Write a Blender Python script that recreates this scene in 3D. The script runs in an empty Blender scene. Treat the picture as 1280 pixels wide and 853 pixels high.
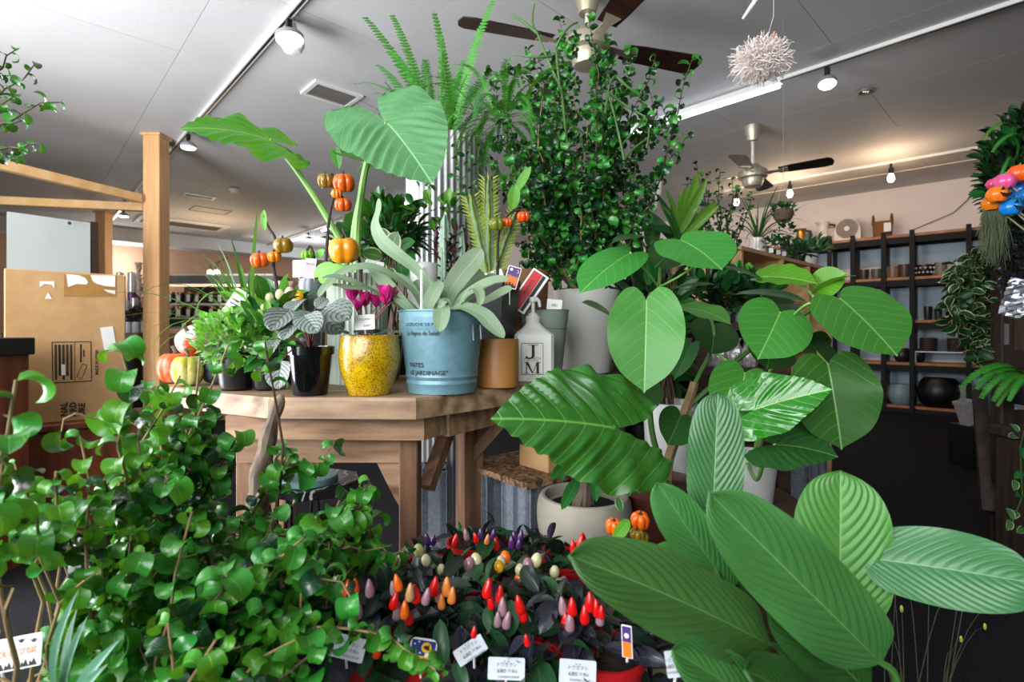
import bpy, bmesh, math, random
import numpy as np
from mathutils import Vector as V, Matrix, Euler
random.seed(7); np.random.seed(7)
S = bpy.context.scene
COL = S.collection
R = math.radians
PI = math.pi
# ------------------------------------------------------------------ camera, world, added daylight lamps, exposure
F, CX, CY, H = 650.0, 640.0, 413.0, 0.95        # focal length in px (1280x853 frame), horizon, eye height
cam = bpy.data.cameras.new('camera'); camo = bpy.data.objects.new('camera', cam); COL.objects.link(camo)
cam.sensor_width = 36; cam.lens = F/1280*36; cam.shift_y = -(426.5-CY)/1280
camo.location = (0, 0, H); camo.rotation_euler = (R(90), 0, 0)
cam.clip_start = .02; cam.dof.use_dof = True; cam.dof.focus_distance = 1.2; cam.dof.aperture_fstop = 5.6
S.camera = camo
w = bpy.data.worlds.new('world'); S.world = w; w.use_nodes = True
w.node_tree.nodes['Background'].inputs[0].default_value = (.80, .88, 1, 1)
w.node_tree.nodes['Background'].inputs[1].default_value = .2
S.view_settings.view_transform = 'Standard'; S.view_settings.look = 'None'
S.view_settings.exposure = 0.0; S.view_settings.gamma = 1
def area(name, loc, target, sx, sy, power, col=(1, 1, 1), spread=180):
    l = bpy.data.lights.new(name, 'AREA'); l.shape = 'RECTANGLE'; l.size = sx; l.size_y = sy
    l.energy = power; l.color = col; l.spread = R(spread)
    o = bpy.data.objects.new(name, l); COL.objects.link(o); o.location = loc
    o.rotation_euler = (V(target)-V(loc)).to_track_quat('-Z', 'Z').to_euler()
    return o
# added area lamps for assumed daylight, left and behind the camera; no windows built
area('assumed_daylight_lamp', (-3.3, .7, 1.55), (-1.2, 1.9, 2.7), 3.6, 1.9, 330, (.97, .985, 1))  # added lamp inside the room, aimed up to brighten the ceiling
area('assumed_daylight_lamp', (-1.3, -1.6, 1.75), (.25, 2.0, .75), 3.6, 1.7, 72, (.97, .985, 1), 105)  # added unseen lamp behind the camera, lights the leaves from the front
# ------------------------------------------------------------------ mapping of picture points
def P(px, py, Y): return V(((px-CX)/F*Y, Y, H-(py-CY)/F*Y))
def onz(px, py, z): return P(px, py, F*(H-z)/(py-CY))
ZT = .81                                          # table top
ZC = 2.69                                         # ceiling
def T(px, py): return onz(px, py, ZT)
def C(px, py, z=ZC): return onz(px, py, z)
D1 = V((-.69, .724, 0)).normalized(); D2 = V((.724, .69, 0)).normalized()
ANG = math.atan2(D2.y, D2.x)
# ------------------------------------------------------------------ mesh builder
class MB:
    def __init__(s): s.v = []; s.f = []; s.mi = []
    def add(s, vs, fs, m=0):
        n = len(s.v); s.v += [tuple(a) for a in vs]; s.f += [tuple(n+i for i in f) for f in fs]; s.mi += [m]*len(fs); return s
    def box(s, c, d, rz=0, M=None, bev=0, m=0):
        c = V(c); h = V(d)/2
        if bev:
            b = min(bev, min(h)*.9); vs = []; 
            bm = bmesh.new(); bmesh.ops.create_cube(bm, size=1)
            for q in bm.verts: q.co = V((q.co.x*d[0], q.co.y*d[1], q.co.z*d[2]))
            bmesh.ops.bevel(bm, geom=list(bm.edges), offset=b, segments=1, affect='EDGES', profile=.5)
            bm.verts.ensure_lookup_table(); vs = [q.co.copy() for q in bm.verts]
            fs = [[q.index for q in f.verts] for f in bm.faces]; bm.free()
        else:
            vs = [V((x*h.x, y*h.y, z*h.z)) for x in (-1, 1) for y in (-1, 1) for z in (-1, 1)]
            fs = [(0, 1, 3, 2), (4, 6, 7, 5), (0, 4, 5, 1), (2, 3, 7, 6), (0, 2, 6, 4), (1, 5, 7, 3)]
        A = M if M is not None else Matrix.Rotation(rz, 4, 'Z')
        return s.add([c + A.to_3x3() @ q for q in vs], fs, m)
    def bar(s, a, b, wd, ht, up=(0, 0, 1), bev=0):
        a = V(a); b = V(b); y = (b-a); L = y.length; y.normalize(); z = V(up) - y*V(up).dot(y)
        if z.length < 1e-4: z = V((1, 0, 0)) - y*y.x
        z.normalize(); x = y.cross(z); M = Matrix((x, y, z)).transposed()
        return s.box((a+b)/2, (wd, L, ht), M=M.to_4x4(), bev=bev)
    def tube(s, pts, r, n=6, cap=True):
        pts = [V(p) for p in pts]; k = len(pts)
        rr = [r]*k if not hasattr(r, '__len__') else [float(q) for q in np.interp(np.linspace(0, 1, k), np.linspace(0, 1, len(r)), r)]
        t0 = (pts[1]-pts[0]).normalized(); u = t0.orthogonal().normalized(); vs = []; fs = []
        for i, p in enumerate(pts):
            t = (pts[min(i+1, k-1)]-pts[max(i-1, 0)])
            if t.length < 1e-9: t = t0
            t.normalize(); u = u - t*u.dot(t)
            if u.length < 1e-6: u = t.orthogonal()
            u.normalize(); q = t.cross(u)
            for j in range(n):
                a = 2*PI*j/n; vs.append(p + (u*math.cos(a)+q*math.sin(a))*rr[i])
        for i in range(k-1):
            for j in range(n): fs.append((i*n+j, i*n+(j+1) % n, (i+1)*n+(j+1) % n, (i+1)*n+j))
        if cap: fs += [tuple(range(n-1, -1, -1)), tuple((k-1)*n+j for j in range(n))]
        return s.add(vs, fs)
    def lathe(s, c, prof, n=32, fr=None, m=0, M=None):
        c = V(c); vs = []; fs = []; k = len(prof)
        for r, z in prof:
            for j in range(n):
                a = 2*PI*j/n; g = fr(a, z) if fr else 1
                q = V((r*g*math.cos(a), r*g*math.sin(a), z)); vs.append(c + (M @ q if M else q))
        for i in range(k-1):
            for j in range(n): fs.append((i*n+j, i*n+(j+1) % n, (i+1)*n+(j+1) % n, (i+1)*n+j))
        if prof[0][0] > 1e-5: fs.append(tuple(range(n-1, -1, -1)))
        if prof[-1][0] > 1e-5: fs.append(tuple((k-1)*n+j for j in range(n)))
        return s.add(vs, fs, m)
    def prism(s, out, z0, z1):
        n = len(out)
        return s.add([(x, y, z0) for x, y in out]+[(x, y, z1) for x, y in out],
              [tuple(range(n-1, -1, -1)), tuple(range(n, 2*n))]+[(i, (i+1) % n, n+(i+1) % n, n+i) for i in range(n)])
    def plate(s, out, th, M):                      # 2-D outline thickened along local z, placed by M
        n = len(out)
        return s.add([M @ V((x, y, 0)) for x, y in out]+[M @ V((x, y, th)) for x, y in out],
              [tuple(range(n-1, -1, -1)), tuple(range(n, 2*n))]+[(i, (i+1) % n, n+(i+1) % n, n+i) for i in range(n)])
    def blob(s, c, r, n=10, k=7, fr=None, M=None):
        prof = [(math.sin(PI*i/k), -math.cos(PI*i/k)) for i in range(k+1)]
        rx = r if hasattr(r, '__len__') else (r, r, r); c = V(c); vs = []; fs = []
        for i in range(k+1):
            for j in range(n):
                a = 2*PI*j/n; g = fr(a, prof[i][1]) if fr else 1
                q = V((rx[0]*prof[i][0]*math.cos(a)*g, rx[1]*prof[i][0]*math.sin(a)*g, rx[2]*prof[i][1])); vs.append(c + (M @ q if M else q))
        for i in range(k):
            for j in range(n): fs.append((i*n+j, i*n+(j+1) % n, (i+1)*n+(j+1) % n, (i+1)*n+j))
        return s.add(vs, fs)
BASE = {}
def link(name, me, mat=None, parent=None):
    o = bpy.data.objects.new(name, me); COL.objects.link(o)
    if mat is not None:
        for m in (mat if isinstance(mat, (list, tuple)) else [mat]):
            if len(me.materials) == 0 or isinstance(mat, (list, tuple)): me.materials.append(m)
    if parent is not None: o.parent = parent
    return o
def obj(name, mb, mat, parent=None, smooth=False, label=None, org=None, angle=35):
    """links the builder as ONE mesh; parts are stored relative to their thing's base"""
    b = BASE.get(parent, V((0, 0, 0))) if parent is not None else (V(org) if org is not None else V((0, 0, 0)))
    me = bpy.data.meshes.new(name)
    me.from_pydata([(x-b.x, y-b.y, z-b.z) for x, y, z in mb.v], [], mb.f)
    bm = bmesh.new(); bm.from_mesh(me); bmesh.ops.recalc_face_normals(bm, faces=bm.faces)
    if smooth:
        ca = R(angle)
        for f in bm.faces: f.smooth = True
        for e in bm.edges:
            if len(e.link_faces) == 2 and e.calc_face_angle(0) > ca: e.smooth = False
    bm.to_mesh(me); bm.free()
    if isinstance(mat, (list, tuple)): me.polygons.foreach_set('material_index', mb.mi)
    o = link(name, me, mat, parent); BASE[o] = b
    if parent is None: o.location = b
    if label: o['label'] = label
    return o
def thing(name, label, cat, loc, group=None):
    o = bpy.data.objects.new(name, None); COL.objects.link(o); o.location = loc; o.empty_display_size = .05
    o['label'] = label; o['category'] = cat; BASE[o] = V(loc)
    if group: o['group'] = group
    return o
def tag(o, label, cat, group=None):
    o['label'] = label; o['category'] = cat
    if group: o['group'] = group
    return o
def struct(name, mb, mat, parent=None, **k):
    o = obj(name, mb, mat, parent, **k)
    if parent is None: o['kind'] = 'structure'
    return o
def inst(name, me, M, parent):
    o = bpy.data.objects.new(name, me); COL.objects.link(o); o.parent = parent
    o.matrix_local = Matrix.Translation(-BASE[parent]) @ M
    return o
def copy_tree(src, loc, label=None):
    r = src.copy(); COL.objects.link(r); r.location = loc; BASE[r] = V(loc)
    if label: r['label'] = label
    for ch in list(src.children):
        c = ch.copy(); COL.objects.link(c); c.parent = r
        for g in list(ch.children):
            d = g.copy(); COL.objects.link(d); d.parent = c
    return r
# ------------------------------------------------------------------ materials
MATS = {}
def srgb(h):
    if isinstance(h, str):
        c = [int(h[i:i+2], 16)/255 for i in (0, 2, 4)]
        return tuple(x/12.92 if x <= .04045 else ((x+.055)/1.055)**2.4 for x in c)+(1,)
    return tuple(h)+(1,)
class NT:
    def __init__(s, name):
        s.m = bpy.data.materials.new(name); s.m.use_nodes = True; s.t = s.m.node_tree; s.n = s.t.nodes
        s.b = s.n['Principled BSDF']; s.out = s.n['Material Output']
    def new(s, ty, **k):
        n = s.n.new(ty)
        for a, v in k.items():
            if a.startswith('i_'):
                key = a[2:]; n.inputs[int(key) if key.isdigit() else key].default_value = v
            else: setattr(n, a, v)
        return n
    def l(s, a, b): s.t.links.new(a, b)
    def math(s, op, a, b=None, c=None):
        n = s.n.new('ShaderNodeMath'); n.operation = op
        for i, x in enumerate((a, b, c)):
            if x is None: continue
            if isinstance(x, (int, float)): n.inputs[i].default_value = x
            else: s.l(x, n.inputs[i])
        return n.outputs[0]
    def mix(s, fac, a, b, mode='MIX'):
        n = s.n.new('ShaderNodeMix'); n.data_type = 'RGBA'; n.blend_type = mode
        for i, x in ((0, fac), (6, a), (7, b)):
            if isinstance(x, (int, float)): n.inputs[i].default_value = x
            elif isinstance(x, tuple): n.inputs[i].default_value = x
            else: s.l(x, n.inputs[i])
        return n.outputs[2]
    def ramp(s, fac, stops):
        n = s.n.new('ShaderNodeValToRGB'); e = n.color_ramp.elements
        while len(e) < len(stops): e.new(.5)
        for q, (p, c) in zip(e, stops): q.position = p; q.color = c
        s.l(fac, n.inputs[0]); return n.outputs[0]
    def coord(s, which='Object', scale=(1, 1, 1), rot=(0, 0, 0)):
        t = s.n.new('ShaderNodeTexCoord'); mp = s.n.new('ShaderNodeMapping'); s.l(t.outputs[which], mp.inputs[0])
        mp.inputs['Scale'].default_value = scale; mp.inputs['Rotation'].default_value = rot; return mp.outputs[0]
    def noise(s, vec, scale, detail=3, rough=.5):
        n = s.new('ShaderNodeTexNoise'); n.inputs['Scale'].default_value = scale; n.inputs['Detail'].default_value = detail
        n.inputs['Roughness'].default_value = rough; s.l(vec, n.inputs['Vector']); return n.outputs[0]
    def bump(s, h, strength=.3, dist=.01):
        b = s.n.new('ShaderNodeBump'); b.inputs['Strength'].default_value = strength; b.inputs['Distance'].default_value = dist
        s.l(h, b.inputs['Height']); s.l(b.outputs[0], s.b.inputs['Normal'])
def plain(name, col, rough=.5, metal=0, var=.12, nscale=18, bump=0, spec=.5, coat=0, emit=0, bscale=None, trans=0):
    if name in MATS: return MATS[name]
    t = NT(name); c = srgb(col); vec = t.coord('Object')
    if var:
        n = t.noise(vec, nscale)
        t.l(t.ramp(n, [(.3, tuple(max(0, x*(1-var)) for x in c[:3])+(1,)), (.7, tuple(min(1, x*(1+var)) for x in c[:3])+(1,))]), t.b.inputs['Base Color'])
    else: t.b.inputs['Base Color'].default_value = c
    t.b.inputs['Roughness'].default_value = rough; t.b.inputs['Metallic'].default_value = metal
    t.b.inputs['Specular IOR Level'].default_value = spec; t.b.inputs['Coat Weight'].default_value = coat
    if trans: t.b.inputs['Transmission Weight'].default_value = trans
    if bump: t.bump(t.noise(vec, bscale or nscale*6, 4), bump, .004)
    if emit: t.b.inputs['Emission Color'].default_value = c; t.b.inputs['Emission Strength'].default_value = emit
    MATS[name] = t.m; return t.m
def wood(name, c1, c2, scale=6, stretch=(1, 12, 12), rough=.6, bump=.15, rot=(0, 0, 0), knots=0):
    if name in MATS: return MATS[name]
    t = NT(name); vec = t.coord('Object', stretch, rot)
    n1 = t.noise(vec, scale, 5, .6); wv = t.new('ShaderNodeTexWave', bands_direction='Y'); t.l(vec, wv.inputs[0])
    wv.inputs['Scale'].default_value = scale*.2; wv.inputs['Distortion'].default_value = 9; wv.inputs['Detail'].default_value = 4; wv.inputs['Detail Scale'].default_value = 1.5
    f = t.mix(.22, n1, wv.outputs[0])
    colr = t.ramp(f, [(.25, srgb(c1)), (.75, srgb(c2))])
    big = t.noise(t.coord('Object'), 5, 3)
    colr = t.mix(t.math('MULTIPLY', big, .5), colr, srgb(c1), 'MULTIPLY') if knots else colr
    t.l(colr, t.b.inputs['Base Color']); t.b.inputs['Roughness'].default_value = rough
    t.bump(f, bump, .003); MATS[name] = t.m; return t.m
def leafmat(name, col, vein=None, n=9, slope=.35, vw=.09, vs=.5, rough=.38, trans=.18, dark=.55, edge=None, mott=.25, spec=.5, mid=.05, tcol=None):
    """leaf blade: midrib and side veins drawn from the leaf's own UV (u across, v along)"""
    if name in MATS: return MATS[name]
    t = NT(name); c = srgb(col); vn = srgb(vein) if vein else tuple(min(1, x*1.9+.02) for x in c[:3])+(1,)
    uv = t.new('ShaderNodeTexCoord'); sp = t.new('ShaderNodeSeparateXYZ'); t.l(uv.outputs['UV'], sp.inputs[0])
    a = t.math('ABSOLUTE', t.math('MULTIPLY_ADD', sp.outputs[0], 2, -1)); v = sp.outputs[1]
    ph = t.math('MULTIPLY', t.math('SUBTRACT', v, t.math('MULTIPLY', t.math('POWER', a, 1.25), slope)), n)
    tri = t.math('ABSOLUTE', t.math('SUBTRACT', t.math('FRACT', ph), .5))
    side = t.math('MULTIPLY', t.math('SMOOTH_MIN', t.math('DIVIDE', tri, vw), 1, .2), 1)
    side = t.math('SUBTRACT', 1, t.math('MINIMUM', side, 1))
    md = t.math('SUBTRACT', 1, t.math('MINIMUM', t.math('DIVIDE', a, mid), 1))
    oi = t.new('ShaderNodeObjectInfo'); no = t.noise(t.coord('Object'), 14, 3)
    hsv = t.new('ShaderNodeHueSaturation'); hsv.inputs['Color'].default_value = c
    t.l(t.math('MULTIPLY_ADD', oi.outputs['Random'], .03, .485), hsv.inputs['Hue'])
    t.l(t.math('MULTIPLY_ADD', oi.outputs['Random'], .5, .75), hsv.inputs['Value'])
    colr = t.mix(t.math('MULTIPLY', no, mott*2), hsv.outputs[0], tuple(x*dark for x in c[:3])+(1,))
    if edge is not None:
        e = t.math('GREATER_THAN', t.math('ADD', a, t.math('MULTIPLY', t.noise(t.coord('UV'), 5, 2), .35)), .97)
        colr = t.mix(e, colr, srgb(edge))
    colr = t.mix(t.math('MULTIPLY', side, vs), colr, vn)
    colr = t.mix(t.math('MULTIPLY', md, .85), colr, vn)
    t.l(colr, t.b.inputs['Base Color']); t.b.inputs['Roughness'].default_value = rough; t.b.inputs['Specular IOR Level'].default_value = spec
    h = t.math('SUBTRACT', 0, t.math('MAXIMUM', side, md)); t.bump(h, .25, .002)
    if trans:
        tr = t.new('ShaderNodeBsdfTranslucent'); ms = t.new('ShaderNodeMixShader'); ms.inputs[0].default_value = trans
        t.l(t.mix(.5, colr, srgb(tcol or '8fc31c')), tr.inputs[0]); t.l(t.b.outputs[0], ms.inputs[1]); t.l(tr.outputs[0], ms.inputs[2]); t.l(ms.outputs[0], t.out.inputs[0])
    MATS[name] = t.m; return t.m
def glass(name='clear_glass', col='ffffff', rough=.03):
    if name in MATS: return MATS[name]
    t = NT(name); t.b.inputs['Base Color'].default_value = srgb(col); t.b.inputs['Transmission Weight'].default_value = 1
    t.b.inputs['Roughness'].default_value = rough; t.b.inputs['IOR'].default_value = 1.4; MATS[name] = t.m; return t.m
# ------------------------------------------------------------------ leaves
def smooth_pts(pts, per=6):
    out = []; n = len(pts)
    for i in range(n-1):
        p0 = pts[max(i-1, 0)]; p1 = pts[i]; p2 = pts[i+1]; p3 = pts[min(i+2, n-1)]
        for k in range(per):
            t = k/per
            out.append(tuple(.5*((2*p1[j])+(-p0[j]+p2[j])*t+(2*p0[j]-5*p1[j]+4*p2[j]-p3[j])*t*t+(-p0[j]+3*p1[j]-3*p2[j]+p3[j])*t**3) for j in range(len(p1))))
    out.append(tuple(pts[-1])); return out
SHAPES = {   # half width along the length (base 0 .. tip 1)
 'lance': [(0, .05), (.06, .42), (.18, .78), (.4, 1), (.62, .95), (.8, .72), (.93, .36), (1, .0)],
 'oval': [(0, .04), (.05, .4), (.2, .8), (.45, 1), (.7, .88), (.88, .52), (1, .02)],
 'paddle': [(0, .05), (.04, .46), (.14, .82), (.35, 1), (.65, .99), (.85, .78), (.95, .45), (1, .0)],
 'strap': [(0, .5), (.2, .62), (.5, 1), (.75, .95), (.92, .55), (1, .02)],
 'blade': [(0, .8), (.3, 1), (.7, .75), (1, .02)],
 'round': [(0, .08), (.06, .55), (.22, .9), (.45, 1), (.7, .86), (.9, .5), (1, .05)],
 'drop': [(0, .08), (.08, .7), (.25, 1), (.5, .82), (.78, .4), (1, .0)],
}
CORD = {     # half outline of leaves with back lobes around the stalk point (0,0): x, y
 'umbellata': [(0, -.01), (.1, -.10), (.26, -.16), (.48, -.10), (.68, .1), (.75, .34), (.68, .58), (.48, .78), (.22, .9), (.06, .96), (0, 1)],
 'alocasia': [(0, -.02), (.05, -.16), (.18, -.38), (.36, -.46), (.55, -.33), (.67, -.06), (.68, .2), (.56, .46), (.36, .7), (.16, .88), (0, 1)],
 'shield': [(0, -.3), (.2, -.36), (.42, -.28), (.6, -.04), (.62, .2), (.5, .48), (.3, .74), (.1, .92), (0, 1)],
 'odora': [(0, -.03), (.06, -.2), (.24, -.37), (.46, -.32), (.62, -.08), (.68, .2), (.6, .45), (.42, .68), (.2, .86), (.06, .95), (0, 1)],
}
def bendmap(X, Y, Z, curve, p=1.0):
    """bends the flat leaf along its length: total angle 'curve' (down) over y 0..1"""
    if abs(curve) < 1e-4: return X, Y, Z
    ts = np.linspace(-.6, 1.2, 181); ph = curve*np.sign(ts)*np.abs(ts)**p; ph[ts < 0] *= .4
    d = ts[1]-ts[0]; cy = np.cumsum(np.cos(ph))*d; cz = np.cumsum(-np.sin(ph))*d
    i0 = np.argmin(np.abs(ts)); cy -= cy[i0]; cz -= cz[i0]
    f = np.interp(Y, ts, ph)
    return X, np.interp(Y, ts, cy)+Z*np.sin(f), np.interp(Y, ts, cz)+Z*np.cos(f)
def leafmesh(shape, hw=.3, curve=0., fold=0., cup=0., pleat=(0, 0, .35), wave=(0, 3), nx=4, ny=8, p=1., norm=True, seed=0, twist=0, edge_droop=0., name='leaf', th=0.):
    rg = random.Random(seed); phs = rg.random()*6.28
    if shape in SHAPES:
        pr = smooth_pts(SHAPES[shape], 6); vv = [a for a, b in pr]; ww = [max(0, b) for a, b in pr]
        vs = np.linspace(0, 1, ny+1); ts = np.linspace(-1, 1, nx*2+1)
        Vg, Tg = np.meshgrid(vs, ts, indexing='ij'); Wd = np.interp(Vg, vv, ww)*hw
        X = Tg*Wd; Y = Vg.copy(); A = np.abs(Tg); U = Tg
        cols = nx*2+1
        faces = [(i*cols+j, i*cols+j+1, (i+1)*cols+j+1, (i+1)*cols+j) for i in range(ny) for j in range(cols-1)]
        X, Y, A, U, Vv = X.ravel(), Y.ravel(), A.ravel(), U.ravel(), Vg.ravel()
    else:
        half = smooth_pts(CORD[shape], max(2, ny//3)); k = hw/max(q[0] for q in CORD[shape])
        out = [(x*k, y) for x, y in half]+[(-x*k, y) for x, y in half[-2:0:-1]]
        n = len(out); rings = nx+2; X = [0.]; Y = [0.]
        for r in range(1, rings+1):
            f = (r/rings)**.85
            for x, y in out: X.append(x*f); Y.append(y*f)
        X = np.array(X); Y = np.array(Y); U = X/hw; A = np.abs(U); Vv = Y.copy()
        faces = [(0, 1+j, 1+(j+1) % n) for j in range(n)]
        for r in range(rings-1):
            for j in range(n): faces.append((1+r*n+j, 1+(r+1)*n+j, 1+(r+1)*n+(j+1) % n, 1+r*n+(j+1) % n))
    Z = np.abs(X)*math.tan(fold) + cup*X*X/hw - edge_droop*np.clip(A-.45, 0, 1)**2*hw
    if pleat[0]: Z = Z + pleat[1]*(.5+.5*np.cos(2*PI*pleat[0]*(Vv-pleat[2]*A**1.25)))*np.minimum(1, A*3)*np.clip((1.0-A)*3, 0, 1)
    if wave[0]: Z = Z + wave[0]*np.sin(wave[1]*2*PI*Vv+phs+np.sign(X)*1.3)*A*A
    if twist:
        a = twist*Vv; X, Z = X*np.cos(a)-Z*np.sin(a), X*np.sin(a)+Z*np.cos(a)
    X, Y, Z = bendmap(X, Y, Z, curve, p)
    if norm:                                       # base at the origin, tip on (0,1,0)
        _, ty, tz = bendmap(np.array([0.]), np.array([1.]), np.array([0.]), curve, p)
        L = math.hypot(ty[0], tz[0]); a = math.atan2(tz[0], ty[0]); ca, sa = math.cos(a), math.sin(a)
        Y, Z = (Y*ca+Z*sa)/L, (-Y*sa+Z*ca)/L
    verts = np.stack([X, Y, Z], 1)
    me = bpy.data.meshes.new(name); me.from_pydata(verts.tolist(), [], faces)
    uvl = me.uv_layers.new(name='UVMap'); li = np.zeros(len(me.loops), dtype=np.int32); me.loops.foreach_get('vertex_index', li)
    uvs = np.stack([U*.5+.5, Vv], 1)[li]; uvl.data.foreach_set('uv', uvs.ravel())
    me.polygons.foreach_set('use_smooth', [True]*len(me.polygons))
    return me
def frame(B, y, zh):
    y = V(y).normalized(); z = V(zh) - y*V(zh).dot(y)
    if z.length < 1e-4: z = y.orthogonal()
    z.normalize(); x = y.cross(z)
    M = Matrix((x, y, z)).transposed().to_4x4(); M.translation = V(B); return M
def big(root, mat, shape, b, t, wpx, nrm=(0, -.7, .7), name='leaf', **k):
    """one large leaf from stalk point b to tip t (picture x, y and depth), wpx = full width in px"""
    B = P(*b) if not isinstance(b, V) else b; Tt = P(*t) if not isinstance(t, V) else t
    L = (Tt-B).length; wd = wpx/F*(B.y+Tt.y)/2
    k.setdefault('nx', 6); k.setdefault('ny', 26)
    me = leafmesh(shape, hw=wd/2/L, seed=int(wpx*7+b[0]), **k); me.materials.append(mat)
    return inst(name, me, frame(B, Tt-B, nrm) @ Matrix.Scale(L, 4), root)
def arr(me):
    v = np.zeros(len(me.vertices)*3); me.vertices.foreach_get('co', v); v = v.reshape(-1, 3)
    f = [tuple(p.vertices) for p in me.polygons]
    uv = np.zeros(len(me.loops)*2); me.uv_layers[0].data.foreach_get('uv', uv)
    return v, f, uv
def scatter(root, meshes, mats, Ms, name='leaf', cap=300, seed=0):
    """every leaf that shows largest is an object of its own (at most cap), the rest one 'stuff' part"""
    rg = random.Random(seed); items = []
    eye = V((0, 0, H))
    for M in Ms:
        i = rg.randrange(len(meshes)); s = M.to_scale()[1]; items.append((s/max(.1, (M.translation-eye).length), i, M))
    items.sort(key=lambda q: -q[0])
    keyed = {}
    def mesh_for(i, m):
        if (i, m) not in keyed:
            me = meshes[i]
            if len(me.materials): me = me.copy(); me.materials.clear()
            me.materials.append(mats[m]); keyed[(i, m)] = me
        return keyed[(i, m)]
    for s, i, M in items[:cap]: inst(name, mesh_for(i, rg.randrange(len(mats))), M, root)
    rest = items[cap:]
    if rest:
        vs = []; fs = []; uvs = []; mi = []; n = 0; b = BASE[root]; cache = {}
        for s, i, M in rest:
            if i not in cache: cache[i] = arr(meshes[i])
            v, f, uv = cache[i]; A = np.array(M); vs.append(v @ A[:3, :3].T + A[:3, 3] - np.array(b))
            fs += [tuple(a+n for a in q) for q in f]; uvs.append(uv); mi += [rg.randrange(len(mats))]*len(f); n += len(v)
        me = bpy.data.meshes.new('foliage'); me.from_pydata(np.concatenate(vs).tolist(), [], fs)
        u = me.uv_layers.new(name='UVMap'); u.data.foreach_set('uv', np.concatenate(uvs))
        for m in mats: me.materials.append(m)
        me.polygons.foreach_set('material_index', mi); me.polygons.foreach_set('use_smooth', [True]*len(fs))
        o = bpy.data.objects.new('foliage', me); COL.objects.link(o); o.parent = root; o['kind'] = 'stuff'
def rv(rg, s=1.): return V((rg.uniform(-s, s), rg.uniform(-s, s), rg.uniform(-s, s)))
def curve3(a, b, bow=(0, 0, 0), n=8, rg=None, jit=0.):
    a = V(a); b = V(b); bow = V(bow); out = []
    for i in range(n+1):
        t = i/n; q = a.lerp(b, t) + bow*(4*t*(1-t))
        if rg and 0 < i < n: q += rv(rg, jit)
        out.append(q)
    return out
def path_at(pts, t):
    x = t*(len(pts)-1); i = min(int(x), len(pts)-2); f = x-i
    return pts[i].lerp(pts[i+1], f), (pts[i+1]-pts[i]).normalized()
def along(pts, ds, size, rg, f0=.1, f1=1., up=.3, fwd=.5, out=1., jit=.35, whorl=1, nz=(0, 0, 1), taper=.25):
    """leaf matrices set around a stem"""
    L = sum((pts[i+1]-pts[i]).length for i in range(len(pts)-1)); n = max(1, int(L*(f1-f0)/ds)); Ms = []; ang = rg.random()*6
    for i in range(n+1):
        t = f0+(f1-f0)*i/n; q, d = path_at(pts, min(t, .999)); ang += 2.4
        for wv in range(whorl):
            a = ang+wv*2*PI/whorl; u = d.orthogonal().normalized(); v = d.cross(u); o = u*math.cos(a)+v*math.sin(a)
            y = (o*out+d*fwd+V((0, 0, up))+rv(rg, jit)).normalized()
            z = (V(nz)+d*.6+rv(rg, jit*1.2))
            s = size*rg.uniform(.7, 1.2)*(1-taper*t)
            Ms.append(frame(q+o*.001, y, z) @ Matrix.Scale(s, 4))
    return Ms
def text_mesh(s, size, ext=0., align='CENTER', bold=0.):
    cu = bpy.data.curves.new('lettering', 'FONT'); cu.body = s; cu.size = size; cu.extrude = ext; cu.align_x = align; cu.align_y = 'CENTER'; cu.resolution_u = 2; cu.offset = bold
    o = bpy.data.objects.new('lettering', cu); COL.objects.link(o); bpy.context.view_layer.update()
    me = bpy.data.meshes.new_from_object(o.evaluated_get(bpy.context.evaluated_depsgraph_get())); bpy.data.objects.remove(o); bpy.data.curves.remove(cu)
    return me
def lettering(parent, s, size, M, mat, name='lettering', wrap=None, fit=None, bold=0.):
    """flat print: M places the text plane; wrap=(centre, radius function of z, angle0) rolls it around a pot"""
    me = text_mesh(s, size, bold=bold)
    if fit:
        xs = [v.co.x for v in me.vertices]
        if xs:
            k = fit/(max(xs)-min(xs))
            for v in me.vertices: v.co.x *= k
    me.materials.clear(); me.materials.append(mat)
    if wrap:
        c, rf, a0, z0 = wrap
        bm = bmesh.new(); bm.from_mesh(me); bmesh.ops.triangulate(bm, faces=bm.faces); bm.to_mesh(me); bm.free()
        for v in me.vertices:
            z = z0+v.co.y; r = rf(z)+.0012; a = a0+v.co.x/r; v.co = V((c[0]+r*math.cos(a), c[1]+r*math.sin(a), z))-BASE[parent]
        o = link(name, me, None, parent); return o
    return inst(name, me, M, parent)
def facing(c, n=(0, -1, 0), roll=0.):
    """matrix with local z = n, local y up, at c"""
    n = V(n).normalized(); up = V((0, 0, 1)); x = up.cross(n).normalized(); y = n.cross(x)
    M = Matrix((x, y, n)).transposed().to_4x4(); M.translation = V(c); return M @ Matrix.Rotation(roll, 4, 'Z')
def rrect(w, h, r=.1, n=3):
    r = min(w, h)*r; o = []
    for cx, cy, a0 in ((w/2-r, h/2-r, 0), (-w/2+r, h/2-r, 90), (-w/2+r, -h/2+r, 180), (w/2-r, -h/2+r, 270)):
        for i in range(n+1): a = R(a0+90*i/n); o.append((cx+r*math.cos(a), cy+r*math.sin(a)))
    return o
def pot_prof(rb, rt, h, th=.006, lip=0., foot=0.):
    p = [(rb-.004, 0), (rb, .004)]
    if lip: p += [(rb+(rt-rb)*(1-.12), h*(1-.12)), (rt+lip, h*(1-.11)), (rt+lip, h)]
    else: p += [(rb+(rt-rb)*.5, h*.5), (rt, h-.003), (rt-.001, h)]
    return p+[(rt-th, h), (rt-th-.003, h*.86), (.001, h*.86)]
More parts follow.
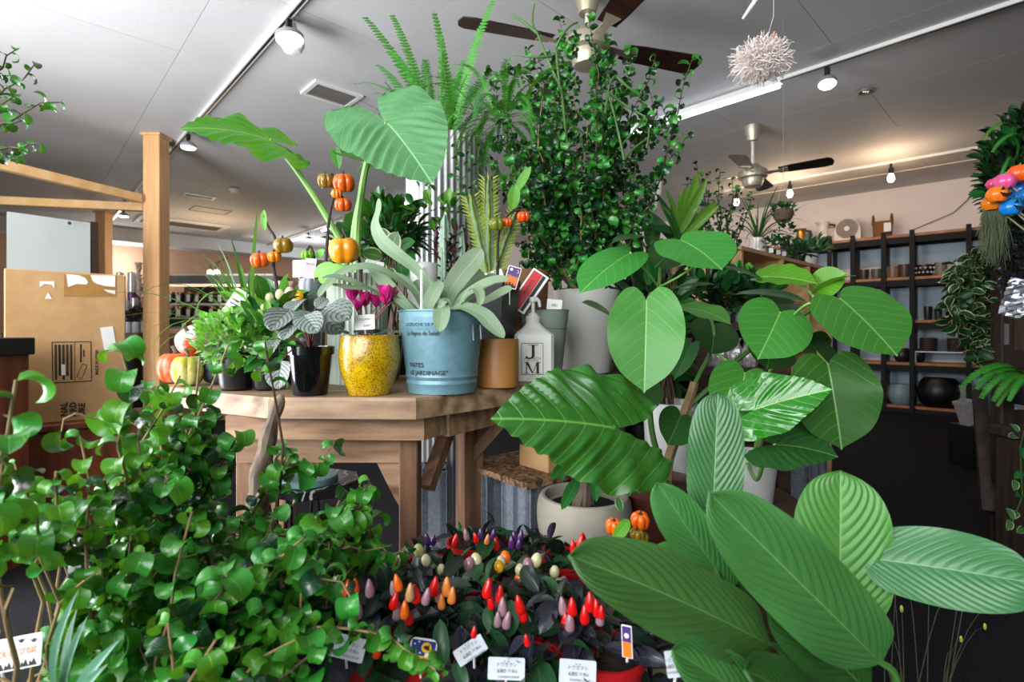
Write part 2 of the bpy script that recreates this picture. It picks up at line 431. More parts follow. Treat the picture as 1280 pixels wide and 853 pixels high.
def potted(name, label, cat, c, prof, mat, soil='soil', soil_z=.86, n=36, group=None, fr=None):
    r = thing(name, label, cat, c, group); h = max(z for _, z in prof)
    obj('pot', MB().lathe(c, prof, n, fr), mat, r, True)
    rs = [q[0] for q in prof if q[1] > h*.8]
    if soil: obj('soil', MB().lathe(V(c)+V((0, 0, h*soil_z-.004)), [(min(q for q in rs if q > .01)*.97, 0), (min(q for q in rs if q > .01)*.6, .008), (.001, .011)], 20), SOIL, r, True)
    return r
SOIL = plain('soil', '2a211a', .95, var=.5, nscale=60, bump=.8)
# ------------------------------------------------------------------ the setting
M_CEIL = NT('ceiling_paint'); 
def _ceil(t):
    vec = t.coord('Object'); vo = t.new('ShaderNodeTexVoronoi'); vo.inputs['Scale'].default_value = 26; t.l(vec, vo.inputs['Vector'])
    pit = t.math('LESS_THAN', vo.outputs['Distance'], .16); n = t.noise(vec, 1.3, 4)
    c = t.ramp(n, [(.3, srgb('c8c8ca')), (.75, srgb('d6d6d8'))])
    t.l(c, t.b.inputs['Base Color']); t.b.inputs['Roughness'].default_value = .75
    h = t.math('ADD', t.math('MULTIPLY', pit, -1), t.math('MULTIPLY', t.noise(vec, 130, 3), .6)); t.bump(h, .5, .004)
_ceil(M_CEIL); M_CEIL = M_CEIL.m
M_CARPET = NT('carpet')
def _car(t):
    vec = t.coord('Object'); n = t.noise(vec, 260, 2, .7); m = t.noise(vec, 2.2, 3)
    c = t.ramp(n, [(.35, srgb('131316')), (.62, srgb('28282d')), (.8, srgb('505056'))])
    t.l(t.mix(t.math('MULTIPLY', m, .4), c, srgb('131316')), t.b.inputs['Base Color']); t.b.inputs['Roughness'].default_value = .95; t.b.inputs['Specular IOR Level'].default_value = .15
    t.bump(n, .7, .004)
_car(M_CARPET); M_CARPET = M_CARPET.m
M_WALL = plain('wall_paint', 'e6d8d0', .85, var=.04, nscale=2, bump=.06, bscale=120)
M_WHITE = plain('white_enamel', 'e6e6e4', .4, var=.03)
M_BLACK = plain('black_plastic', '101112', .35, var=.1)
M_BLKW = plain('black_stained_wood', '0a0b0d', .8, var=.25, nscale=30)
def glow(name, col, s):
    t = NT(name); t.b.inputs['Base Color'].default_value = srgb(col); t.b.inputs['Emission Color'].default_value = srgb(col); t.b.inputs['Emission Strength'].default_value = s; return t.m
M_LED = glow('led_panel', 'f4faff', 9); M_TUBE = glow('tube_light', 'f2f8ff', 11); M_BULB = glow('warm_bulb', 'ffdca8', 40)
Cc = V((0, 5, ZC))
# ceiling: boards 0.945 m wide laid along the room with fine open joints
ce = struct('ceiling', MB().box((0, 6, ZC+.06), (26, 26, .06), rz=ANG), M_CEIL)
BASE[ce] = V((0, 0, 0))
PW, PL = .945, 1.89
off2 = C(572, 0).dot(D2); bmx = MB().box((0, 0, 0), (PW-.003, PL-.003, .03))
pm = bpy.data.meshes.new('panel'); pm.from_pydata(bmx.v, [], bmx.f); pm.materials.append(M_CEIL)
for i in range(-8, 9):
    for j in range(-3, 9):
        q = D2*(off2+PW*(i+.5)) + D1*(PL*(j+.5+(.5 if i % 2 else 0)))
        if q.y < -1.5: continue
        inst('panel', pm, Matrix.Translation(V((q.x, q.y, ZC+.0155))) @ Matrix.Rotation(ANG, 4, 'Z'), ce)
struct('floor', MB().box((0, 6, -.03), (26, 26, .06), rz=ANG), M_CARPET)
WU = V((-.748, .664, 0)); W0 = V((5.27, 5.85, 0)); WN = V((-.664, -.748, 0))      # right wall: direction, start, normal into the room
def on_wall(t, d=0, z=0): q = W0+WU*t+WN*d; return V((q.x, q.y, z))
a = on_wall(-5); b = on_wall(13)
mbw = MB().bar(a-WN*.05+V((0, 0, ZC/2)), b-WN*.05+V((0, 0, ZC/2)), .1, ZC); struct('wall_right', mbw, M_WALL)
K0 = on_wall(11.4); 
M_PEACH = plain('peach_wall_paint', 'c9a084', .85, var=.05, nscale=2)
mbb = MB().bar(K0+V((0, 0, ZC/2)), K0-D2*13+V((0, 0, ZC/2)), .1, ZC); struct('wall_back', mbb, M_PEACH)
e0 = K0-D1*.7; struct('trim_1', MB().bar(e0+V((0, 0, ZC-.11)), e0-D2*13+V((0, 0, ZC-.11)), .5, .22), M_CEIL)      # dropped bulkhead along the back wall
mbl = MB().bar(V((-6.9, 3.4, 1.35)), V((-9.3, 7.6, 1.35)), .1, 2.7); struct('wall_left', mbl, plain('pale_wall_paint', 'd8dce0', .8, var=.04))
# ------------------------------------------------------------------ ceiling fittings
def rail(label, p, q, wd=.034, slot=True):
    r = thing('light_track', label, 'track', (p+q)/2)
    obj('rail', MB().bar(p-V((0, 0, .012)), q-V((0, 0, .012)), wd, .024), M_WHITE, r)
    if slot: obj('slot', MB().bar(p-V((0, 0, .0245)), q-V((0, 0, .0245)), wd*.42, .003), M_BLACK, r)
    return r
def c1(px, py, ref, z=ZC):                     # point of the ceiling line through ref (running along the room) nearest to a picture point
    q = C(px, py, z); return ref + D1*(q-ref).dot(D1)
RL = C(375, 0); RR = C(1270, 0); RM = C(515, 244)
rail('long white ceiling track with black slot running above the timber post', c1(470, -60, RL), c1(128, 300, RL))
rail('white ceiling track with black slot at upper right, beyond the big ceiling fan', c1(1340, -30, RR), c1(975, 98, RR), .04)
rail('white ceiling track with black slot in the middle, far behind the elephant ear', c1(560, 235, RM), c1(240, 340, RM))
def spot(label, c, drop=.075, tilt=(0, 0, -1), r=.062, on=True, group=None):
    c = V(c); o = thing('spotlight', label, 'lamp', c, group)
    obj('adapter', MB().box(c-V((0, 0, .035)), (.03, .03, .05), rz=ANG, bev=.004), M_BLACK, o)
    obj('stem', MB().tube([c-V((0, 0, .05)), c-V((0, 0, drop+.015))], .011, 8), M_BLACK, o)
    t = V(tilt).normalized(); q = t.to_track_quat('Z', 'Y').to_matrix(); p = c-V((0, 0, drop))
    obj('lamp_shade', MB().lathe(p, [(.02, 0), (.04, .008), (r, .03), (r, .052), (r-.004, .052)], 24, M=q), plain('grey_lamp_rim', '8e9094', .4, var=.03), o, True)
    obj('diffuser', MB().lathe(p, [(r-.004, .0515), (r-.012, .062), (.001, .068)], 24, M=q), M_LED, o, True)
    return o
s1 = c1(365, 18, RL); spot('nearest spotlight on the left track, shining flat towards the right', s1-V((0, 0, .024)), tilt=(.15, -.1, -1), r=.075)
sb = s1+D1*.05+V((.03, .02, -.024)); rb = thing('round_lamp', 'white round bulb hanging right behind the nearest left spotlight', 'lamp', sb)
obj('shade', MB().lathe(sb-V((0, 0, .17)), [(.001, 0), (.045, .01), (.066, .05), (.06, .1), (.03, .13), (.02, .17)], 20), M_WHITE, rb, True)
spot('spotlight half hidden by the glossy elephant ear leaf', c1(245, 165, RL)-V((0, 0, .024)))
spot('second spotlight beyond the timber post on the left track', c1(162, 258, RL)-V((0, 0, .024)))
spot('farthest spotlight at the end of the left track', c1(140, 285, RL)-V((0, 0, .024)))
spot('lit spotlight with black stem on the upper right track', c1(1034, 78, RR)-V((0, 0, .024)), tilt=(-.15, -.25, -1), r=.055)
spot('far spotlight below the middle track, seen above the orange squash', c1(397, 290, RM)-V((0, 0, .024)))
def tube_lamp(label, p, q):
    o = thing('tube_light', label, 'lamp', (p+q)/2)
    obj('housing', MB().bar(p-V((0, 0, .02)), q-V((0, 0, .02)), .05, .04), M_WHITE, o)
    a, b = p+(q-p)*.01-V((0, 0, .052)), p+(q-p)*.99-V((0, 0, .052)); obj('tube', MB().tube([a, b], .016, 10), M_TUBE, o, True)
tube_lamp('long lit fluorescent tube behind the white hanging tuft', c1(975, 95, RR), c1(775, 160, RR))
for lab, x0, y0, x1, y1 in (('lit tube light just left of the corrugated column', 520, 243, 489, 256), ('lit tube light seen between elephant ear stalks', 445, 268, 402, 285), ('lit tube light left of the upright squash stem', 389, 291, 357, 305), ('farthest lit tube light above the back shelves', 330, 313, 268, 334)):
    tube_lamp(lab, c1(x0, y0, RM)+D2*.07, c1(x1, y1, RM)+D2*.07)
WA, WB = C(1222, 183), C(905, 238)
rw = rail('thin white track carrying the warm bulbs along the right wall', WA, WB, .026, False)
cd = WA+WN*-.45; ce2 = WB+WN*-.45
obj('cable', MB().tube([cd+V((0, 0, -.008)), ce2+V((0, 0, -.008))], .006, 6), plain('cream_cable', 'e8d8c0', .5), rw)
for lab, px, py in (('bare warm bulb under the thin right track, nearer one', 1113, 200), ('bare warm bulb under the thin right track, above the grassy plant', 990, 226), ('bare warm bulb at the far end of the thin right track', 925, 238)):
    t = (C(px, py)-WA).dot((WB-WA).normalized()); c = WA+(WB-WA).normalized()*t
    o = thing('bulb_lamp', lab, 'lamp', c)
    obj('holder', MB().tube([c-V((0, 0, .02)), c-V((0, 0, .07)), c-V((0, 0, .072)), c-V((0, 0, .13))], [.012, .012, .024, .024], 10), M_BLACK, o)
    obj('bulb', MB().lathe(c-V((0, 0, .215)), [(.001, 0), (.02, .006), (.032, .03), (.03, .05), (.018, .085)], 14), M_BULB, o, True)
def cbox(c, w, l, h, z=0): q = V(c); return (q.x, q.y, ZC-h/2-z), (w, l, h)
# vents, hatch, air conditioner, detectors
M_GRILL = plain('dark_grille', '5f5c58', .6)
def vent(label, c, w, l, n=14, name='ceiling_vent'):
    o = thing(name, label, 'vent', c); t = .03
    fr_ = MB()
    for s in (-1, 1):
        fr_.box(V(c)+D2*(s*(w-t)/2)-V((0, 0, .008)), (t, l, .016), rz=ANG); fr_.box(V(c)+D1*(s*(l-t)/2)-V((0, 0, .008)), (w-2*t, t, .016), rz=ANG)
    obj('frame', fr_, M_WHITE, o)
    obj('backing', MB().box(V(c)-V((0, 0, .003)), (w-2*t, l-2*t, .004), rz=ANG), M_GRILL, o)
    sl = MB().box((0, 0, 0), (.005, l-2*t, .008)); sm = bpy.data.meshes.new('slat'); sm.from_pydata(sl.v, [], sl.f); sm.materials.append(plain('grille_slat', '7d7873', .5))
    for i in range(n):
        q = V(c)+D2*((i+.5)/n-.5)*(w-2*t)-V((0, 0, .009)); inst('slat', sm, Matrix.Translation(q) @ Matrix.Rotation(ANG, 4, 'Z'), o)
vent('square white exhaust grille in the ceiling above the elephant ear', C(415, 117), .36, .27, 22)
vent('small white grille in the ceiling right of the timber post', C(249, 245), .36, .16, 10)
ac = C(229, 279); o = thing('air_conditioner', 'white ceiling cassette air conditioner behind the timber post', 'air conditioner', ac)
obj('panel', MB().box(ac-V((0, 0, .015)), (1.25, .62, .03), rz=ANG, bev=.008), M_WHITE, o)
obj('intake_grille', MB().box(ac+D2*.12-V((0, 0, .031)), (.8, .36, .006), rz=ANG), M_GRILL, o)
for k in range(3): obj('louvre', MB().box(ac-D2*(.4+.07*k)-V((0, 0, .032)), (.035, .4, .008), rz=ANG), plain('louvre_black', '26282a', .5), o)
hc = C(263, 263); o = thing('access_hatch', 'flush ceiling access hatch with dark frame line', 'hatch', hc)
fm = MB()
for s in (-1, 1): fm.box(hc+D2*s*.235-V((0, 0, .003)), (.015, .34, .006), rz=ANG); fm.box(hc+D1*s*.163-V((0, 0, .003)), (.47, .015, .006), rz=ANG)
obj('frame', fm, plain('hatch_frame', '6b6c70', .5), o); obj('lid', MB().box(hc-V((0, 0, .001)), (.45, .31, .003), rz=ANG), M_CEIL, o)
for lab, px, py, rr in (('flat white smoke detector right of the small grille', 293, 237, .06), ('cream smoke detector above the grass blades', 310, 295, .11)):
    q = C(px, py); sd = thing('smoke_detector', lab, 'detector', q)
    obj('base', MB().lathe(q-V((0, 0, .02)), [(rr, 0), (rr, .019)], 20), plain('cream_plastic', 'dcd8cc', .5), sd, True); obj('head', MB().lathe(q-V((0, 0, .045)), [(.001, 0), (rr*.7, .004), (rr*.8, .026)], 20), plain('cream_plastic', 'dcd8cc', .5), sd, True)
q = C(1082, 114); o = thing('downlight', 'small recessed downlight with steel ring right of the spotlight', 'lamp', q)
obj('ring', MB().lathe(q-V((0, 0, .008)), [(.05, .008), (.062, .004), (.06, 0), (.045, .002), (.045, .007)], 24), plain('steel_ring', '9c958c', .35, .6), o, True)
obj('reflector', MB().lathe(q-V((0, 0, .002)), [(.045, 0), (.02, .001), (.001, .001)], 20), plain('dark_reflector', '3a3634', .3, .5), o, True)
for k in (-1, 0, 1): obj('lens', MB().blob(q+V((.016*k, 0, -.004)), .006, 8, 5), plain('lens_white', 'e9e4da', .2, emit=.8), o, True)
# ceiling fans
M_FANB = wood('fan_blade_wood', '1c100c', '3a2018', 5, (3, 3, 3), .35, .05); M_FANM = plain('champagne_metal', 'b9b19a', .35, .55, var=.05)
def fan(label, c, zb, ang, rad, dark=M_FANB):
    c = V(c); o = thing('ceiling_fan', label, 'fan', c); z = zb
    obj('canopy', MB().lathe((c.x, c.y, ZC-.13), [(.035, 0), (.045, .004), (.065, .09), (.07, .13)], 28), M_FANM, o, True)
    obj('rod', MB().tube([(c.x, c.y, ZC-.12), (c.x, c.y, z+.08)], .013, 10), plain('white_rod', 'cfcbc0', .4), o, True)
    obj('motor', MB().lathe((c.x, c.y, z-.07), [(.03, -.04), (.07, -.035), (.085, 0), (.085, .03), (.115, .04), (.12, .075), (.11, .1), (.07, .125), (.05, .15), (.02, .155)], 32), M_FANM, o, True)
    for k in range(4):
        a = R(ang+90*k); d = V((math.cos(a), math.sin(a), 0)); nz = V((-d.y*.2, d.x*.2, 1)).normalized(); yv = nz.cross(d).normalized()
        M = Matrix((d, yv, nz)).transposed().to_4x4(); M.translation = (c.x, c.y, z)
        out = [(.2, -.05), (.3, -.06), (rad-.03, -.072), (rad, -.05), (rad+.012, 0), (rad, .06), (rad-.05, .072), (.3, .06), (.2, .05)]
        bl = obj('blade', MB().plate(out, .006, M), dark, o)
        obj('bracket', MB().plate([(.09, -.03), (.2, -.02), (.27, -.04), (.27, .04), (.2, .02), (.09, .03)], .005, M @ Matrix.Translation((0, 0, -.006))), M_FANM, bl)
fan('large dark-bladed ceiling fan above the curly-leaved tree', (.385, 2.65, ZC), 2.40, 18, .66)
fan('smaller ceiling fan with champagne motor and dark blades at right', C(941, 158), 2.28, -36, .58, plain('fan_blade_dark', '17110f', .3, var=.1))
# ------------------------------------------------------------------ background, left
M_POST = wood('post_pine', 'd8a068', 'ecbe8a', 5, (8, 8, .7), .5, .06)
M_BEAM = wood('beam_pine', 'd8a468', 'eec48c', 5, (2, 2, 2), .5, .06)
def post(label, px, Y, wd=.145):
    q = P(px, 413, Y); o = thing('timber_post', label, 'post', (q.x, q.y, 0))
    obj('shaft', MB().box((q.x, q.y, ZC/2-.005), (wd, wd, ZC-.01), bev=.006), M_POST, o)
    obj('cap', MB().box((q.x, q.y, ZC-.012), (wd+.03, wd+.03, .02)), M_POST, o); return o
post('tall pine post standing right of the cardboard box', 195.5, 4.65)
post('farther pine post behind the white panel', 130, 7.7, .15)
j = P(190, 250, 4.6)
def beam(label, a, b): return tag(obj('timber_beam', MB().bar(a, b, .06, .07, bev=.004), M_BEAM, org=a), label, 'beam')
a = P(0, 205, 3.66); a = j+(a-j)*1.5; beam('slanting pine beam running from the tall post towards the upper left edge', j+V((-.07, -.05, .0)), a)
a = P(0, 243, 4.4); a = j+(a-j)*1.3; beam('lower level pine beam meeting the tall post from the left', j+V((-.09, .03, -.06)), a+V((0, 0, -.05)))
# white panel with dark edge
a, b = P(9, 255, 3.6), P(112, 269, 3.98); d = (b-a).normalized(); o = thing('partition_panel', 'pale grey-white board standing behind the cardboard box, dark right edge', 'panel', (a.x, a.y, 0))
z1 = 1.825*.97
obj('board', MB().bar(V((a.x, a.y, z1/2)), V((b.x, b.y, z1/2)), .03, z1), plain('pale_board', 'b0b6b2', .5, var=.06, nscale=2), o)
q = b+d*.02; obj('edge_post', MB().bar(V((q.x-.001, q.y, z1/2)), V((q.x, q.y, z1/2))+d*.04, .05, z1+.02), wood('dark_edge', '24130c', '3c2114', 6), o)
obj('bolt', MB().blob(P(89.5, 280, 3.86)+V((.01, -.03, 0)), .012, 8, 5), M_BLACK, o)
# cardboard box on a brown crate
a, b = P(5, 333, 2.3), P(157, 345, 2.6); d = (b-a); d.z = 0; L = d.length; d.normalize(); nrm = V((d.y, -d.x, 0)); zt = 1.225; zb = .52
ctr = (a+b)/2
M_CARD = NT('cardboard')
def _card(t):
    vec = t.coord('Object'); n = t.noise(vec, 9, 5, .6); wv = t.new('ShaderNodeTexWave', bands_direction='X'); wv.inputs['Scale'].default_value = 90; t.l(vec, wv.inputs[0])
    t.l(t.ramp(n, [(.3, srgb('b08858')), (.7, srgb('c59c6c'))]), t.b.inputs['Base Color']); t.b.inputs['Roughness'].default_value = .75
    t.bump(t.mix(.6, wv.outputs[0], n), .08, .003)
_card(M_CARD); M_CARD = M_CARD.m
bx = thing('cardboard_box', 'tall brown cardboard box with torn white labels leaning by the post', 'box', (ctr.x, ctr.y, zb))
base = V((ctr.x, ctr.y, 0))
obj('carton', MB().bar(V((a.x, a.y, (zt+zb)/2))-nrm*.1, V((b.x, b.y, (zt+zb)/2))-nrm*.1, .2, zt-zb, bev=.004), M_CARD, bx)
def onbox(u, v, off=.001): q = a + d*(L*u); return V((q.x, q.y, zt-(zt-zb)*v))+nrm*off
def bu(px): 
    k = (px-CX)/F; return ((a.x-k*a.y)/(k*d.y-d.x))/L
def bv(px, py): u = bu(px); q = a+d*(L*u); return (zt-(H-(py-CY)/F*q.y))/(zt-zb)
M_PAPER = plain('white_paper', 'e9e9e6', .7, var=.04); M_TAPE = plain('packing_tape', 'a87c45', .25, var=.1, coat=.3); M_INK = plain('black_ink', '1a1714', .6, var=0); M_INKB = plain('brown_ink', '3a2a1b', .7, var=0)
def boxplate(name, pts, mat, th=.0015):
    vs = [onbox(bu(x), bv(x, y), .0006) for x, y in pts]; n = len(vs)
    return obj(name, MB().add(vs+[q+nrm*th for q in vs], [tuple(range(n-1, -1, -1)), tuple(range(n, 2*n))]+[(i, (i+1) % n, n+(i+1) % n, n+i) for i in range(n)]), mat, bx)
boxplate('tape', [(80, 343), (145, 345), (145, 371), (80, 371)], M_TAPE, .0008)
boxplate('torn_label', [(83, 343), (98, 344), (107, 348), (110, 353), (108, 356), (96, 355), (85, 359)], M_PAPER)
boxplate('torn_label', [(113, 344), (144, 345), (144, 359), (132, 358), (121, 355), (116, 352)], M_PAPER)
boxplate('torn_label', [(129, 362), (144, 363.5), (144, 368), (136, 366)], M_PAPER)
boxplate('torn_label', [(50, 352), (68, 352), (68, 361), (65, 356), (56, 355), (50, 359)], M_PAPER)
boxplate('torn_label', [(60.5, 366), (65, 374), (56, 373.5)], M_PAPER)
boxplate('barcode_sticker', [(125, 410), (141, 408), (146, 438), (131, 441)], M_PAPER)
MBX = Matrix((d, V((0, 0, 1)), nrm)).transposed().to_4x4()
def boxtext(s, px, py, size, mat, roll=0, bold=0.):
    M = MBX.copy(); M.translation = onbox(bu(px), bv(px, py), .0035); lettering(bx, s, size, M @ Matrix.Rotation(roll, 4, 'Z'), mat, bold=bold)
boxtext('MADE IN JAPAN', 121, 453, .017, M_INK, PI/2, .0005)
for s, x in (('NAL', 80.5), ('ARD', 91.5), ('URE', 102.5)): boxtext(s, x, 512, .034, M_INK, PI/2, .0012)
def outline(pts, w_=.7): 
    for (x0, y0), (x1, y1) in zip(pts, pts[1:]+pts[:1]):
        dx, dy = x1-x0, y1-y0; l = math.hypot(dx, dy); nx, ny = -dy/l*w_/2, dx/l*w_/2
        boxplate('printed_line', [(x0+nx, y0+ny), (x1+nx, y1+ny), (x1-nx, y1-ny), (x0-nx, y0-ny)], M_INKB, .0004)
outline([(65, 428), (113.5, 427.5), (114.5, 476.5), (66, 479)], 1.2); outline([(103, 455), (109, 457), (102, 474), (96, 471)])
outline([(93, 429), (93.5, 477)], .7)
for k in range(5): boxplate('printed_text_block', [(68+k*4.8, 431), (71+k*4.8, 431), (71.6+k*4.8, 475-(k % 2)*5), (68.6+k*4.8, 475-(k % 2)*5)], M_INKB if k != 1 else M_INK, .0004)
boxplate('sticker', [(76.5, 456), (81.5, 456), (81.8, 469), (76.8, 469.5)], M_PAPER, .0012)
boxplate('printed_text_block', [(100, 430.5), (102, 430.5), (102, 453), (100, 453)], M_INK, .0004); boxplate('printed_text_block', [(104, 437.5), (105.5, 437.5), (105.5, 446), (104, 446)], M_INK, .0004)
cr = thing('brown_crate', 'reddish brown wooden chest under the tall cardboard box', 'chest', (ctr.x, ctr.y, 0))
M_RED = wood('reddish_wood', '5a2a16', '8a4726', 5, (6, 6, .8), .45, .06)
obj('body', MB().bar(V((a.x, a.y, zb/2-.016))-nrm*.12-d*.1, V((b.x, b.y, zb/2-.016))-nrm*.12+d*.14, .34, zb-.034, bev=.006), M_RED, cr)
obj('lid', MB().bar(V((a.x, a.y, zb-.016))-nrm*.12-d*.12, V((b.x, b.y, zb-.016))-nrm*.12+d*.16, .38, .03, bev=.004), M_RED, cr)
# counter end at the left edge
q = P(-30, 413, 1.75); cn = thing('counter', 'black-topped reddish wood counter end at the left edge', 'counter', (q.x, q.y+.2, 0))
xr = (42-640)/650*2.14
obj('counter_top', MB().box((xr-.4, 1.95, .885), (.8, .4, .07), bev=.004), plain('matt_black', '0b0b0c', .5, var=.05), cn)
obj('side_panel', MB().box((xr-.41, 1.96, .425), (.78, .36, .85)), M_RED, cn)
# rack with candle jars behind the box
rk = thing('low_display_table', 'wood-topped black display table with tall purple jars behind the box', 'table', P(165, 413, 5.1)-V((0, 0, .95)))
zc = H-(416-413)/650*5.1
obj('table_top', MB().box((P(186, 0, 5.1).x-.65, 5.12, zc-.03), (1.3, .34, .06)), wood('grey_brown_top', '6b5443', '8a705a', 5, (1, 8, 8)), rk)
obj('body', MB().box((P(186, 0, 5.1).x-.66, 5.12, (zc-.06)/2), (1.2, .28, zc-.06)), M_BLACK, rk)
M_PURP = plain('purple_wax', '5b3a5e', .35, var=.1); M_LID = plain('silver_lid', 'c9c6c2', .3, .5, var=.1)
for i, (px, yt, w_, grp) in enumerate(((157, 375, 9, 0), (164.5, 340, 8.5, 0), (171, 342, 8, 0), (150, 340, 8, 0), (168, 372, 9, 1))):
    Yj = 5.06+.05*(i % 3) if grp == 0 else 5.0
    r_ = w_/2/F*Yj; c = P(px, 0, Yj); zt_ = H-(yt-413)/F*Yj; hh = zt_-zc; 
    o = thing('tall_jar', ['tall purple wax jar with silver lid, shortest, just right of the box', 'tall narrow purple jar with silver top, second from the post', 'tall purple jar with silver top nearest the pampas plume', 'tall jar with a white top partly hidden by the box edge', 'front purple jar under the pampas plume'][i], 'jar', (c.x, Yj, zc))
    obj('jar_body', MB().lathe((c.x, Yj, zc), [(r_*.9, 0), (r_, .01), (r_, hh*.62), (r_*.95, hh*.66), (.001, hh*.66)], 14), M_PURP, o, True)
    obj('jar_lid', MB().lathe((c.x, Yj, zc+hh*.66), [(r_*.9, 0), (r_*1.0, .004), (r_*1.0, hh*.32), (.001, hh*.34)], 14), M_LID, o, True)
rg = random.Random(3)
pl = thing('dried_plumes', 'beige pampas plume and dark dried flowers in glass beside the post', 'dried flowers', P(176, 415, 4.95))
pb = MB()
for k in range(260):
    t = rg.random(); q = P(174+rg.uniform(-1, 1)+t*2, 413-(1-t)*28-48+ (1-t)*-8+30*t, 4.95); q = P(173+2*t, 330+t*40, 4.95); dd = V((rg.uniform(-.035, .035), rg.uniform(-.03, .03), rg.uniform(.01, .05)))
    pb.tube([q, q+dd*.6, q+dd+V((0, 0, -.01))], [.006, .005, .001], 3, False)
obj('plume', pb, plain('pampas', 'd9c9b4', .9, var=.2), pl); pl.children[0]['kind'] = 'stuff'
pd = MB()
for k in range(200):
    q = P(rg.uniform(158, 186), rg.uniform(385, 402), 4.95+rg.uniform(-.05, .05)); dd = rv(rg, .045)+V((0, 0, .02))
    pd.tube([q, q+dd], [.008, .001], 3, False)
o = obj('dried_heads', pd, plain('dried_brown', '3a2a24', .9, var=.4), pl); o['kind'] = 'stuff'
ps = MB()
for k in range(150):
    q = P(rg.uniform(178, 187), rg.uniform(355, 385), 4.95+rg.uniform(-.05, .05)); dd = rv(rg, .04); ps.tube([q, q+dd], [.007, .001], 3, False)
o = obj('dried_heads', ps, plain('dried_tan', '9a7c5e', .9, var=.4), pl); o['kind'] = 'stuff'
for k, px in enumerate((160, 170, 182)):
    c = P(px, 415, 4.93); zz = zc
    obj('glass_jar', MB().lathe((c.x, 4.93, zz), [(.03, 0), (.033, .01), (.033, .1), (.03, .102), (.029, .012), (.001, .01)], 14), plain('grey_glass', 'b8bcbe', .1, var=.05), pl, True)
# shelf with preserve jars right of the post
YS = 5.5; xs0, xs1 = P(207, 0, YS).x, P(350, 0, YS).x
js = thing('preserve_shelf', 'low lit shelf unit full of dark lidded jars behind the pumpkins', 'shelf', ((xs0+xs1)/2, YS, 0))
zs = lambda y: H-(y-413)/F*YS
M_CREAM = plain('cream_board', 'd8cfc4', .6, var=.05); xm, xw = (xs0+xs1)/2, xs1-xs0
for y in (379, 397, 408): obj('shelf_board', MB().box((xm, YS+.15, zs(y)-.012), (xw, .3, .024)), M_CREAM, js)
obj('counter_board', MB().box((xm, YS+.1, zs(417)-.03), (xw, .5, .06)), wood('counter_oak', '8a6a50', 'a9876a', 5, (1, 8, 8)), js)
obj('counter_front', MB().box((xm, YS+.16, (zs(417)-.06)/2), (xw, .3, zs(417)-.06)), wood('counter_oak', '8a6a50', 'a9876a'), js)
obj('back_panel', MB().box((xm, YS+.32, (zs(350)+zs(417))/2), (xw, .02, zs(350)-zs(417))), plain('taupe_panel', '7d6a5c', .7), js)
obj('valance', MB().box((xm, YS+.05, zs(351)), (xw, .4, zs(346)-zs(356))), plain('valance_grey', '6d6862', .6), js)
obj('light_strip', MB().box((xm, YS-.12, zs(357.5)-.005), (xw, .03, .025)), plain('warm_strip', 'ffe2bd', .5, emit=.9, var=0), js)
obj('top_board', MB().box((xm, YS+.1, zs(345.5)), (xw, .5, .02)), M_CREAM, js)
obj('red_panel', MB().box((P(210, 0, YS).x, YS-.05, (zs(385)+zs(414))/2), (.06, .02, zs(385)-zs(414))), plain('red_card', 'a8202a', .5), js)
JC = ['1c1a26', '23203a', '17161c', '5a1a1e', '2a1a22', '4a1c18']
jl = ['preserve jar with gold lid and white label on the upper shelf', 'preserve jar with gold lid and white label on the middle shelf']
for row, y in ((0, 379), (1, 397)):
    for i, px in enumerate((214.5, 226, 238, 248.5, 266, 277, 288)):
        c = P(px, y, YS+.02+.05*(i % 2)); c.z = zs(y); r_ = .037; wh = ('leftmost beside the tall post', 'second from the tall post', 'third from the tall post', 'fourth from the tall post', 'third from the right', 'second from the right', 'rightmost behind the grass')[i]
        o = thing('preserve_jar', 'dark preserve jar with white label on the %s shelf, %s' % (('upper', 'middle')[row], wh), 'jar', c, 'preserve jars on the %s shelf' % ('upper', 'middle')[row])
        obj('jar_body', MB().lathe(c, [(r_*.92, 0), (r_, .006), (r_, .085), (r_*.85, .095), (.001, .095)], 12), plain('jar_dark_%d' % (i % 6), JC[i % 6], .15, var=.1), o, True)
        obj('jar_lid', MB().lathe(c+V((0, 0, .096)), [(r_*.9, 0), (r_*.92, .022), (.001, .024)], 12), plain('gold_lid', 'b98f4e', .3, .7), o, True)
        obj('jar_label', MB().box(c+V((0, -r_-.001, .052)), (.036, .003, .075)), M_PAPER, o)
for i, (px, col) in enumerate(((217, '2a3a50'), (239, 'a02028'), (257, '6a1a1c'), (275, '3a2026'), (228, '26383a'))):
    c = P(px, 408, YS+.04); c.z = zs(408)
    tag(obj('gift_box', MB().box(c+V((0, 0, .038)), (.11, .12, .076), bev=.003), plain('giftbox_%d' % i, col, .5), org=c), ['small navy box on the bottom jar shelf', 'bright red box on the bottom jar shelf', 'dark red box on the bottom jar shelf', 'plum box at the right of the bottom jar shelf', 'dark teal box on the bottom jar shelf'][i], 'box')
for lab, px in (('left warm bulb of the pair above the jar shelf', 263), ('right warm bulb of the pair above the jar shelf', 271)):
    c = P(px, 341, 8.3); o = thing('bulb_lamp', lab, 'lamp', c)
    obj('bulb', MB().blob(c, .045, 10, 7), M_BULB, o, True); obj('holder', MB().tube([c+V((0, 0, .04)), c+V((0, 0, .12))], .022, 8), M_BLACK, o)
    obj('arm', MB().tube([c+V((0, 0, .12)), P(267, 331, 8.3), P(285, 322, 8.4)], .008, 5), M_BLACK, o)
def plamp(name, loc, power, col, r=.05):
    l = bpy.data.lights.new(name, 'POINT'); l.energy = power; l.color = col; l.shadow_soft_size = r
    o = bpy.data.objects.new(name, l); COL.objects.link(o); o.location = loc
plamp('warm_bulb_light', P(267, 341, 8.1), 26, (1, .72, .42))
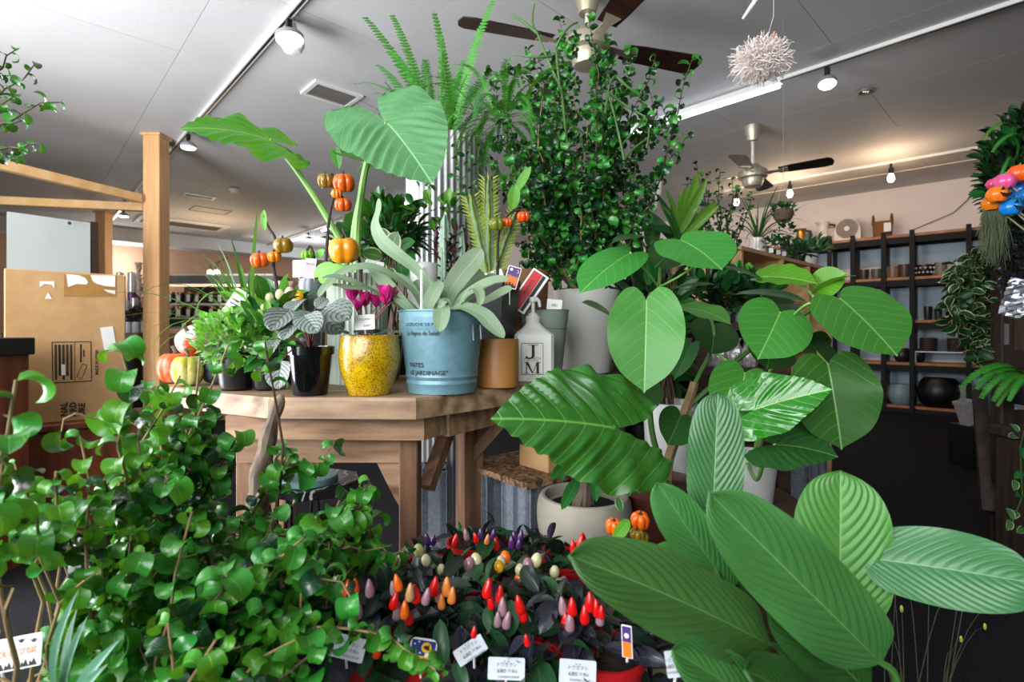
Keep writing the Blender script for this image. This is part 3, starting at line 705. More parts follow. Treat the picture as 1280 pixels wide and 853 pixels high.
for px, py in ((1113, 214), (990, 242)):
    plamp('warm_bulb_light', P(px, py, F*1.74/(413-(195 if px > 1000 else 222)))-V((.1, .12, .16)), 9, (1, .70, .45))
for px, py, pw in ((150, 290, 26), (397, 300, 26), (300, 330, 20), (1034, 100, 1.2), (365, 45, 1)):
    plamp('track_lamp_light', P(px, py+6, F*1.74/(413-py))-V((0, 0, .45)), pw, (.95, .98, 1), .08)
# ------------------------------------------------------------------ shelving on the right wall
def wt(px, d): k = (px-CX)/F; X, Y = W0.x+WN.x*d, W0.y+WN.y*d; return (X-k*Y)/(k*WU.y-WU.x)
def wz(px, py, d): q = on_wall(wt(px, d), d); return H-(py-CY)/F*q.y
DF, DR = .38, .05
sh = thing('shelving_unit', 'black-framed shelving with orange-brown boards along the right wall', 'shelf', on_wall(wt(1120, .2), .2))
M_SHB = wood('shelf_board_wood', '8a5024', 'b3733a', 5, (2, 2, 8), .5, .05)
tA, tB = wt(1330, DF), wt(940, DF)
SZ = {}
for k, (px, py) in enumerate(((1120, 293.5), (1120, 347), (1160, 400), (1150, 454), (1150, 509))):
    z = wz(px, py, DF); SZ[k] = z
    a, b = on_wall(tA, (DF+DR)/2, z-.015), on_wall(tB, (DF+DR)/2, z-.015)
    obj('shelf_board', MB().bar(a, b, DF-DR-.03, .03), M_SHB, sh)
    for dd in (DF-.02, DR): obj('rail', MB().bar(on_wall(tA, dd, z-.07), on_wall(tB, dd, z-.07), .03, .07), M_BLKW, sh)
for px in (1290, 1211, 1140, 1104.5, 1066, 1037, 1008, 980):
    t = wt(px, DF); zt = SZ[0]+.035
    for dd in (DF+.01, DR): q = on_wall(t, dd); obj('upright', MB().box((q.x, q.y, zt/2), (.045, .045, zt), rz=math.atan2(WU.y, WU.x)), M_BLKW, sh)
    for z in (SZ[0]-.07, SZ[2]-.07, SZ[4]+.02): obj('crosspiece', MB().bar(on_wall(t, DF, z), on_wall(t, DR, z), .03, .06), M_BLKW, sh)
M_COOLTINT = plain('cool_daylight_tint', '9fb0bd', .7, var=.06, nscale=3)  # cool daylight on the white wall, painted as blue-grey on added boards
for k in range(4): obj('back_panel', MB().bar(on_wall(tA, .018, (SZ[k]+SZ[k+1])/2+(.04 if k == 0 else -.02)), on_wall(tB, .018, (SZ[k]+SZ[k+1])/2+(.04 if k == 0 else -.02)), .02, SZ[k]-SZ[k+1]-(.28 if k == 0 else .1)), M_COOLTINT, sh)
def shelfpos(px, k, d=.2): return on_wall(wt(px, d), d, SZ[k])
def vessel(name, label, cat, px, k, w_, h_, col, prof='pot', d=.22, **kw):
    c = shelfpos(px, k, d); s = c.y/F; r_ = w_*s/2; h = h_*s; o = thing(name, label, cat, c)
    m = plain('glaze_'+col, col, kw.get('rough', .4), var=kw.get('var', .25), nscale=kw.get('ns', 40))
    pr = {'pot': [(r_*.8, 0), (r_*.86, .01), (r_, h*.97), (r_, h), (r_*.93, h), (r_*.8, h*.3), (.001, h*.28)],
          'round': [(r_*.6, 0), (r_*.85, h*.15), (r_, h*.5), (r_*.9, h*.85), (r_*.7, h), (r_*.62, h), (r_*.8, h*.7), (.001, h*.3)],
          'bowl': [(r_*.6, 0), (r_*.7, h*.1), (r_*.95, h*.6), (r_, h), (r_*.94, h), (r_*.8, h*.5), (.001, h*.25)]}[prof]
    obj('body', MB().lathe(c, pr, 28), m, o, True); return o
for a in (('pot', 'small brown pot on the second shelf, leftmost beside the leaf', 'pot', 1080, 1, 11, 13, '3f2c22'), ('pot', 'grey speckled pot on the second shelf behind an upright', 'pot', 1096, 1, 12, 13, '54504c'),
          ('pot', 'tan patterned pot on the second shelf between the uprights', 'pot', 1116, 1, 14, 15, '8a6f58'), ('pot', 'brown ridged pot on the second shelf just left of an upright', 'pot', 1131, 1, 13, 17, '4a382c'),
          ('pot', 'plain grey pot on the second shelf next to the hanging plant', 'pot', 1176, 1, 13, 17, '7a7266'), ('pot', 'black pot on the middle shelf beside the big round leaf', 'pot', 1160, 2, 9, 17, '141414'), ('pot', 'second black pot on the middle shelf near the hanging plant', 'pot', 1173, 2, 8, 14, '1c2024')): vessel(*a)
o = vessel('bowl', 'black bowl with white dots on the second shelf', 'bowl', 1156, 1, 20, 15, '171a17', 'bowl')
c = BASE[o]
for k in range(26):
    a = 2*PI*k/13+(k//13)*.24; z = .05+.05*(k//13); r_ = .083+.014*(k//13); obj('dot', MB().blob(c+V((r_*math.cos(a), r_*math.sin(a), z)), .011, 6, 4), M_PAPER, o)
for a in (('vase', 'round dark vase on the fourth shelf left of the upright', 'vase', 1128, 3, 18, 17, '1d1a1c', 'round'), ('vase', 'round dark vase on the fourth shelf right of the upright', 'vase', 1147, 3, 16, 17, '17181c', 'round'),
          ('pot', 'pale blue-grey pot on the bottom shelf with saucer', 'pot', 1126, 4, 30, 25, '7f9296', 'round'), ('large_pot', 'very large matt black pot on the bottom shelf', 'pot', 1174, 4, 45, 36, '0a0a0b', 'round'),
          ('pot', 'tan pot on the bottom shelf at its far left', 'pot', 1101, 4, 16, 26, '7d6656', 'pot'), ('pot', 'pale green pot on the bottom shelf just right of the black one', 'pot', 1207, 4, 22, 30, '8b978c', 'pot'),
          ('pot', 'dull blue pot on the bottom shelf behind the white planter', 'pot', 1236, 4, 24, 26, '4a5c6a', 'pot')): vessel(*a, var=.08)
rc = shelfpos(1178, 3, .22); s = rc.y/F; ru = WU
ri = thing('shelf_riser', 'thin white box riser carrying two ribbed pots', 'riser', rc); rw_, rh_ = 41*s*1.25, 14*s
for t_ in (-.5, .5): obj('side', MB().bar(rc+ru*(rw_*t_)+V((0, 0, rh_/2)), rc+ru*(rw_*t_)+V((0, 0, rh_/2))+WN*.14, .012, rh_, ), M_WHITE, ri)
obj('top', MB().bar(rc-ru*rw_*.5+WN*.07+V((0, 0, rh_)), rc+ru*rw_*.5+WN*.07+V((0, 0, rh_)), .14, .012), M_WHITE, ri)
for lab, u in (('left dark ribbed pot on the white riser', .26), ('right dark ribbed pot on the white riser', -.26)):
    c = rc+ru*rw_*u+WN*.07+V((0, 0, rh_+.006)); r_ = 9.3*s; h = 17*s; o = thing('ribbed_pot', lab, 'pot', c)
    pr = [(r_*.85, 0)]+[(r_*(1.0 if i % 2 else .93), h*i/12) for i in range(1, 13)]+[(r_*.8, h), (.001, h*.6)]
    obj('body', MB().lathe(c, pr, 20), plain('ribbed_brown', '33261f', .5, var=.3), o)
# on top of the shelving: box fan, basket, pitchers
c = shelfpos(1060, 0, .2); s = c.y/F; o = thing('box_fan', 'small white box fan on top of the shelving', 'fan', c); MF = Matrix((WU*-1, WN*-1, V((0, 0, 1)))).transposed().to_4x4(); MF.translation = c
hw, hh = 14*s, 28*s
out = [(-hw, 0), (hw, 0), (hw, hh*.5)]+[(hw*.95*math.cos(a), hh*.5+hh*.5*math.sin(a)) for a in [R(x) for x in range(20, 161, 20)]]+[(-hw, hh*.5)]
MU = MF @ Matrix.Rotation(PI/2, 4, 'X')
obj('housing', MB().plate(out, .13, MU @ Matrix.Translation((0, 0, -.06))), plain('fan_cream', 'd9d0c8', .45, var=.04), o, True)
fc = c+V((0, 0, hh*.54))+WN*.072; q = WN.to_track_quat('Z', 'Y').to_matrix()
for k in range(5): 
    r_ = hw*(.25+.14*k); obj('grille_ring', MB().lathe(fc, [(r_, 0), (r_+.007, .004), (r_, .008), (r_-.007, .004), (r_, 0)], 24, M=q), plain('fan_grille', 'a39488' if k < 4 else 'd9d0c8', .5), o, True)
obj('grille_back', MB().lathe(fc-WN*.004, [(hw*.8, 0), (.001, .002)], 24, M=q), plain('fan_dark', 'b7a99e', .6), o); obj('hub', MB().lathe(fc, [(hw*.22, 0), (hw*.2, .02), (.001, .024)], 18, M=q), M_WHITE, o, True)
c = shelfpos(1103, 0, .2); s = c.y/F; o = thing('basket', 'woven tan basket with looped handles and white tag on the shelving', 'basket', c)
M_WICK = NT('wicker'); 
def _w(t):
    v = t.coord('Object'); wv = t.new('ShaderNodeTexWave', bands_direction='Z'); wv.inputs['Scale'].default_value = 28; t.l(v, wv.inputs[0]); wv.inputs['Distortion'].default_value = 3
    t.l(t.ramp(wv.outputs[0], [(.2, srgb('6b4220')), (.8, srgb('a8713a'))]), t.b.inputs['Base Color']); t.b.inputs['Roughness'].default_value = .8; t.bump(wv.outputs[0], .6, .01)
_w(M_WICK); M_WICK = M_WICK.m
r_ = 10.5*s; h = 20*s
obj('body', MB().lathe(c, [(r_*.85, 0), (r_*.9, .01), (r_, h), (r_*.95, h), (r_*.82, .04), (.001, .03)], 24), M_WICK, o, True)
for k in (-1, 1): 
    e = c+WU*(-k*r_*.9)+V((0, 0, h)); obj('handle', MB().tube([e+WN*-.05*1+V((0, 0, -.03)), e+WN*-.045+V((0, 0, .05)), e+V((0, 0, .085)), e+WN*.045+V((0, 0, .05)), e+WN*.05+V((0, 0, -.03))], .012, 8), M_WICK, o, True)
obj('tag', MB().bar(c+WN*(r_+.01)-WU*r_*.6+V((0, 0, h*.3)), c+WN*(r_+.012)-WU*r_*.6+V((0, 0, h*.85)), .07, .006, up=tuple(WN)), M_PAPER, o)
for lab, px, mt, w_, h_ in (('brass pitcher with dark handle on the far shelf top', 1001, plain('brass', 'b98238', .3, .85), 13, 21), ('white enamel pitcher with dark handle on the far shelf top', 1029, plain('white_pitcher', 'ddd3cb', .35), 15, 27)):
    c = shelfpos(px, 0, .2); s = c.y/F; r_ = w_*s/2; h = h_*s; o = thing('pitcher', lab, 'pitcher', c)
    obj('body', MB().lathe(c, [(r_*.95, 0), (r_, .01), (r_*.85, h*.55), (r_*.75, h*.8), (r_*1.0, h), (r_*.95, h), (r_*.7, h*.8), (.001, h*.5)], 24, fr=lambda a, z: 1+(.28*max(0, math.cos(a-PI))**6 if z > h*.9 else 0)), mt, o, True)
    e = V((1, -.25, 0)).normalized(); obj('handle', MB().tube([c+e*r_*.8+V((0, 0, h*.9)), c+e*r_*1.7+V((0, 0, h*.85)), c+e*r_*1.9+V((0, 0, h*.6)), c+e*r_*.95+V((0, 0, h*.25))], .013, 8), plain('dark_handle', '3a2c22', .4), o, True)
c = shelfpos(1041, 0, .2); tag(obj('beaker', MB().lathe(c, [(.06, 0), (.065, .01), (.075, .17), (.07, .17), (.06, .02), (.001, .015)], 18), plain('beaker_grey', 'b9aaa2', .4), org=c, smooth=True), 'pale grey beaker between the white pitcher and the box fan', 'beaker')
for k, (p0, p1, p2) in enumerate(((on_wall(wt(1228, .03), .03, wz(1228, 228, .03)), on_wall(wt(1192, .02), .02, wz(1192, 266, .02)), on_wall(wt(1140, .02), .02, wz(1140, 288, .02))),)):
    o = tag(obj('wall_cable', MB().tube([p0, (p0+p1)/2+V((0, 0, -.02)), p1, (p1+p2)/2, p2], .006, 5), plain('grey_cable', '8a7d76', .6), org=p2), 'thin cable running down the right wall above the shelving', 'cable')
# ------------------------------------------------------------------ the work table
M_TOP = wood('table_top_wood', '6e5039', 'cbab8a', 4, (2, 9, 9), .55, .25, knots=1)
M_TAB = wood('table_beam_wood', '7d5a40', 'd2ab86', 5, (1.2, 9, 9), .6, .25, knots=1)
M_LEG = wood('table_leg_wood', '553726', '9c7454', 5, (9, 9, 1.2), .6, .25, knots=1)
tb = thing('work_table', 'thick-topped rustic wooden table carrying the bucket and yellow pot', 'table', (-.4, 1.5, 0))
xy = lambda q: (q.x, q.y)
out = [xy(T(203, 483)), xy(T(262, 491)), xy(T(335, 497)), xy(T(520, 498)), xy(T(590, 490)), xy(T(640, 484)), xy(T(703, 474)), (.2, 1.6), (.1, 1.78), (-.4, 1.83), (-.8, 1.8), (-.98, 1.6)]
mt = MB(); n = len(out); zz = [(ZT-.044, 1.0), (ZT-.006, 1.0), (ZT, .994)]; cx_, cy_ = -.4, 1.5
for z, k in zz: mt.v += [(cx_+(x-cx_)*k, cy_+(y-cy_)*k, z) for x, y in out]
mt.f += [tuple(range(n-1, -1, -1)), tuple(range(2*n, 3*n))]+[(l*n+i, l*n+(i+1) % n, (l+1)*n+(i+1) % n, (l+1)*n+i) for l in (0, 1) for i in range(n)]; mt.mi = [0]*len(mt.f)
obj('table_top', mt, M_TOP, tb)
obj('front_beam', MB().prism([(-.62, 1.125), (-.188, 1.112), (-.150, 1.19), (-.62, 1.23)], ZT-.096, ZT-.045), M_TAB, tb)
obj('apron', MB().box((-.42, 1.175, .684), (.38, .035, .058)), M_TAB, tb)
obj('side_apron', MB().bar(V((-.165, 1.21, .735)), V((.11, 1.62, .735)), .05, .06), M_TAB, tb)
obj('back_apron', MB().bar(V((-.85, 1.7, .735)), V((.05, 1.72, .735)), .05, .06), M_TAB, tb)
obj('leg', MB().box((P(512, 0, 1.165).x, 1.175, .355), (.042, .05, .71), bev=.003), M_LEG, tb)
obj('leg', MB().box((-.6, 1.2, .355), (.05, .05, .71), bev=.003), M_LEG, tb)
obj('leg', MB().box((P(587, 0, 1.5).x, 1.5, .355), (.062, .062, .71), rz=.5, bev=.003), M_LEG, tb)
obj('leg', MB().box((-.75, 1.7, .355), (.06, .06, .71), bev=.003), M_LEG, tb)
xl = P(512, 0, 1.165).x
def brace(pts, y, th): return obj('brace', MB().plate(pts, th, Matrix(((1, 0, 0, 0), (0, 0, 1, y), (0, 1, 0, 0), (0, 0, 0, 1)))), M_TAB, tb)
brace([(xl-.02, .656), (xl-.075, .656), (xl-.06, .625), (xl-.035, .575), (xl-.02, .55)], 1.165, .03)
obj('brace', MB().bar(V((-.2, 1.22, .58)), V((-.16, 1.32, .705)), .03, .03), M_LEG, tb)
obj('brace', MB().bar(V((-.122, 1.49, .58)), V((-.02, 1.47, .70)), .03, .03), M_LEG, tb)
# stool with marbled top and round lid
c = P(394, 600, 1.3); st = thing('stool', 'black marbled-top stool with hairpin legs under the table', 'stool', (c.x, c.y, 0)); zt = c.z
M_MARB = NT('black_marble')
def _m(t):
    v = t.coord('Object'); n = t.noise(v, 14, 6, .7); w_ = t.new('ShaderNodeTexWave'); t.l(v, w_.inputs[0]); w_.inputs['Scale'].default_value = 9; w_.inputs['Distortion'].default_value = 14; w_.inputs['Detail'].default_value = 4
    t.l(t.ramp(w_.outputs[0], [(.0, srgb('171517')), (.86, srgb('201d1e')), (.95, srgb('b8b4b4'))]), t.b.inputs['Base Color']); t.b.inputs['Roughness'].default_value = .3
_m(M_MARB); M_MARB = M_MARB.m
obj('seat', MB().lathe((c.x, c.y, zt-.022), [(.105, 0), (.112, .004), (.112, .02), (.108, .022)], 8), M_MARB, st)
for k in range(4):
    a = PI/4+k*PI/2; q = V((c.x+.08*math.cos(a), c.y+.08*math.sin(a), zt-.022)); f = V((c.x+.11*math.cos(a), c.y+.11*math.sin(a), .004)); u = V((-math.sin(a), math.cos(a), 0))*.03
    obj('leg', MB().tube([q-u, f-u*.2, f+u*.2, q+u], .005, 6), M_BLACK, st)
lc = V((c.x-.005, c.y-.02, zt)); tag(obj('round_lid', MB().lathe(lc, [(.062, 0), (.066, .003), (.066, .014), (.063, .017), (.001, .0175)], 30), plain('teal_enamel', '5f8688', .35, var=.08), org=lc, smooth=True), 'blue-green round enamel lid lying on the marbled stool', 'tray')  # loose round lid resting on the seat
# ------------------------------------------------------------------ bucket
M_BUCK = plain('blue_zinc', '6f97a6', .42, .2, var=.09, nscale=60, bump=.05)
M_PRINT = plain('dark_print', '27383f', .6, var=0)
bc = V((P(552.5, 0, 1.19).x, 1.19, ZT+.001)); k = 1.19/F
rb, rt, bh = 41.5*k, 53*k, 98*k
bu_ = thing('metal_bucket', 'dusty blue metal bucket with French lettering and silvery strap-leaved fern', 'potted plant', bc)
pr = []
for i in range(25):
    f = i/24; r_ = rb+(rt-rb)*(f*.98+.02*f); z = bh*f
    if i in (3, 5): r_ += .0022
    if i in (4,): r_ -= .0005
    if i in (20, 22): r_ += .0018
    pr.append((r_, z))
obj('pail', MB().lathe(bc, [(rb*.93, 0), (rb*.97, .001)]+pr+[(rt+.003, bh+.001), (rt+.003, bh+.004), (rt-.001, bh+.004), (rt-.004, bh-.01), (rt-.008, bh*.84), (.001, bh*.84)], 56), M_BUCK, bu_, True)
obj('soil', MB().lathe(bc+V((0, 0, bh*.86)), [(rt*.9, 0), (.001, .012)], 20), SOIL, bu_, True)
rf = lambda z: rb+(rt-rb)*max(0, min(1, (z-bc.z)/bh))+.0008
AF = -PI/2-math.atan2(-bc.x, bc.y)*1.0                       # direction towards the eye
AF = math.atan2(-bc.y, -bc.x)
for s, dx, y, size, fit in (('LOZEUCHE DE PARIS', -24, 406, .0095, .092), ('La Rayon de Soleil', -25, 417, .0135, .080), ('FAITES', -33, 457.5, .0135, .040), ('LE JARDINAGE"', -18, 467.5, .0135, .092)):
    z = H-(y-CY)/F*(bc.y-rt*.95); lettering(bu_, s, size, None, M_PRINT, wrap=(bc, rf, AF+dx*k/rf(z), z), fit=fit, bold=.0002)
for sg in (1,):
    a = AF+.82; e = lambda z, o: V((bc.x+(rf(z)+o)*math.cos(a), bc.y+(rf(z)+o)*math.sin(a), z)); tgv = V((-math.sin(a), math.cos(a), 0))*.013
    z1, z2 = bc.z+bh*.84, bc.z+bh*.66
    obj('handle', MB().tube([e(z1, 0)-tgv, e(z1, .008)-tgv, e(z2, .014)-tgv, e(z2, .014)+tgv, e(z1, .008)+tgv, e(z1, 0)+tgv], .0025, 8), plain('zinc_handle', '8c9598', .3, .8), bu_, True)
# yellow glazed pot
M_YEL = NT('yellow_glaze')
def _y(t):
    v = t.coord('Object'); n = t.noise(v, 300, 2, .8); n2 = t.noise(v, 30, 4)
    c1_ = t.ramp(n2, [(.3, srgb('b58a06')), (.7, srgb('d9b414'))]); sp_ = t.math('GREATER_THAN', n, .555)
    t.l(t.mix(t.math('MULTIPLY', sp_, .8), c1_, srgb('5a3c05')), t.b.inputs['Base Color']); t.b.inputs['Roughness'].default_value = .22; t.b.inputs['Coat Weight'].default_value = .5
    t.bump(t.math('ADD', n, t.math('MULTIPLY', n2, .6)), .25, .003)
_y(M_YEL); M_YEL = M_YEL.m
yc = V((P(462, 0, 1.14).x, 1.14, ZT+.001)); k = 1.14/F; yh = 73*k
yp = thing('yellow_pot', 'speckled yellow glazed pot holding a magenta cyclamen', 'potted plant', yc)
prw = [(25, 0), (25.5, .02), (30.5, .2), (35.3, .42), (37.2, .62), (36.5, .8), (35, .95), (35.2, 1), (32.5, 1), (31.5, .9), (30, .8), (.1, .8)]
obj('pot', MB().lathe(yc, [(a*k*(1+.004*(i % 2)), b*yh) for i, (a, b) in enumerate(smooth_pts(prw[:8], 4)+prw[8:])], 44), M_YEL, yp, True)
obj('soil', MB().lathe(yc+V((0, 0, yh*.85)), [(30*k, 0), (.001, .006)], 18), SOIL, yp, True)
# black plastic pot with peperomia
kc = V((P(388, 0, 1.13).x, 1.13, ZT+.001)); k = 1.13/F
kp = potted('peperomia', 'silver-veined peperomia in a glossy black plastic pot', 'potted plant', kc, [(20*k, 0), (21*k, .003), (26*k, 50*k), (28.5*k, 50*k), (29*k, 60*k), (27*k, 60*k), (25*k, 50*k), (.001, 50*k)], plain('gloss_black_pot', '0c0d10', .15, var=.05, coat=.4), soil_z=.9)
# turned wooden pot
wc = V((P(622, 0, 1.285).x, 1.285, ZT+.001)); k = 1.285/F
M_TURN = wood('turned_wood', '94602c', 'c48a4c', 5, (2, 2, .6), .45, .1)
wp = thing('wooden_pot', 'plain turned brown wooden pot right of the blue bucket', 'pot', wc)
obj('pot', MB().lathe(wc, [(25*k, 0), (26.5*k, .002), (26.5*k, 58*k), (26*k, 59.5*k), (23*k, 59.5*k), (22.5*k, 45*k), (.001, 44*k)], 36), M_TURN, wp, True)
# dark tapered pot standing in the wooden pot's back
dc = V((P(616, 0, 1.42).x, 1.42, ZT+.001)); k = 1.42/F
dp = thing('dark_pot', 'tall dark square plastic pot behind the turned wooden pot', 'pot', dc)
obj('pot', MB().lathe(dc, [(26*k, 0), (36*k, 118*k), (37*k, 118*k), (37*k, 126*k), (34*k, 126*k), (32*k, 110*k), (.001, 110*k)], 4, M=Matrix.Rotation(.35, 3, 'Z')), plain('dark_grey_plastic', '191a1c', .4, var=.1), dp)
obj('soil', MB().lathe(dc+V((0, 0, 112*k)), [(31*k, 0), (.001, .006)], 4, M=Matrix.Rotation(.35, 3, 'Z')), SOIL, dp)
# pump bottle
jc = V((P(666.5, 0, 1.44).x, 1.44, ZT+.001)); k = 1.44/F
M_BOT = plain('white_bottle_plastic', 'd3d3cf', .35, var=.02)
jb = thing('pump_bottle', 'white square pump bottle lettered J M', 'bottle', jc)
def sq(hw_, z, b=.14, hd=None):
    h_ = hw_; c_ = h_*b; hd = hd or h_
    return [(x, y, z) for x, y in ((h_-c_, -hd), (h_, -hd+c_), (h_, hd-c_), (h_-c_, hd), (-h_+c_, hd), (-h_, hd-c_), (-h_, -hd+c_), (-h_+c_, -hd))]
secs = [(22, 0), (24, 1.5), (24, 55.5), (23, 58), (18, 62), (13, 66), (10, 69), (8.7, 71)]
ab = math.atan2(jc.x, jc.y)*-1+.06; RB = Matrix.Rotation(ab, 3, 'Z'); mbx = MB()
mbx.v = [tuple(jc+RB @ V(q)) for hw_, z in secs for q in sq(hw_*k, z*k, .16 if z < 59 else .3)]
m8 = len(secs); mbx.f = [tuple(range(7, -1, -1)), tuple((m8-1)*8+i for i in range(8))]+[(l*8+i, l*8+(i+1) % 8, (l+1)*8+(i+1) % 8, (l+1)*8+i) for l in range(m8-1) for i in range(8)]; mbx.mi = [0]*len(mbx.f)
obj('body', mbx, M_BOT, jb, True, angle=25)
obj('collar', MB().lathe(jc, [(9*k, 71*k), (9.2*k, 72*k), (9.2*k, 80*k), (6*k, 81*k), (6*k, 83*k), (4*k, 84*k), (2.3*k, 85*k), (2.3*k, 97*k), (.001, 97*k)], 20), M_BOT, jb, True)
ph = obj('pump_head', MB().lathe(jc, [(2*k, 97*k), (4.5*k, 98*k), (5*k, 101*k), (4.5*k, 104*k), (.001, 104.5*k)], 14), M_BOT, jb, True)
nd = RB @ V((1, -.5, 0)).normalized(); p0 = jc+V((0, 0, 101.5*k)); obj('nozzle', MB().tube([p0, p0+nd*5*k, p0+nd*8*k-V((0, 0, 3*k)), p0+nd*9*k-V((0, 0, 10*k))], [2.6*k, 2.6*k, 2.2*k, 1.8*k], 8), M_BOT, ph, True)
fn = RB @ V((0, -1, 0)); fx = RB @ V((1, 0, 0))
def onb(dx, dz): return jc+fn*(24.15*k)+fx*(dx*k)+V((0, 0, dz*k))
MJ = Matrix((fx, V((0, 0, 1)), fn)).transposed().to_4x4()
def btext(s, dx, dz, size, fit=None):
    M = MJ.copy(); M.translation = onb(dx, dz); lettering(jb, s, size, M, M_INK, fit=fit)

def glyph(polys, x0, z0, w_, h_):
    for i_, pl_ in enumerate(polys):
        M = MJ.copy(); M.translation = onb(x0, z0); obj('letter_stroke', MB().plate([((x-.5)*w_*k, (y-.5)*h_*k) for x, y in pl_], .0006, M @ Matrix.Translation((0, 0, .0002*i_))), M_INK, jb)
glyph([[(.46, .1), (.66, .1), (.66, 1), (.46, 1)], [(.2, .95), (.92, .95), (.92, 1), (.2, 1)], [(.66, .12), (.6, .0), (.42, -.1), (.18, -.1), (.02, 0), (.02, .1), (.14, .12), (.2, .0), (.36, -.03), (.46, .12)]], -2.5, 37.5, 17, 15.5)
glyph([[(.1, 0), (.16, 0), (.16, 1), (.1, 1)], [(.76, 0), (.92, 0), (.92, 1), (.76, 1)], [(.06, 1), (.24, 1), (.56, .02), (.48, .02)], [(.78, 1), (.84, 1), (.54, .02), (.5, .02)], [(-.04, 0), (.3, 0), (.3, .045), (-.04, .045)], [(.64, 0), (1.04, 0), (1.04, .045), (.64, .045)], [(-.04, .955), (.14, .955), (.14, 1), (-.04, 1)], [(.84, .955), (1.04, .955), (1.04, 1), (.84, 1)]], -2.5, 17.5, 19, 14)
btext('JAMES MARTIN', -2.5, 28.5, .0085, fit=.045); btext('FRESH SANITIZER', -2.5, 26, .0042); btext('SPRAY', -2.5, 8.5, .0042); btext('FOR FOOD', -2.5, 6.3, .004); btext('ALCOHOL CLEAN', -2.5, 4, .004)
fl = MB()
for x in (-15.5, 10.5): fl.box(onb(x, 28), (.0013, .0008, 38*k), rz=ab)
for z in (9.2, 47): fl.box(onb(-2.5, z), (26*k, .0008, .0013), rz=ab)
obj('printed_frame', fl, M_INK, jb)
# grey-green conical pot behind the bottle, white pot of the curly tree
gc = V((P(681, 0, 1.56).x, 1.56, ZT+.001)); k = 1.56/F
M_GG = plain('grey_green_plastic', '8b9a8c', .5, var=.05); gp = potted('grey_green_pot', 'pale grey-green tapered pot behind the pump bottle', 'pot', gc, [(20*k, 0), (21*k, .003), (30*k, 82*k), (31*k, 83*k), (29.5*k, 83*k), (26*k, 60*k), (.001, 60*k)], M_GG, soil_z=.74)
# small pots at the back of the table
def backpot(name, label, px, py, Y, w_, h_, mat, rib=0, top=1.12, soil=True):
    q = P(px, py-h_, Y); k = Y/F; r_ = w_/2*k; h = q.z-ZT; c = V((q.x, q.y, ZT+.001))
    o = thing(name, label, 'pot', c)
    pr = [(r_/top, 0), (r_/top+.001, .002), (r_, h-.002), (r_, h), (r_-.004, h), (r_-.006, h*.85), (.001, h*.85)]
    if rib == 2: pr = [(r_/top, 0)]+[(r_/top+(r_-r_/top)*i/16+(.0025 if i % 2 else 0), h*i/16) for i in range(1, 17)]+[(r_-.005, h), (.001, h*.8)]
    obj('pot', MB().lathe(c, pr, 72 if rib == 1 else 30, fr=(lambda a, z: 1+.025*math.cos(a*36)) if rib == 1 else None), mat, o, rib != 1)
    if soil: obj('soil', MB().lathe(c+V((0, 0, h*.86)), [(r_*.9, 0), (.001, .005)], 16), SOIL, o, True)
    return o
M_RIB = plain('ribbed_sage', 'a8b4a8', .5, var=.04)
rp = backpot('ribbed_pot', 'vertically ribbed pale sage pot under the large squash', 447, 447, 1.38, 74, 102, M_RIB, 1, 1.1)
bp2 = backpot('ridged_pot', 'small grey ridged metal pot holding a pink price card', 388, 404, 1.42, 27, 54, plain('ridged_zinc', '7c828a', .35, .5), 2)
bp3 = backpot('white_pot', 'plain white cylindrical pot with a lettered strip behind the silver fern', 528, 410, 1.5, 36, 80, M_WHITE, 0, 1.05)
bp4 = backpot('brown_paper_pot', 'brown paper-wrapped pot right of the spiny yellow cactus', 655, 440, 1.7, 62, 100, plain('kraft_paper', '8a6242', .8, bump=.3), 0, 1.2)
bp5 = backpot('tan_pot', 'tan pot under the purple-leaved cactus', 572, 440, 1.62, 56, 92, plain('tan_clay', 'a58467', .7), 0, 1.15)
# tags
def card(label, px, py, Y, w_, h_, roll, mat, n=(0, -1, .1), lines=(), cat='plant tag', name='plant_tag', th=.0012, stake=0, extra=None, r=.08):
    k = Y/F; c = P(px, py, Y); o = thing(name, label, cat, c); M = facing(c, n, roll)
    obj('card', MB().plate(rrect(w_*k, h_*k, r), th, M), mat, o)
    if stake: e = M @ V((0, -h_*k*.45, 0)); obj('stake', MB().tube([e, e-V((0, -.004, stake*k))], .0016, 6), M_WHITE, o)
    for s, dx, dy, size, fit in lines:
        lettering(o, s, size*k, M @ Matrix.Translation((dx*k, dy*k, th+.0004)), M_INK, fit=fit*k if fit else None)
    if extra: extra(o, M @ Matrix.Translation((0, 0, th+.0003)), k)
    return o
def shape_on(o, M, k, pts, mat, name='print', th=.0004): obj(name, MB().plate([(x*k, y*k) for x, y in pts], th, M), mat, o)
C_PUR = plain('print_purple', '4a2a78', .5, var=.1); C_ORA = plain('print_orange', 'e8701c', .5, var=.15); C_YEL = plain('print_yellow', 'f3c21c', .5, var=.05); C_BLU = plain('print_blue', '22388c', .5, var=.1); C_RED = plain('print_red', 'c01a24', .5, var=.05); C_WHI = plain('print_white', 'f2f2f0', .5, var=0)
def disc(x, y, r, n=12): return [(x+r*math.cos(2*PI*i/n), y+r*math.sin(2*PI*i/n)) for i in range(n)]
def moon(x, y, r): return [(x+r*math.cos(R(a)), y+r*math.sin(R(a))) for a in range(-120, 121, 24)]+[(x-.1*r+.75*r*math.cos(R(a)), y+.75*r*math.sin(R(a))) for a in range(110, -111, -22)]
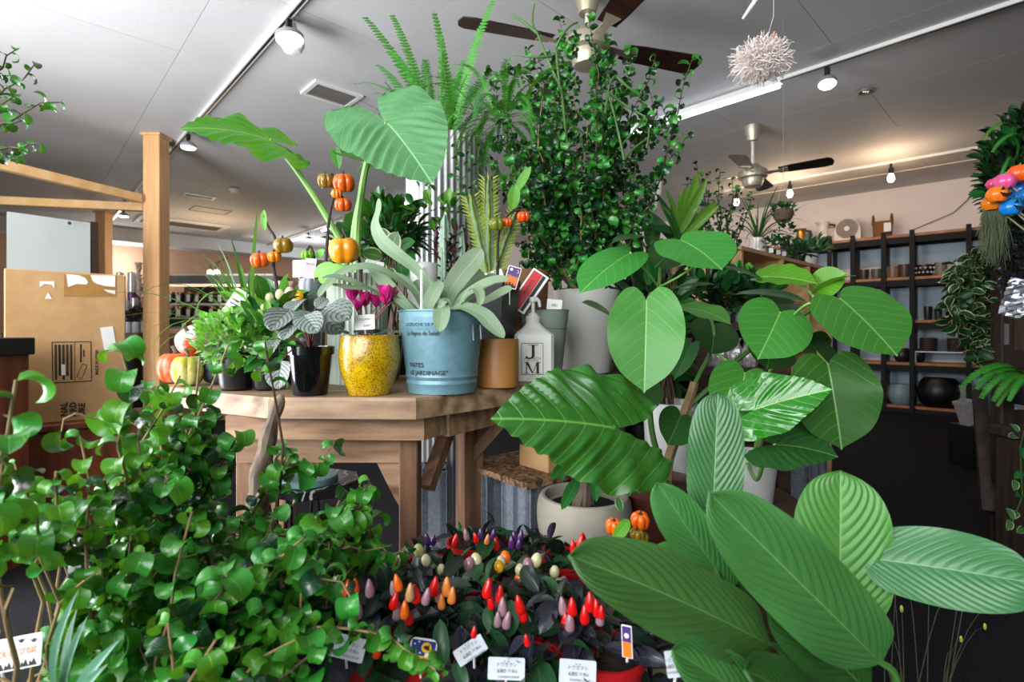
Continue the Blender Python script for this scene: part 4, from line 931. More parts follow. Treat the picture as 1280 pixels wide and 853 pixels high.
def hallo(w_, h_):
    def f(o, M, k):
        shape_on(o, M, k, [(-w_/2+1, 0), (w_/2-1, 0), (w_/2-1, h_/2-1), (-w_/2+1, h_/2-1)], C_PUR)
        shape_on(o, M, k, [(-w_/2+1, -h_/2+1), (w_/2-1, -h_/2+1), (w_/2-1, 0), (-w_/2+1, 0)], C_ORA)
        M2 = M @ Matrix.Translation((0, 0, .0004))
        shape_on(o, M2, k, moon(w_*.25, h_*.3, w_*.12), C_YEL); shape_on(o, M2, k, disc(-w_*.22, h_*.34, w_*.11), C_WHI)
        shape_on(o, M2, k, [(-w_/2+1.5, -h_/2+1), (-w_*.3, -h_*.28), (-w_*.2, -h_*.36), (-w_*.05, -h_*.2), (w_*.03, -h_*.36), (w_*.15, -h_*.25), (w_*.28, -h_*.38), (w_*.4, -h_*.3), (w_/2-1.5, -h_/2+1)], M_INK)
        lettering(o, 'Halloween', h_*.13*k, M2 @ Matrix.Translation((0, h_*.04*k, .0004)), C_YEL, fit=w_*.8*k)
    return f
card('purple and orange halloween card with a moon, left of the pump bottle', 640.5, 347, 1.36, 17, 28, -.28, C_WHI, extra=hallo(17, 28), stake=22)
def redp(o, M, k):
    shape_on(o, M, k, [(-9.5, -26), (3.5, -26), (3.5, 26), (-9.5, 26)], C_RED); shape_on(o, M, k, [(4, -26), (8.5, -26), (8.5, 26), (4, 26)], M_INK)
    lettering(o, 'PLANTS', 6*k, M @ Matrix.Translation((-3*k, 4*k, .0006)) @ Matrix.Rotation(PI/2, 4, 'Z'), M_INK)
card('leaning red and black card with white border behind the pump bottle', 661, 364, 1.5, 23, 56, -.6, C_WHI, extra=redp, r=.02)
card('small white price tag in the grey-green pot', 693, 381, 1.52, 19, 13, -.1, C_WHI, lines=(('', 0, 3, 4, 0), ('680', 0, -1, 5, 0)), stake=4)
card('pale pink illustrated card standing in the ridged pot', 387.5, 338, 1.4, 14, 30, -.08, plain('pink_card', 'd9c2d6', .6, var=.1), lines=(('for you', 0, 8, 4, 10),), stake=10)
card('clear white card beside the pink card', 374, 336, 1.43, 16, 22, .05, plain('clear_card', 'c9ccd0', .3), stake=20)
card('white price tag on the cyclamen', 456, 403, 1.09, 25, 19, .05, C_WHI, lines=(('CYCLAMEN', 0, 3.5, 3.4, 15), ('580', 3, -4.5, 4.2, 9)), stake=6)
card('clear label card leaning behind the squash leaf', 467, 335, 1.33, 24, 18, -.2, plain('clear_card', 'c9ccd0', .3), stake=26)
card('white strip label lettered vertically on the white pot', 523.5, 353, 1.44, 9, 42, -.02, C_WHI, lines=tuple((ch, 0, 14-i*7, 7, 0) for i, ch in enumerate('SALE')))
card('white pointed card with purple marks under the grass blades', 297, 375, 1.3, 18, 26, -.55, C_WHI, extra=lambda o, M, k: [shape_on(o, M, k, [(-6, y), (4, y+1), (4, y+3), (-6, y+2)], C_PUR) for y in (-8, -3)], stake=20)
card('faint white card behind the spiny cactus', 620, 351, 1.5, 22, 26, .3, C_WHI, stake=10)
# pumpkins at the left end of the table
def pumpkin(name, label, c, r, h, ribs, mat, stem_mat, cat='pumpkin', tilt=(0, 0, 1), n=48, stem=True, dep=.1, par=None):
    c = V(c); q = V(tilt).to_track_quat('Z', 'Y').to_matrix()
    o = thing(name, label, cat, c-V((0, 0, h/2)))
    def fr(a, cz): return 1-dep*(abs(math.sin(a*ribs/2)) < .999)*(1-abs(math.sin(a*ribs/2)))**1.5
    prof = [(.001, -h*.38), (r*.35, -h*.47), (r*.72, -h*.42), (r*.95, -h*.18), (r, h*.05), (r*.9, h*.3), (r*.6, h*.46), (r*.25, h*.44), (.001, h*.36)]
    obj('fruit', MB().lathe(c, smooth_pts(prof, 2), n, fr, M=q), mat, o, True)
    if stem: obj('stem', MB().tube([c+q @ V((0, 0, h*.36)), c+q @ V((0, 0, h*.55)), c+q @ V((r*.15, 0, h*.72))], [r*.13, r*.1, r*.13], 7), stem_mat, o, True)
    return o
def mottled(name, c1_, c2_, sc=14, thr=(.4, .6)):
    if name in MATS: return MATS[name]
    t = NT(name); n = t.noise(t.coord('Object'), sc, 4, .6); t.l(t.ramp(n, [(thr[0], srgb(c1_)), (thr[1], srgb(c2_))]), t.b.inputs['Base Color']); t.b.inputs['Roughness'].default_value = .35; MATS[name] = t.m; return t.m
M_STEM = plain('dry_stem', '5d5343', .8, bump=.4); M_DSTEM = plain('dark_twig', '2b211c', .7, var=.3, bump=.3)
YP = 1.38; k = YP/F
pumpkin('pumpkin', 'orange ribbed pumpkin with pale scratches at the left table end', (P(219, 461, YP).x, YP, ZT+19*k), 20*k, 38*k, 9, mottled('orange_pale', 'd8521a', 'e8a890', 22, (.5, .75)), M_STEM)
pumpkin('pumpkin', 'yellow-green striped pumpkin beside the orange one', (P(238, 463, YP-.06).x, YP-.07, ZT+18*k), 18*k, 36*k, 9, mottled('yellow_green', 'a8a024', 'd3cf86', 16), M_STEM)
pumpkin('pumpkin', 'white and orange striped pumpkin on top of the two others', (P(243, 430, YP-.02).x, YP-.02, ZT+54*k), 21*k, 33*k, 9, mottled('white_orange', 'e6e0d8', 'd84f1c', 12, (.48, .6)), M_STEM, tilt=(-.3, -.5, .8))
pumpkin('pumpkin', 'dark grey warty gourd behind the small-leaved green plant', (P(268, 452, YP-.04).x, YP-.02, ZT+24*k), 21*k, 48*k, 7, mottled('dark_gourd', '1c2026', '4a525c', 30), M_STEM)
# ------------------------------------------------------------------ under and beside the table
M_BLOCK = plain('concrete_block', '7f8894', .9, var=.2, nscale=90, bump=.5)
M_OSB = NT('chipboard')
def _o(t):
    v = t.coord('Object', (1, 1, 1)); vo = t.new('ShaderNodeTexVoronoi'); vo.inputs['Scale'].default_value = 90; t.l(v, vo.inputs['Vector'])
    t.l(t.ramp(vo.outputs['Color'], [(.2, srgb('4a3524')), (.5, srgb('7a5a3c')), (.85, srgb('a8835a'))]), t.b.inputs['Base Color']); t.b.inputs['Roughness'].default_value = .8; t.bump(vo.outputs['Color'], .4, .004)
_o(M_OSB); M_OSB = M_OSB.m
zb_ = .56; A0 = V((-.15, 1.54, 0)); du = V((.65, -.76, 0)).normalized(); dv = V((.76, .65, 0)).normalized(); Lb = .29
bd = thing('chipboard_shelf', 'chipboard plank laid on concrete blocks right of the table', 'shelf', A0)
obj('board', MB().add([tuple(A0+du*a+dv*b+V((0, 0, z))) for z in (zb_-.016, zb_) for a, b in ((0, 0), (Lb, 0), (Lb+.02, .34), (0, .34))], [(3, 2, 1, 0), (4, 5, 6, 7), (0, 1, 5, 4), (1, 2, 6, 5), (2, 3, 7, 6), (3, 0, 4, 7)]), M_OSB, bd)
def block(label, c, rz, w_=.19, l=.10, h=.27):
    o = thing('concrete_block', label, 'block', c); M = Matrix.Rotation(rz, 4, 'Z'); c = V(c)
    for x in (-1, 0, 1): obj('web', MB().box(c+M.to_3x3() @ V((x*(w_/2-.013), 0, h/2)), (.026, l, h), rz=rz, bev=.003), M_BLOCK, o)
    for y in (-1, 1): obj('face_shell', MB().box(c+M.to_3x3() @ V((0, y*(l/2-.012), h/2)), (w_, .024, h), rz=rz), M_BLOCK, o)
    return o
ad = math.atan2(du.y, du.x)
for i, (a, b, lab) in enumerate(((.05, .08, 'concrete block standing under the chipboard nearest the table leg'), (.21, .1, 'concrete block under the chipboard near the cement pot'), (.05, .25, 'concrete block at the back under the chipboard'))):
    q = A0+du*a+dv*b
    for j in range(2): block(lab+(', lower' if j == 0 else ', upper'), (q.x, q.y, .0+.271*j), ad, .12, .14, .27)
q = P(533, 0, 1.75); block('lone concrete block seen between the front and rear table legs, lower', (q.x, q.y, 0), .1, .14, .12, .27); block('lone concrete block seen between the front and rear table legs, upper', (q.x, q.y, .271), .1, .14, .12, .22)
b2 = A0+du*.2+dv*.16; q = V((b2.x, b2.y, zb_))
tag(obj('small_carton', MB().box(q+V((0, 0, .0305)), (.12, .11, .06), rz=ad, bev=.002), M_CARD, org=q), 'small plain brown carton on the chipboard under the big leaf', 'box')
M_BENCH = wood('bench_grey_wood', '6e6355', '978a78', 5, (1, 8, 8), .75, .3)
for j in range(2): block('concrete block at the right behind the dangling heart leaf, %s of two' % ('lower', 'upper')[j], (1.40, 2.48, .276*j), .6, .16, .12, .275)
bn = thing('slatted_bench', 'low wooden slatted bench holding the ornamental pepper pots', 'bench', (0, .93, 0)); ZB = .43
for i in range(5): obj('slat', MB().box((-.08, .65+i*.105, ZB-.01), (.64, .092, .02), bev=.002), M_BENCH, bn)
for x in (-.37, .21):
    obj('rail', MB().box((x, .86, ZB-.045), (.03, .5, .05)), M_BENCH, bn)
    for y in (.63, 1.09): obj('leg', MB().box((x, y, (ZB-.02)/2), (.04, .04, ZB-.02)), M_BENCH, bn)
# pale crate beside the peppers
cq = P(398, 745, .97); ct = thing('slatted_crate', 'pale weathered crate behind the curly foliage left of the peppers', 'crate', (cq.x-.02, .98, ZB))
for i in range(3): obj('slat', MB().bar(V((cq.x-.09, .93+.02*i, ZB+.028+.043*i)), V((cq.x+.06, .97+.02*i, ZB+.034+.043*i)), .012, .036, bev=.002), M_BENCH, ct)
for x in (-.085, .055): obj('corner_post', MB().box((cq.x+x, .995, ZB+.065), (.016, .05, .13)), M_BENCH, ct)
# cement pot
cc = V((P(730, 0, 1.25).x, 1.25, ZB+.0005)); k = 1.25/F; zr = H-(618-413)/F*1.25
hh = zr-ZB
M_CEM = plain('cement', 'a39c90', .8, var=.14, nscale=14, bump=.2)
cpz = [(46*k, 0), (51*k, .004), (57*k, hh*.35), (59*k, hh*.62), (58*k, hh*.85), (55*k, hh*.97), (53*k, hh), (49*k, hh), (48*k, hh*.94), (51*k, hh*.78), (.001, hh*.74)]
cp = thing('money_tree', 'thick-rooted money tree in a round grey cement pot', 'potted plant', cc)
obj('pot', MB().lathe(cc, smooth_pts(cpz[:8], 3)+cpz[8:], 44), M_CEM, cp, True); obj('soil', MB().lathe(cc+V((0, 0, hh*.77)), [(49*k, 0), (.001, .006)], 20), plain('dark_soil', '0f0d0c', .95, bump=.5), cp, True)
CEMENT_STAND = 1
# stand at right with the fig pot and white pots
M_DKW = wood('dark_crate_wood', '2a1a12', '4e3424', 5, (1, 8, 8), .7, .3)
def crate(label, x0, x1, y0, y1, zt, name='wooden_crate', mat=M_DKW):
    o = thing(name, label, 'crate', ((x0+x1)/2, (y0+y1)/2, 0)); n = max(2, int(zt/.11))
    obj('top', MB().box(((x0+x1)/2, (y0+y1)/2, zt-.009), (x1-x0, y1-y0, .018)), mat, o)
    for i in range(n):
        z = (i+.5)*(zt-.02)/n
        obj('slat', MB().box(((x0+x1)/2, y0+.006, z), (x1-x0, .012, (zt-.02)/n-.012)), mat, o); obj('slat', MB().box((x1-.006, (y0+y1)/2+.006, z), (.012, y1-y0-.014, (zt-.02)/n-.012)), mat, o); obj('slat', MB().box((x0+.006, (y0+y1)/2+.006, z), (.012, y1-y0-.014, (zt-.02)/n-.012)), mat, o)
    return o
crate('dark wooden crate under the round cement pot', .06, .265, 1.14, 1.36, ZB)
crate('dark wooden crate under the brown fig pot', .28, .58, 1.16, 1.47, .40)
crate('dark wooden crate with the white bowl, right of the fig', .62, .86, 1.40, 1.68, .44)
crate('dark wooden crate carrying the white pot behind the fig', .40, .60, 1.62, 1.90, .47)
M_BRP = plain('brown_plastic_pot', '4a2418', .45, var=.12)
fc_ = V((P(822, 0, 1.3).x, 1.3, .4005)); k = 1.3/F; fh = H-(600-413)/F*1.3-.40
fig = potted('fig_tree', 'tall fig with big heart-shaped leaves in a brown plastic pot', 'potted plant', fc_, [(36*k, 0), (37*k, .003), (46*k, fh*.84), (49*k, fh*.85), (50*k, fh), (47*k, fh), (45*k, fh*.85), (.001, fh*.84)], M_BRP, soil_z=.9)
q = V((P(836, 0, 1.76).x, 1.76, .4705)); k = 1.76/F; ph_ = H-(502-413)/F*1.76-.47
wp2 = potted('thin_stemmed_plant', 'bundle of thin brown stems in a tall white pot behind the fig trunk', 'potted plant', q, [(27*k, 0), (28*k, .003), (31*k, ph_*.9), (34*k, ph_*.9), (34*k, ph_), (31*k, ph_), (29*k, ph_*.85), (.001, ph_*.85)], M_WHITE)
q = V((P(938, 0, 1.54).x, 1.54, .4405)); k = 1.54/F; ph_ = H-(566-413)/F*1.54-.44
wb = potted('glossy_alocasia', 'glossy wavy-leaved elephant ear in a white bowl on the dark crate', 'potted plant', q, [(24*k, 0), (25*k, .003), (30*k, ph_*.7), (32*k, ph_), (29.5*k, ph_), (27*k, ph_*.8), (.001, ph_*.8)], M_WHITE)
# ------------------------------------------------------------------ plants: leaf materials
L_BAR = leafmat('curly_fig_leaf', '318a2c', '579a44', 7, .5, .06, .25, .24, .12, mid=.08, spec=.6)
L_BAR2 = leafmat('curly_fig_leaf_young', '4a9a2a', '86c04c', 7, .5, .06, .25, .28, .22, mid=.08)
L_BAR3 = leafmat('curly_fig_leaf_dark', '123f22', '2f6a38', 7, .5, .06, .25, .22, .08, mid=.08, spec=.7)
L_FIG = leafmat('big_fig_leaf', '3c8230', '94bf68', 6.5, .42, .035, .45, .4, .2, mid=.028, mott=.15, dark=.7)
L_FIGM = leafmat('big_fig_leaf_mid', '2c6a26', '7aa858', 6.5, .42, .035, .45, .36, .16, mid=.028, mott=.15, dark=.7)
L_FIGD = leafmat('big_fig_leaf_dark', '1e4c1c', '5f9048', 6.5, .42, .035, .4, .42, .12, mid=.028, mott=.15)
L_FIGY = leafmat('big_fig_leaf_young', '4f9c20', 'b2d468', 6.5, .42, .035, .5, .35, .3, mid=.035, mott=.15, dark=.75)
L_CAL = leafmat('long_leaf', '40743a', '7aa862', 13, .42, .12, .12, .42, .15, mid=.025, mott=.12, dark=.75)
L_CALL = leafmat('long_leaf_light', '508a3c', '92bd72', 13, .42, .12, .12, .42, .22, mid=.03, mott=.12, dark=.8)
L_CALB = leafmat('long_leaf_bluish', '40784a', '86b488', 13, .42, .12, .12, .36, .15, mid=.025, mott=.12, dark=.75)
L_CALD = leafmat('long_leaf_dark', '2a5a26', '6a9c50', 13, .42, .12, .12, .38, .12, mid=.03, mott=.15, dark=.75)
L_EAR = leafmat('elephant_ear_leaf', '4f8a52', '9ccb92', 6, .75, .05, .4, .5, .15, mid=.025, mott=.3, dark=.7, edge=None)
L_EARG = leafmat('elephant_ear_glossy_leaf', '2c7a12', '8cc44a', 5, .8, .04, .45, .3, .3, mid=.03, mott=.25, dark=.6)
L_ALO = leafmat('ridged_alocasia_leaf', '2f7628', '78b050', 6, .55, .05, .45, .32, .12, mid=.03, mott=.45, dark=.45)
L_GLO = leafmat('glossy_alocasia_leaf', '237f1e', '9ccc70', 5, .75, .045, .5, .16, .15, mid=.03, mott=.3, dark=.5, spec=.7)
L_SIL = leafmat('silver_fern_leaf', '7a9274', 'a2b898', 4, .5, .05, .08, .6, .15, mid=.05, mott=.2, dark=.8)
L_FERN = leafmat('fern_leaf', '3f9a2c', '74c04a', 1, .3, .05, .05, .5, .25, mott=.3, dark=.6)
L_FERND = leafmat('fern_leaf_dark', '24691f', '50953a', 1, .3, .05, .05, .5, .2, mott=.3)
L_GRASS = leafmat('grass_blade', '5f9a3c', '90c064', 1, .3, .05, .05, .5, .25, mott=.3)
L_GRASSD = leafmat('grass_blade_dark', '2c6a34', '4f8a4c', 1, .3, .05, .05, .4, .15, mott=.3)
L_PILEA = leafmat('small_green_leaf', '6cb83c', 'a0d870', 3, .4, .08, .3, .45, .25, mott=.3, dark=.7)
L_PILEAV = leafmat('small_pale_leaf', 'a5cf8a', 'd0e8c0', 3, .4, .08, .3, .45, .25, mott=.3, dark=.7)
L_PEPR = leafmat('pepper_dark_leaf', '15231c', '2a4030', 6, .5, .06, .4, .25, .04, mott=.3, tcol='2a3a20', spec=.5)
L_PEPG = leafmat('pepper_green_leaf', '1f4a28', '4a7a48', 6, .5, .06, .4, .3, .08, mott=.3)
L_PEPB = leafmat('pepper_violet_leaf', '2a2a38', '474a5c', 6, .5, .06, .4, .22, .03, mott=.3, tcol='302838', spec=.6)
L_PEPE = leafmat('peperomia_leaf', '7f8a86', '1c2c24', 6, .45, .30, .9, .35, .05, mid=.07, mott=.15, dark=.8)
L_CYC = leafmat('cyclamen_leaf', '2a5a34', '9fb8a0', 4, .5, .16, .6, .4, .08, mid=.06)
L_SCH = leafmat('dark_oval_leaf', '1f6a2a', '5aa050', 7, .5, .05, .35, .25, .12, mid=.05)
L_RUB = leafmat('rubber_leaf', '3a6a34', '93b878', 9, .3, .05, .3, .3, .1, mid=.06, edge='a9bd8c')
L_HOY = leafmat('hoya_leaf', '1d4526', '3a6a3c', 5, .4, .05, .2, .3, .08, edge='c9cf98', mid=.05)
L_PUR = leafmat('purple_leaf', '4a1c30', '8a5068', 4, .4, .08, .3, .4, .1, tcol='8a3050')
L_DRAC = leafmat('dracaena_leaf', '6aac38', '90c858', 1, .1, .06, .1, .35, .25, mid=.06)
L_STRAP = leafmat('grey_strap_leaf', '5c8f72', '88b094', 1, .1, .06, .1, .4, .1, mid=.05)
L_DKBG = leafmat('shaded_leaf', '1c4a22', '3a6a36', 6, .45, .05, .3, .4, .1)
M_GST = plain('green_stalk', '7db35a', .45, var=.12); M_DST = plain('green_stem_dark', '3f6a2c', .5, var=.2); M_WST = plain('tan_woody_stem', '8c7350', .7, var=.25, bump=.3); M_BST = plain('brown_woody_stem', '4c3a2a', .8, var=.3, bump=.4)
# curled leaves of the curly fig
CURLY = [leafmesh('round', h, c, fo, cu, nx=2, ny=9, norm=False, seed=i, p=1, name='leaf') for i, (h, c, fo, cu) in enumerate(((.42, 2.0, .1, .35), (.40, 2.7, .1, .3), (.38, 3.4, .15, .2), (.36, 4.1, .2, .15), (.36, 5.0, .2, .1), (.42, 3.0, .1, .35), (.38, .9, .2, .1)))]
OVAL = [leafmesh('oval', h, c, .25, .1, nx=2, ny=5, seed=i, name='leaf') for i, (h, c) in enumerate(((.3, .3), (.27, .7), (.33, 1.0)))]
SMALL = [leafmesh('round', .42, c, .2, .1, nx=1, ny=3, seed=i, name='leaf') for i, c in enumerate((.3, .8))]
LANC = [leafmesh('lance', h, c, .3, .1, nx=2, ny=6, seed=i, name='leaf') for i, (h, c) in enumerate(((.24, .5), (.2, 1.0), (.27, .2)))]
BLADE = [leafmesh('blade', .014, c, .3, 0, nx=1, ny=9, norm=False, seed=i, p=1.6, name='leaf') for i, c in enumerate((.5, 1.1, 1.8, 2.3))]
STRAPS = [leafmesh('blade', .05, c, .4, 0, nx=1, ny=9, norm=False, seed=i, p=1.4, name='leaf') for i, c in enumerate((.3, .7, 1.2))]
def stems_part(root, pts, r, mat, name='stem', n=6, **k): return obj(name, MB().tube(pts, r, n), mat, root, True, **k)
def wander(a, b, rg, n=7, bow=.08, jit=.01):
    L = (V(b)-V(a)).length; return curve3(a, b, rv(rg, bow*L), n, rg, jit)
# ---------------------------------------------------------------- the fig with heart leaves
FY = 1.25
def pts(*q): return [P(*a) for a in q]
def smooth3(ps, per=5): return [V(a) for a in smooth_pts([tuple(p) for p in ps], per)]
stems_part(fig, smooth3(pts((833, 602, 1.3), (836, 575, 1.3), (846, 545, 1.3), (856, 515, 1.29), (865, 490, 1.28), (868, 478, 1.28))), [.014, .0105], M_WST, 'trunk', 8)
stems_part(fig, smooth3(pts((857, 512, 1.29), (870, 500, 1.28), (895, 478, 1.26), (922, 450, 1.24), (955, 425, 1.2), (990, 405, 1.18), (1015, 385, 1.12), (1030, 365, 1.1))), [.007, .004], M_DST)
stems_part(fig, smooth3(pts((866, 485, 1.28), (876, 465, 1.27), (889, 438, 1.26), (892, 410, 1.26), (880, 380, 1.26))), [.006, .004], M_DST)
stems_part(fig, smooth3(pts((829, 590, 1.3), (815, 540, 1.3), (812, 480, 1.3), (818, 420, 1.28), (823, 370, 1.26), (826, 330, 1.25), (824, 300, 1.25))), [.008, .004], M_DST)
def petiole(root, *p, r=(.003, .0022), mat=None): stems_part(root, smooth3(pts(*p)), list(r), mat or M_GST, 'petiole')
petiole(fig, (824, 360, 1.25), (808, 338, 1.2), (788, 316, 1.15)); petiole(fig, (826, 358, 1.25), (850, 345, 1.2), (867, 330, 1.2), (852, 302, 1.15))
petiole(fig, (823, 372, 1.25), (815, 366, 1.12), (808, 377, 1.02)); petiole(fig, (945, 428, 1.2), (985, 400, 1.1), (1010, 380, 1.02), (1050, 374, .97))
petiole(fig, (955, 425, 1.2), (965, 400, 1.15), (975, 391, 1.08)); petiole(fig, (889, 438, 1.26), (910, 452, 1.2), (931, 467, 1.1)); petiole(fig, (985, 408, 1.18), (1010, 430, 1.1), (1035, 456, 1.0))
petiole(fig, (846, 545, 1.3), (852, 530, 1.25), (850, 521, 1.2)); petiole(fig, (1020, 375, 1.1), (1000, 355, 1.12), (955, 346, 1.12)); petiole(fig, (1028, 368, 1.1), (1024, 362, 1.08))
petiole(fig, (886, 425, 1.26), (905, 428, 1.28), (893, 408, 1.3)); petiole(fig, (818, 470, 1.3), (800, 470, 1.3), (795, 480, 1.3))
U_ = 'umbellata'
big(fig, L_FIG, U_, (787, 317, 1.16), (724, 368, 1.04), 66, (-.25, -.75, .6), fold=.12, curve=.35, cup=-.1)
big(fig, L_FIG, U_, (851, 300, 1.15), (903, 338, 1.06), 108, (.15, -.85, .5), fold=.08, curve=.35, wave=(.02, 2))
big(fig, L_FIG, U_, (808, 377, 1.02), (805, 492, .98), 94, (-.25, -.95, .1), fold=.22, curve=.15, wave=(.012, 2))
big(fig, L_FIG, U_, (852, 384, 1.12), (914, 406, 1.02), 50, (.1, -.6, .8), fold=.1, curve=.5, wave=(.02, 2))
big(fig, L_FIG, U_, (975, 391, 1.08), (947, 450, 1.02), 88, (-.15, -.9, .4), fold=.15, curve=.25)
big(fig, L_FIG, U_, (931, 467, 1.1), (915, 536, 1.06), 84, (-.1, -.95, .2), fold=.15, curve=.2)
big(fig, L_FIG, U_, (1051, 374, .97), (1122, 446, .9), 152, (.25, -.85, .45), fold=.06, curve=.2, wave=(.015, 2))
big(fig, L_FIGY, U_, (952, 346, 1.13), (1022, 355, 1.06), 52, (.0, -.7, .75), fold=.2, curve=.35, wave=(.02, 3))
big(fig, L_FIGY, U_, (1024, 361, 1.08), (1058, 341, 1.04), 40, (-.2, -.85, .45), fold=.25, curve=.5)
big(fig, L_FIGY, U_, (1024, 363, 1.08), (1072, 345, .99), 18, (0, -.3, .95), fold=.2, curve=.6)
big(fig, L_FIGM, U_, (1035, 457, 1.0), (1052, 563, .97), 108, (-.12, -.97, .2), fold=.12, curve=.12, wave=(.02, 2))
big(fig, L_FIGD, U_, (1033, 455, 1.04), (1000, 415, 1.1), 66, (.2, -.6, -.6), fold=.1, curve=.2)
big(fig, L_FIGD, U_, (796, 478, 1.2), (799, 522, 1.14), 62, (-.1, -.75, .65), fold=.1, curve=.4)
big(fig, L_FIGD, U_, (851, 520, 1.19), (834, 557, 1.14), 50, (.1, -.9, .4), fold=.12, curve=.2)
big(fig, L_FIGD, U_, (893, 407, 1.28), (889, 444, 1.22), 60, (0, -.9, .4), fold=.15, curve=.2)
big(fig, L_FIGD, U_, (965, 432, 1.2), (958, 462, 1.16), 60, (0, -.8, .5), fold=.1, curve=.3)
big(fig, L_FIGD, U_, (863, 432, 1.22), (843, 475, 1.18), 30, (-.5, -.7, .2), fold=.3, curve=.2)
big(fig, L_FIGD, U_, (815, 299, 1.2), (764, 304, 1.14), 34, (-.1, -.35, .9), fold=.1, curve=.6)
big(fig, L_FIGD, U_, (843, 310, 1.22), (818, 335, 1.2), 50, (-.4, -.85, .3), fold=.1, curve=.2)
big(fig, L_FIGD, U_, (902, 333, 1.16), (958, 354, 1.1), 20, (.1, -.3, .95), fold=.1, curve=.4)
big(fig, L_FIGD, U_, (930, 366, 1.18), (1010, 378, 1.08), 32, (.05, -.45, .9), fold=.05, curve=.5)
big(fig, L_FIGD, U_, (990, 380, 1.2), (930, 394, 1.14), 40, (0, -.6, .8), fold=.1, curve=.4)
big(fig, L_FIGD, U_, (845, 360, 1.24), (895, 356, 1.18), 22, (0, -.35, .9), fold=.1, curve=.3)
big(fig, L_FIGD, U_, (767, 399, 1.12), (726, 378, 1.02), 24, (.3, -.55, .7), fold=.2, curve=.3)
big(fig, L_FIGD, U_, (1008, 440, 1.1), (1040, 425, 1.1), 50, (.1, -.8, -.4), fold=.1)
# ---------------------------------------------------------------- glossy elephant ear in the white bowl
petiole(wb, (945, 572, 1.52), (955, 540, 1.35), (950, 520, 1.05), (948, 512, 1.0), r=(.006, .004)); petiole(wb, (932, 574, 1.52), (945, 600, 1.3), (955, 575, 1.1), (969, 557, 1.0), r=(.006, .004)); petiole(wb, (940, 572, 1.54), (948, 545, 1.5), (960, 470, 1.5), (975, 455, 1.45), r=(.006, .004))
big(wb, L_GLO, 'alocasia', (944, 512, .99), (1040, 487, .93), 84, (-.1, -.8, .55), fold=.12, curve=.35, wave=(.05, 2), pleat=(5, .035, .75))
big(wb, L_FIGD, 'alocasia', (970, 556, 1.0), (1048, 572, .94), 96, (.05, -.62, .75), fold=.05, curve=.45, wave=(.03, 2), pleat=(5, .03, .75))
# ---------------------------------------------------------------- ridged elephant ear low in front
q = P(905, 850, .85); ee = thing('ridged_alocasia', 'elephant ear with one broad ridged leaf spread over the cement pot', 'potted plant', (q.x+.03, .90, 0))
obj('pot', MB().lathe((q.x+.03, .90, 0), pot_prof(.1, .13, .24), 24), M_BRP, ee, True)
stems_part(ee, smooth3([V((q.x+.03, .90, .2)), P(905, 720, .9), P(862, 640, .95), P(825, 596, .98), P(795, 560, .97), P(766, 535, .94)]), [.011, .006], M_DST, 'petiole', 8)
big(ee, L_ALO, 'alocasia', (766, 535, .94), (613, 524, .88), 176, (.02, -.78, .62), nx=10, ny=40, fold=.1, curve=.35, wave=(.045, 3), pleat=(6, .055, .55), edge_droop=.3)
# ---------------------------------------------------------------- long leaved plant at lower right
q = P(985, 1000, .62); q.x = .41
ca = thing('long_leaf_plant', 'large plant with long pleated lance leaves at the lower right front', 'potted plant', (q.x, .62, 0))
obj('pot', MB().lathe((q.x, .62, 0), pot_prof(.11, .14, .26), 28), plain('grey_stone_pot', '4a4a4c', .7), ca, True); obj('soil', MB().lathe((q.x, .62, .222), [(.125, 0), (.001, .005)], 16), SOIL, ca)
cb = V((q.x, .62, .22))
def cal(b, t, w_, nrm, mat=L_CAL, curve=.25, fold=.16, wave=.012, shape='paddle', **k):
    B = P(*b); stems_part(ca, smooth3([cb+V((random.uniform(-.04, .04), random.uniform(-.03, .03), 0)), cb.lerp(B, .5)+V((0, 0, -.02)), B-(P(*t)-B)*.12+V((0, 0, -.015)), B]), [.006, .0035], M_DST, 'petiole')
    big(ca, mat, shape, b, t, w_, nrm, nx=28, ny=96, curve=curve, fold=fold, wave=(wave, 2), pleat=(13, .012, .42), **k)
cal((960, 806, .60), (711, 695, .50), 100, (-.1, -.75, .65), curve=.3)
cal((1098, 826, .56), (886, 616, .52), 104, (-.35, -.85, .3), curve=.35)
cal((890, 660, .68), (897, 490, .70), 66, (-.25, -.95, .1), L_CALB, curve=.15, fold=.1)
cal((912, 735, .68), (821, 603, .66), 60, (-.5, -.8, .3), curve=.2, mat=L_CAL)
cal((1048, 790, .63), (1050, 588, .66), 112, (-.2, -.95, .15), L_CALL, curve=.12, fold=.14)
cal((1075, 697, .64), (1300, 731, .56), 92, (.0, -.85, .5), L_CALB, curve=.35)
cal((1085, 865, .6), (958, 745, .56), 84, (-.2, -.8, .5), L_CALD, curve=.2)
cal((980, 905, .56), (838, 812, .5), 74, (-.1, -.7, .7), L_CAL, curve=.2)
cal((1050, 905, .55), (930, 838, .48), 74, (-.1, -.6, .8), L_CALD, curve=.2)
cal((890, 714, .74), (812, 700, .72), 52, (0, -.75, .6), L_CALL, curve=.3)
cal((1000, 735, .7), (905, 690, .7), 70, (-.2, -.8, .5), L_CALD, curve=.2)
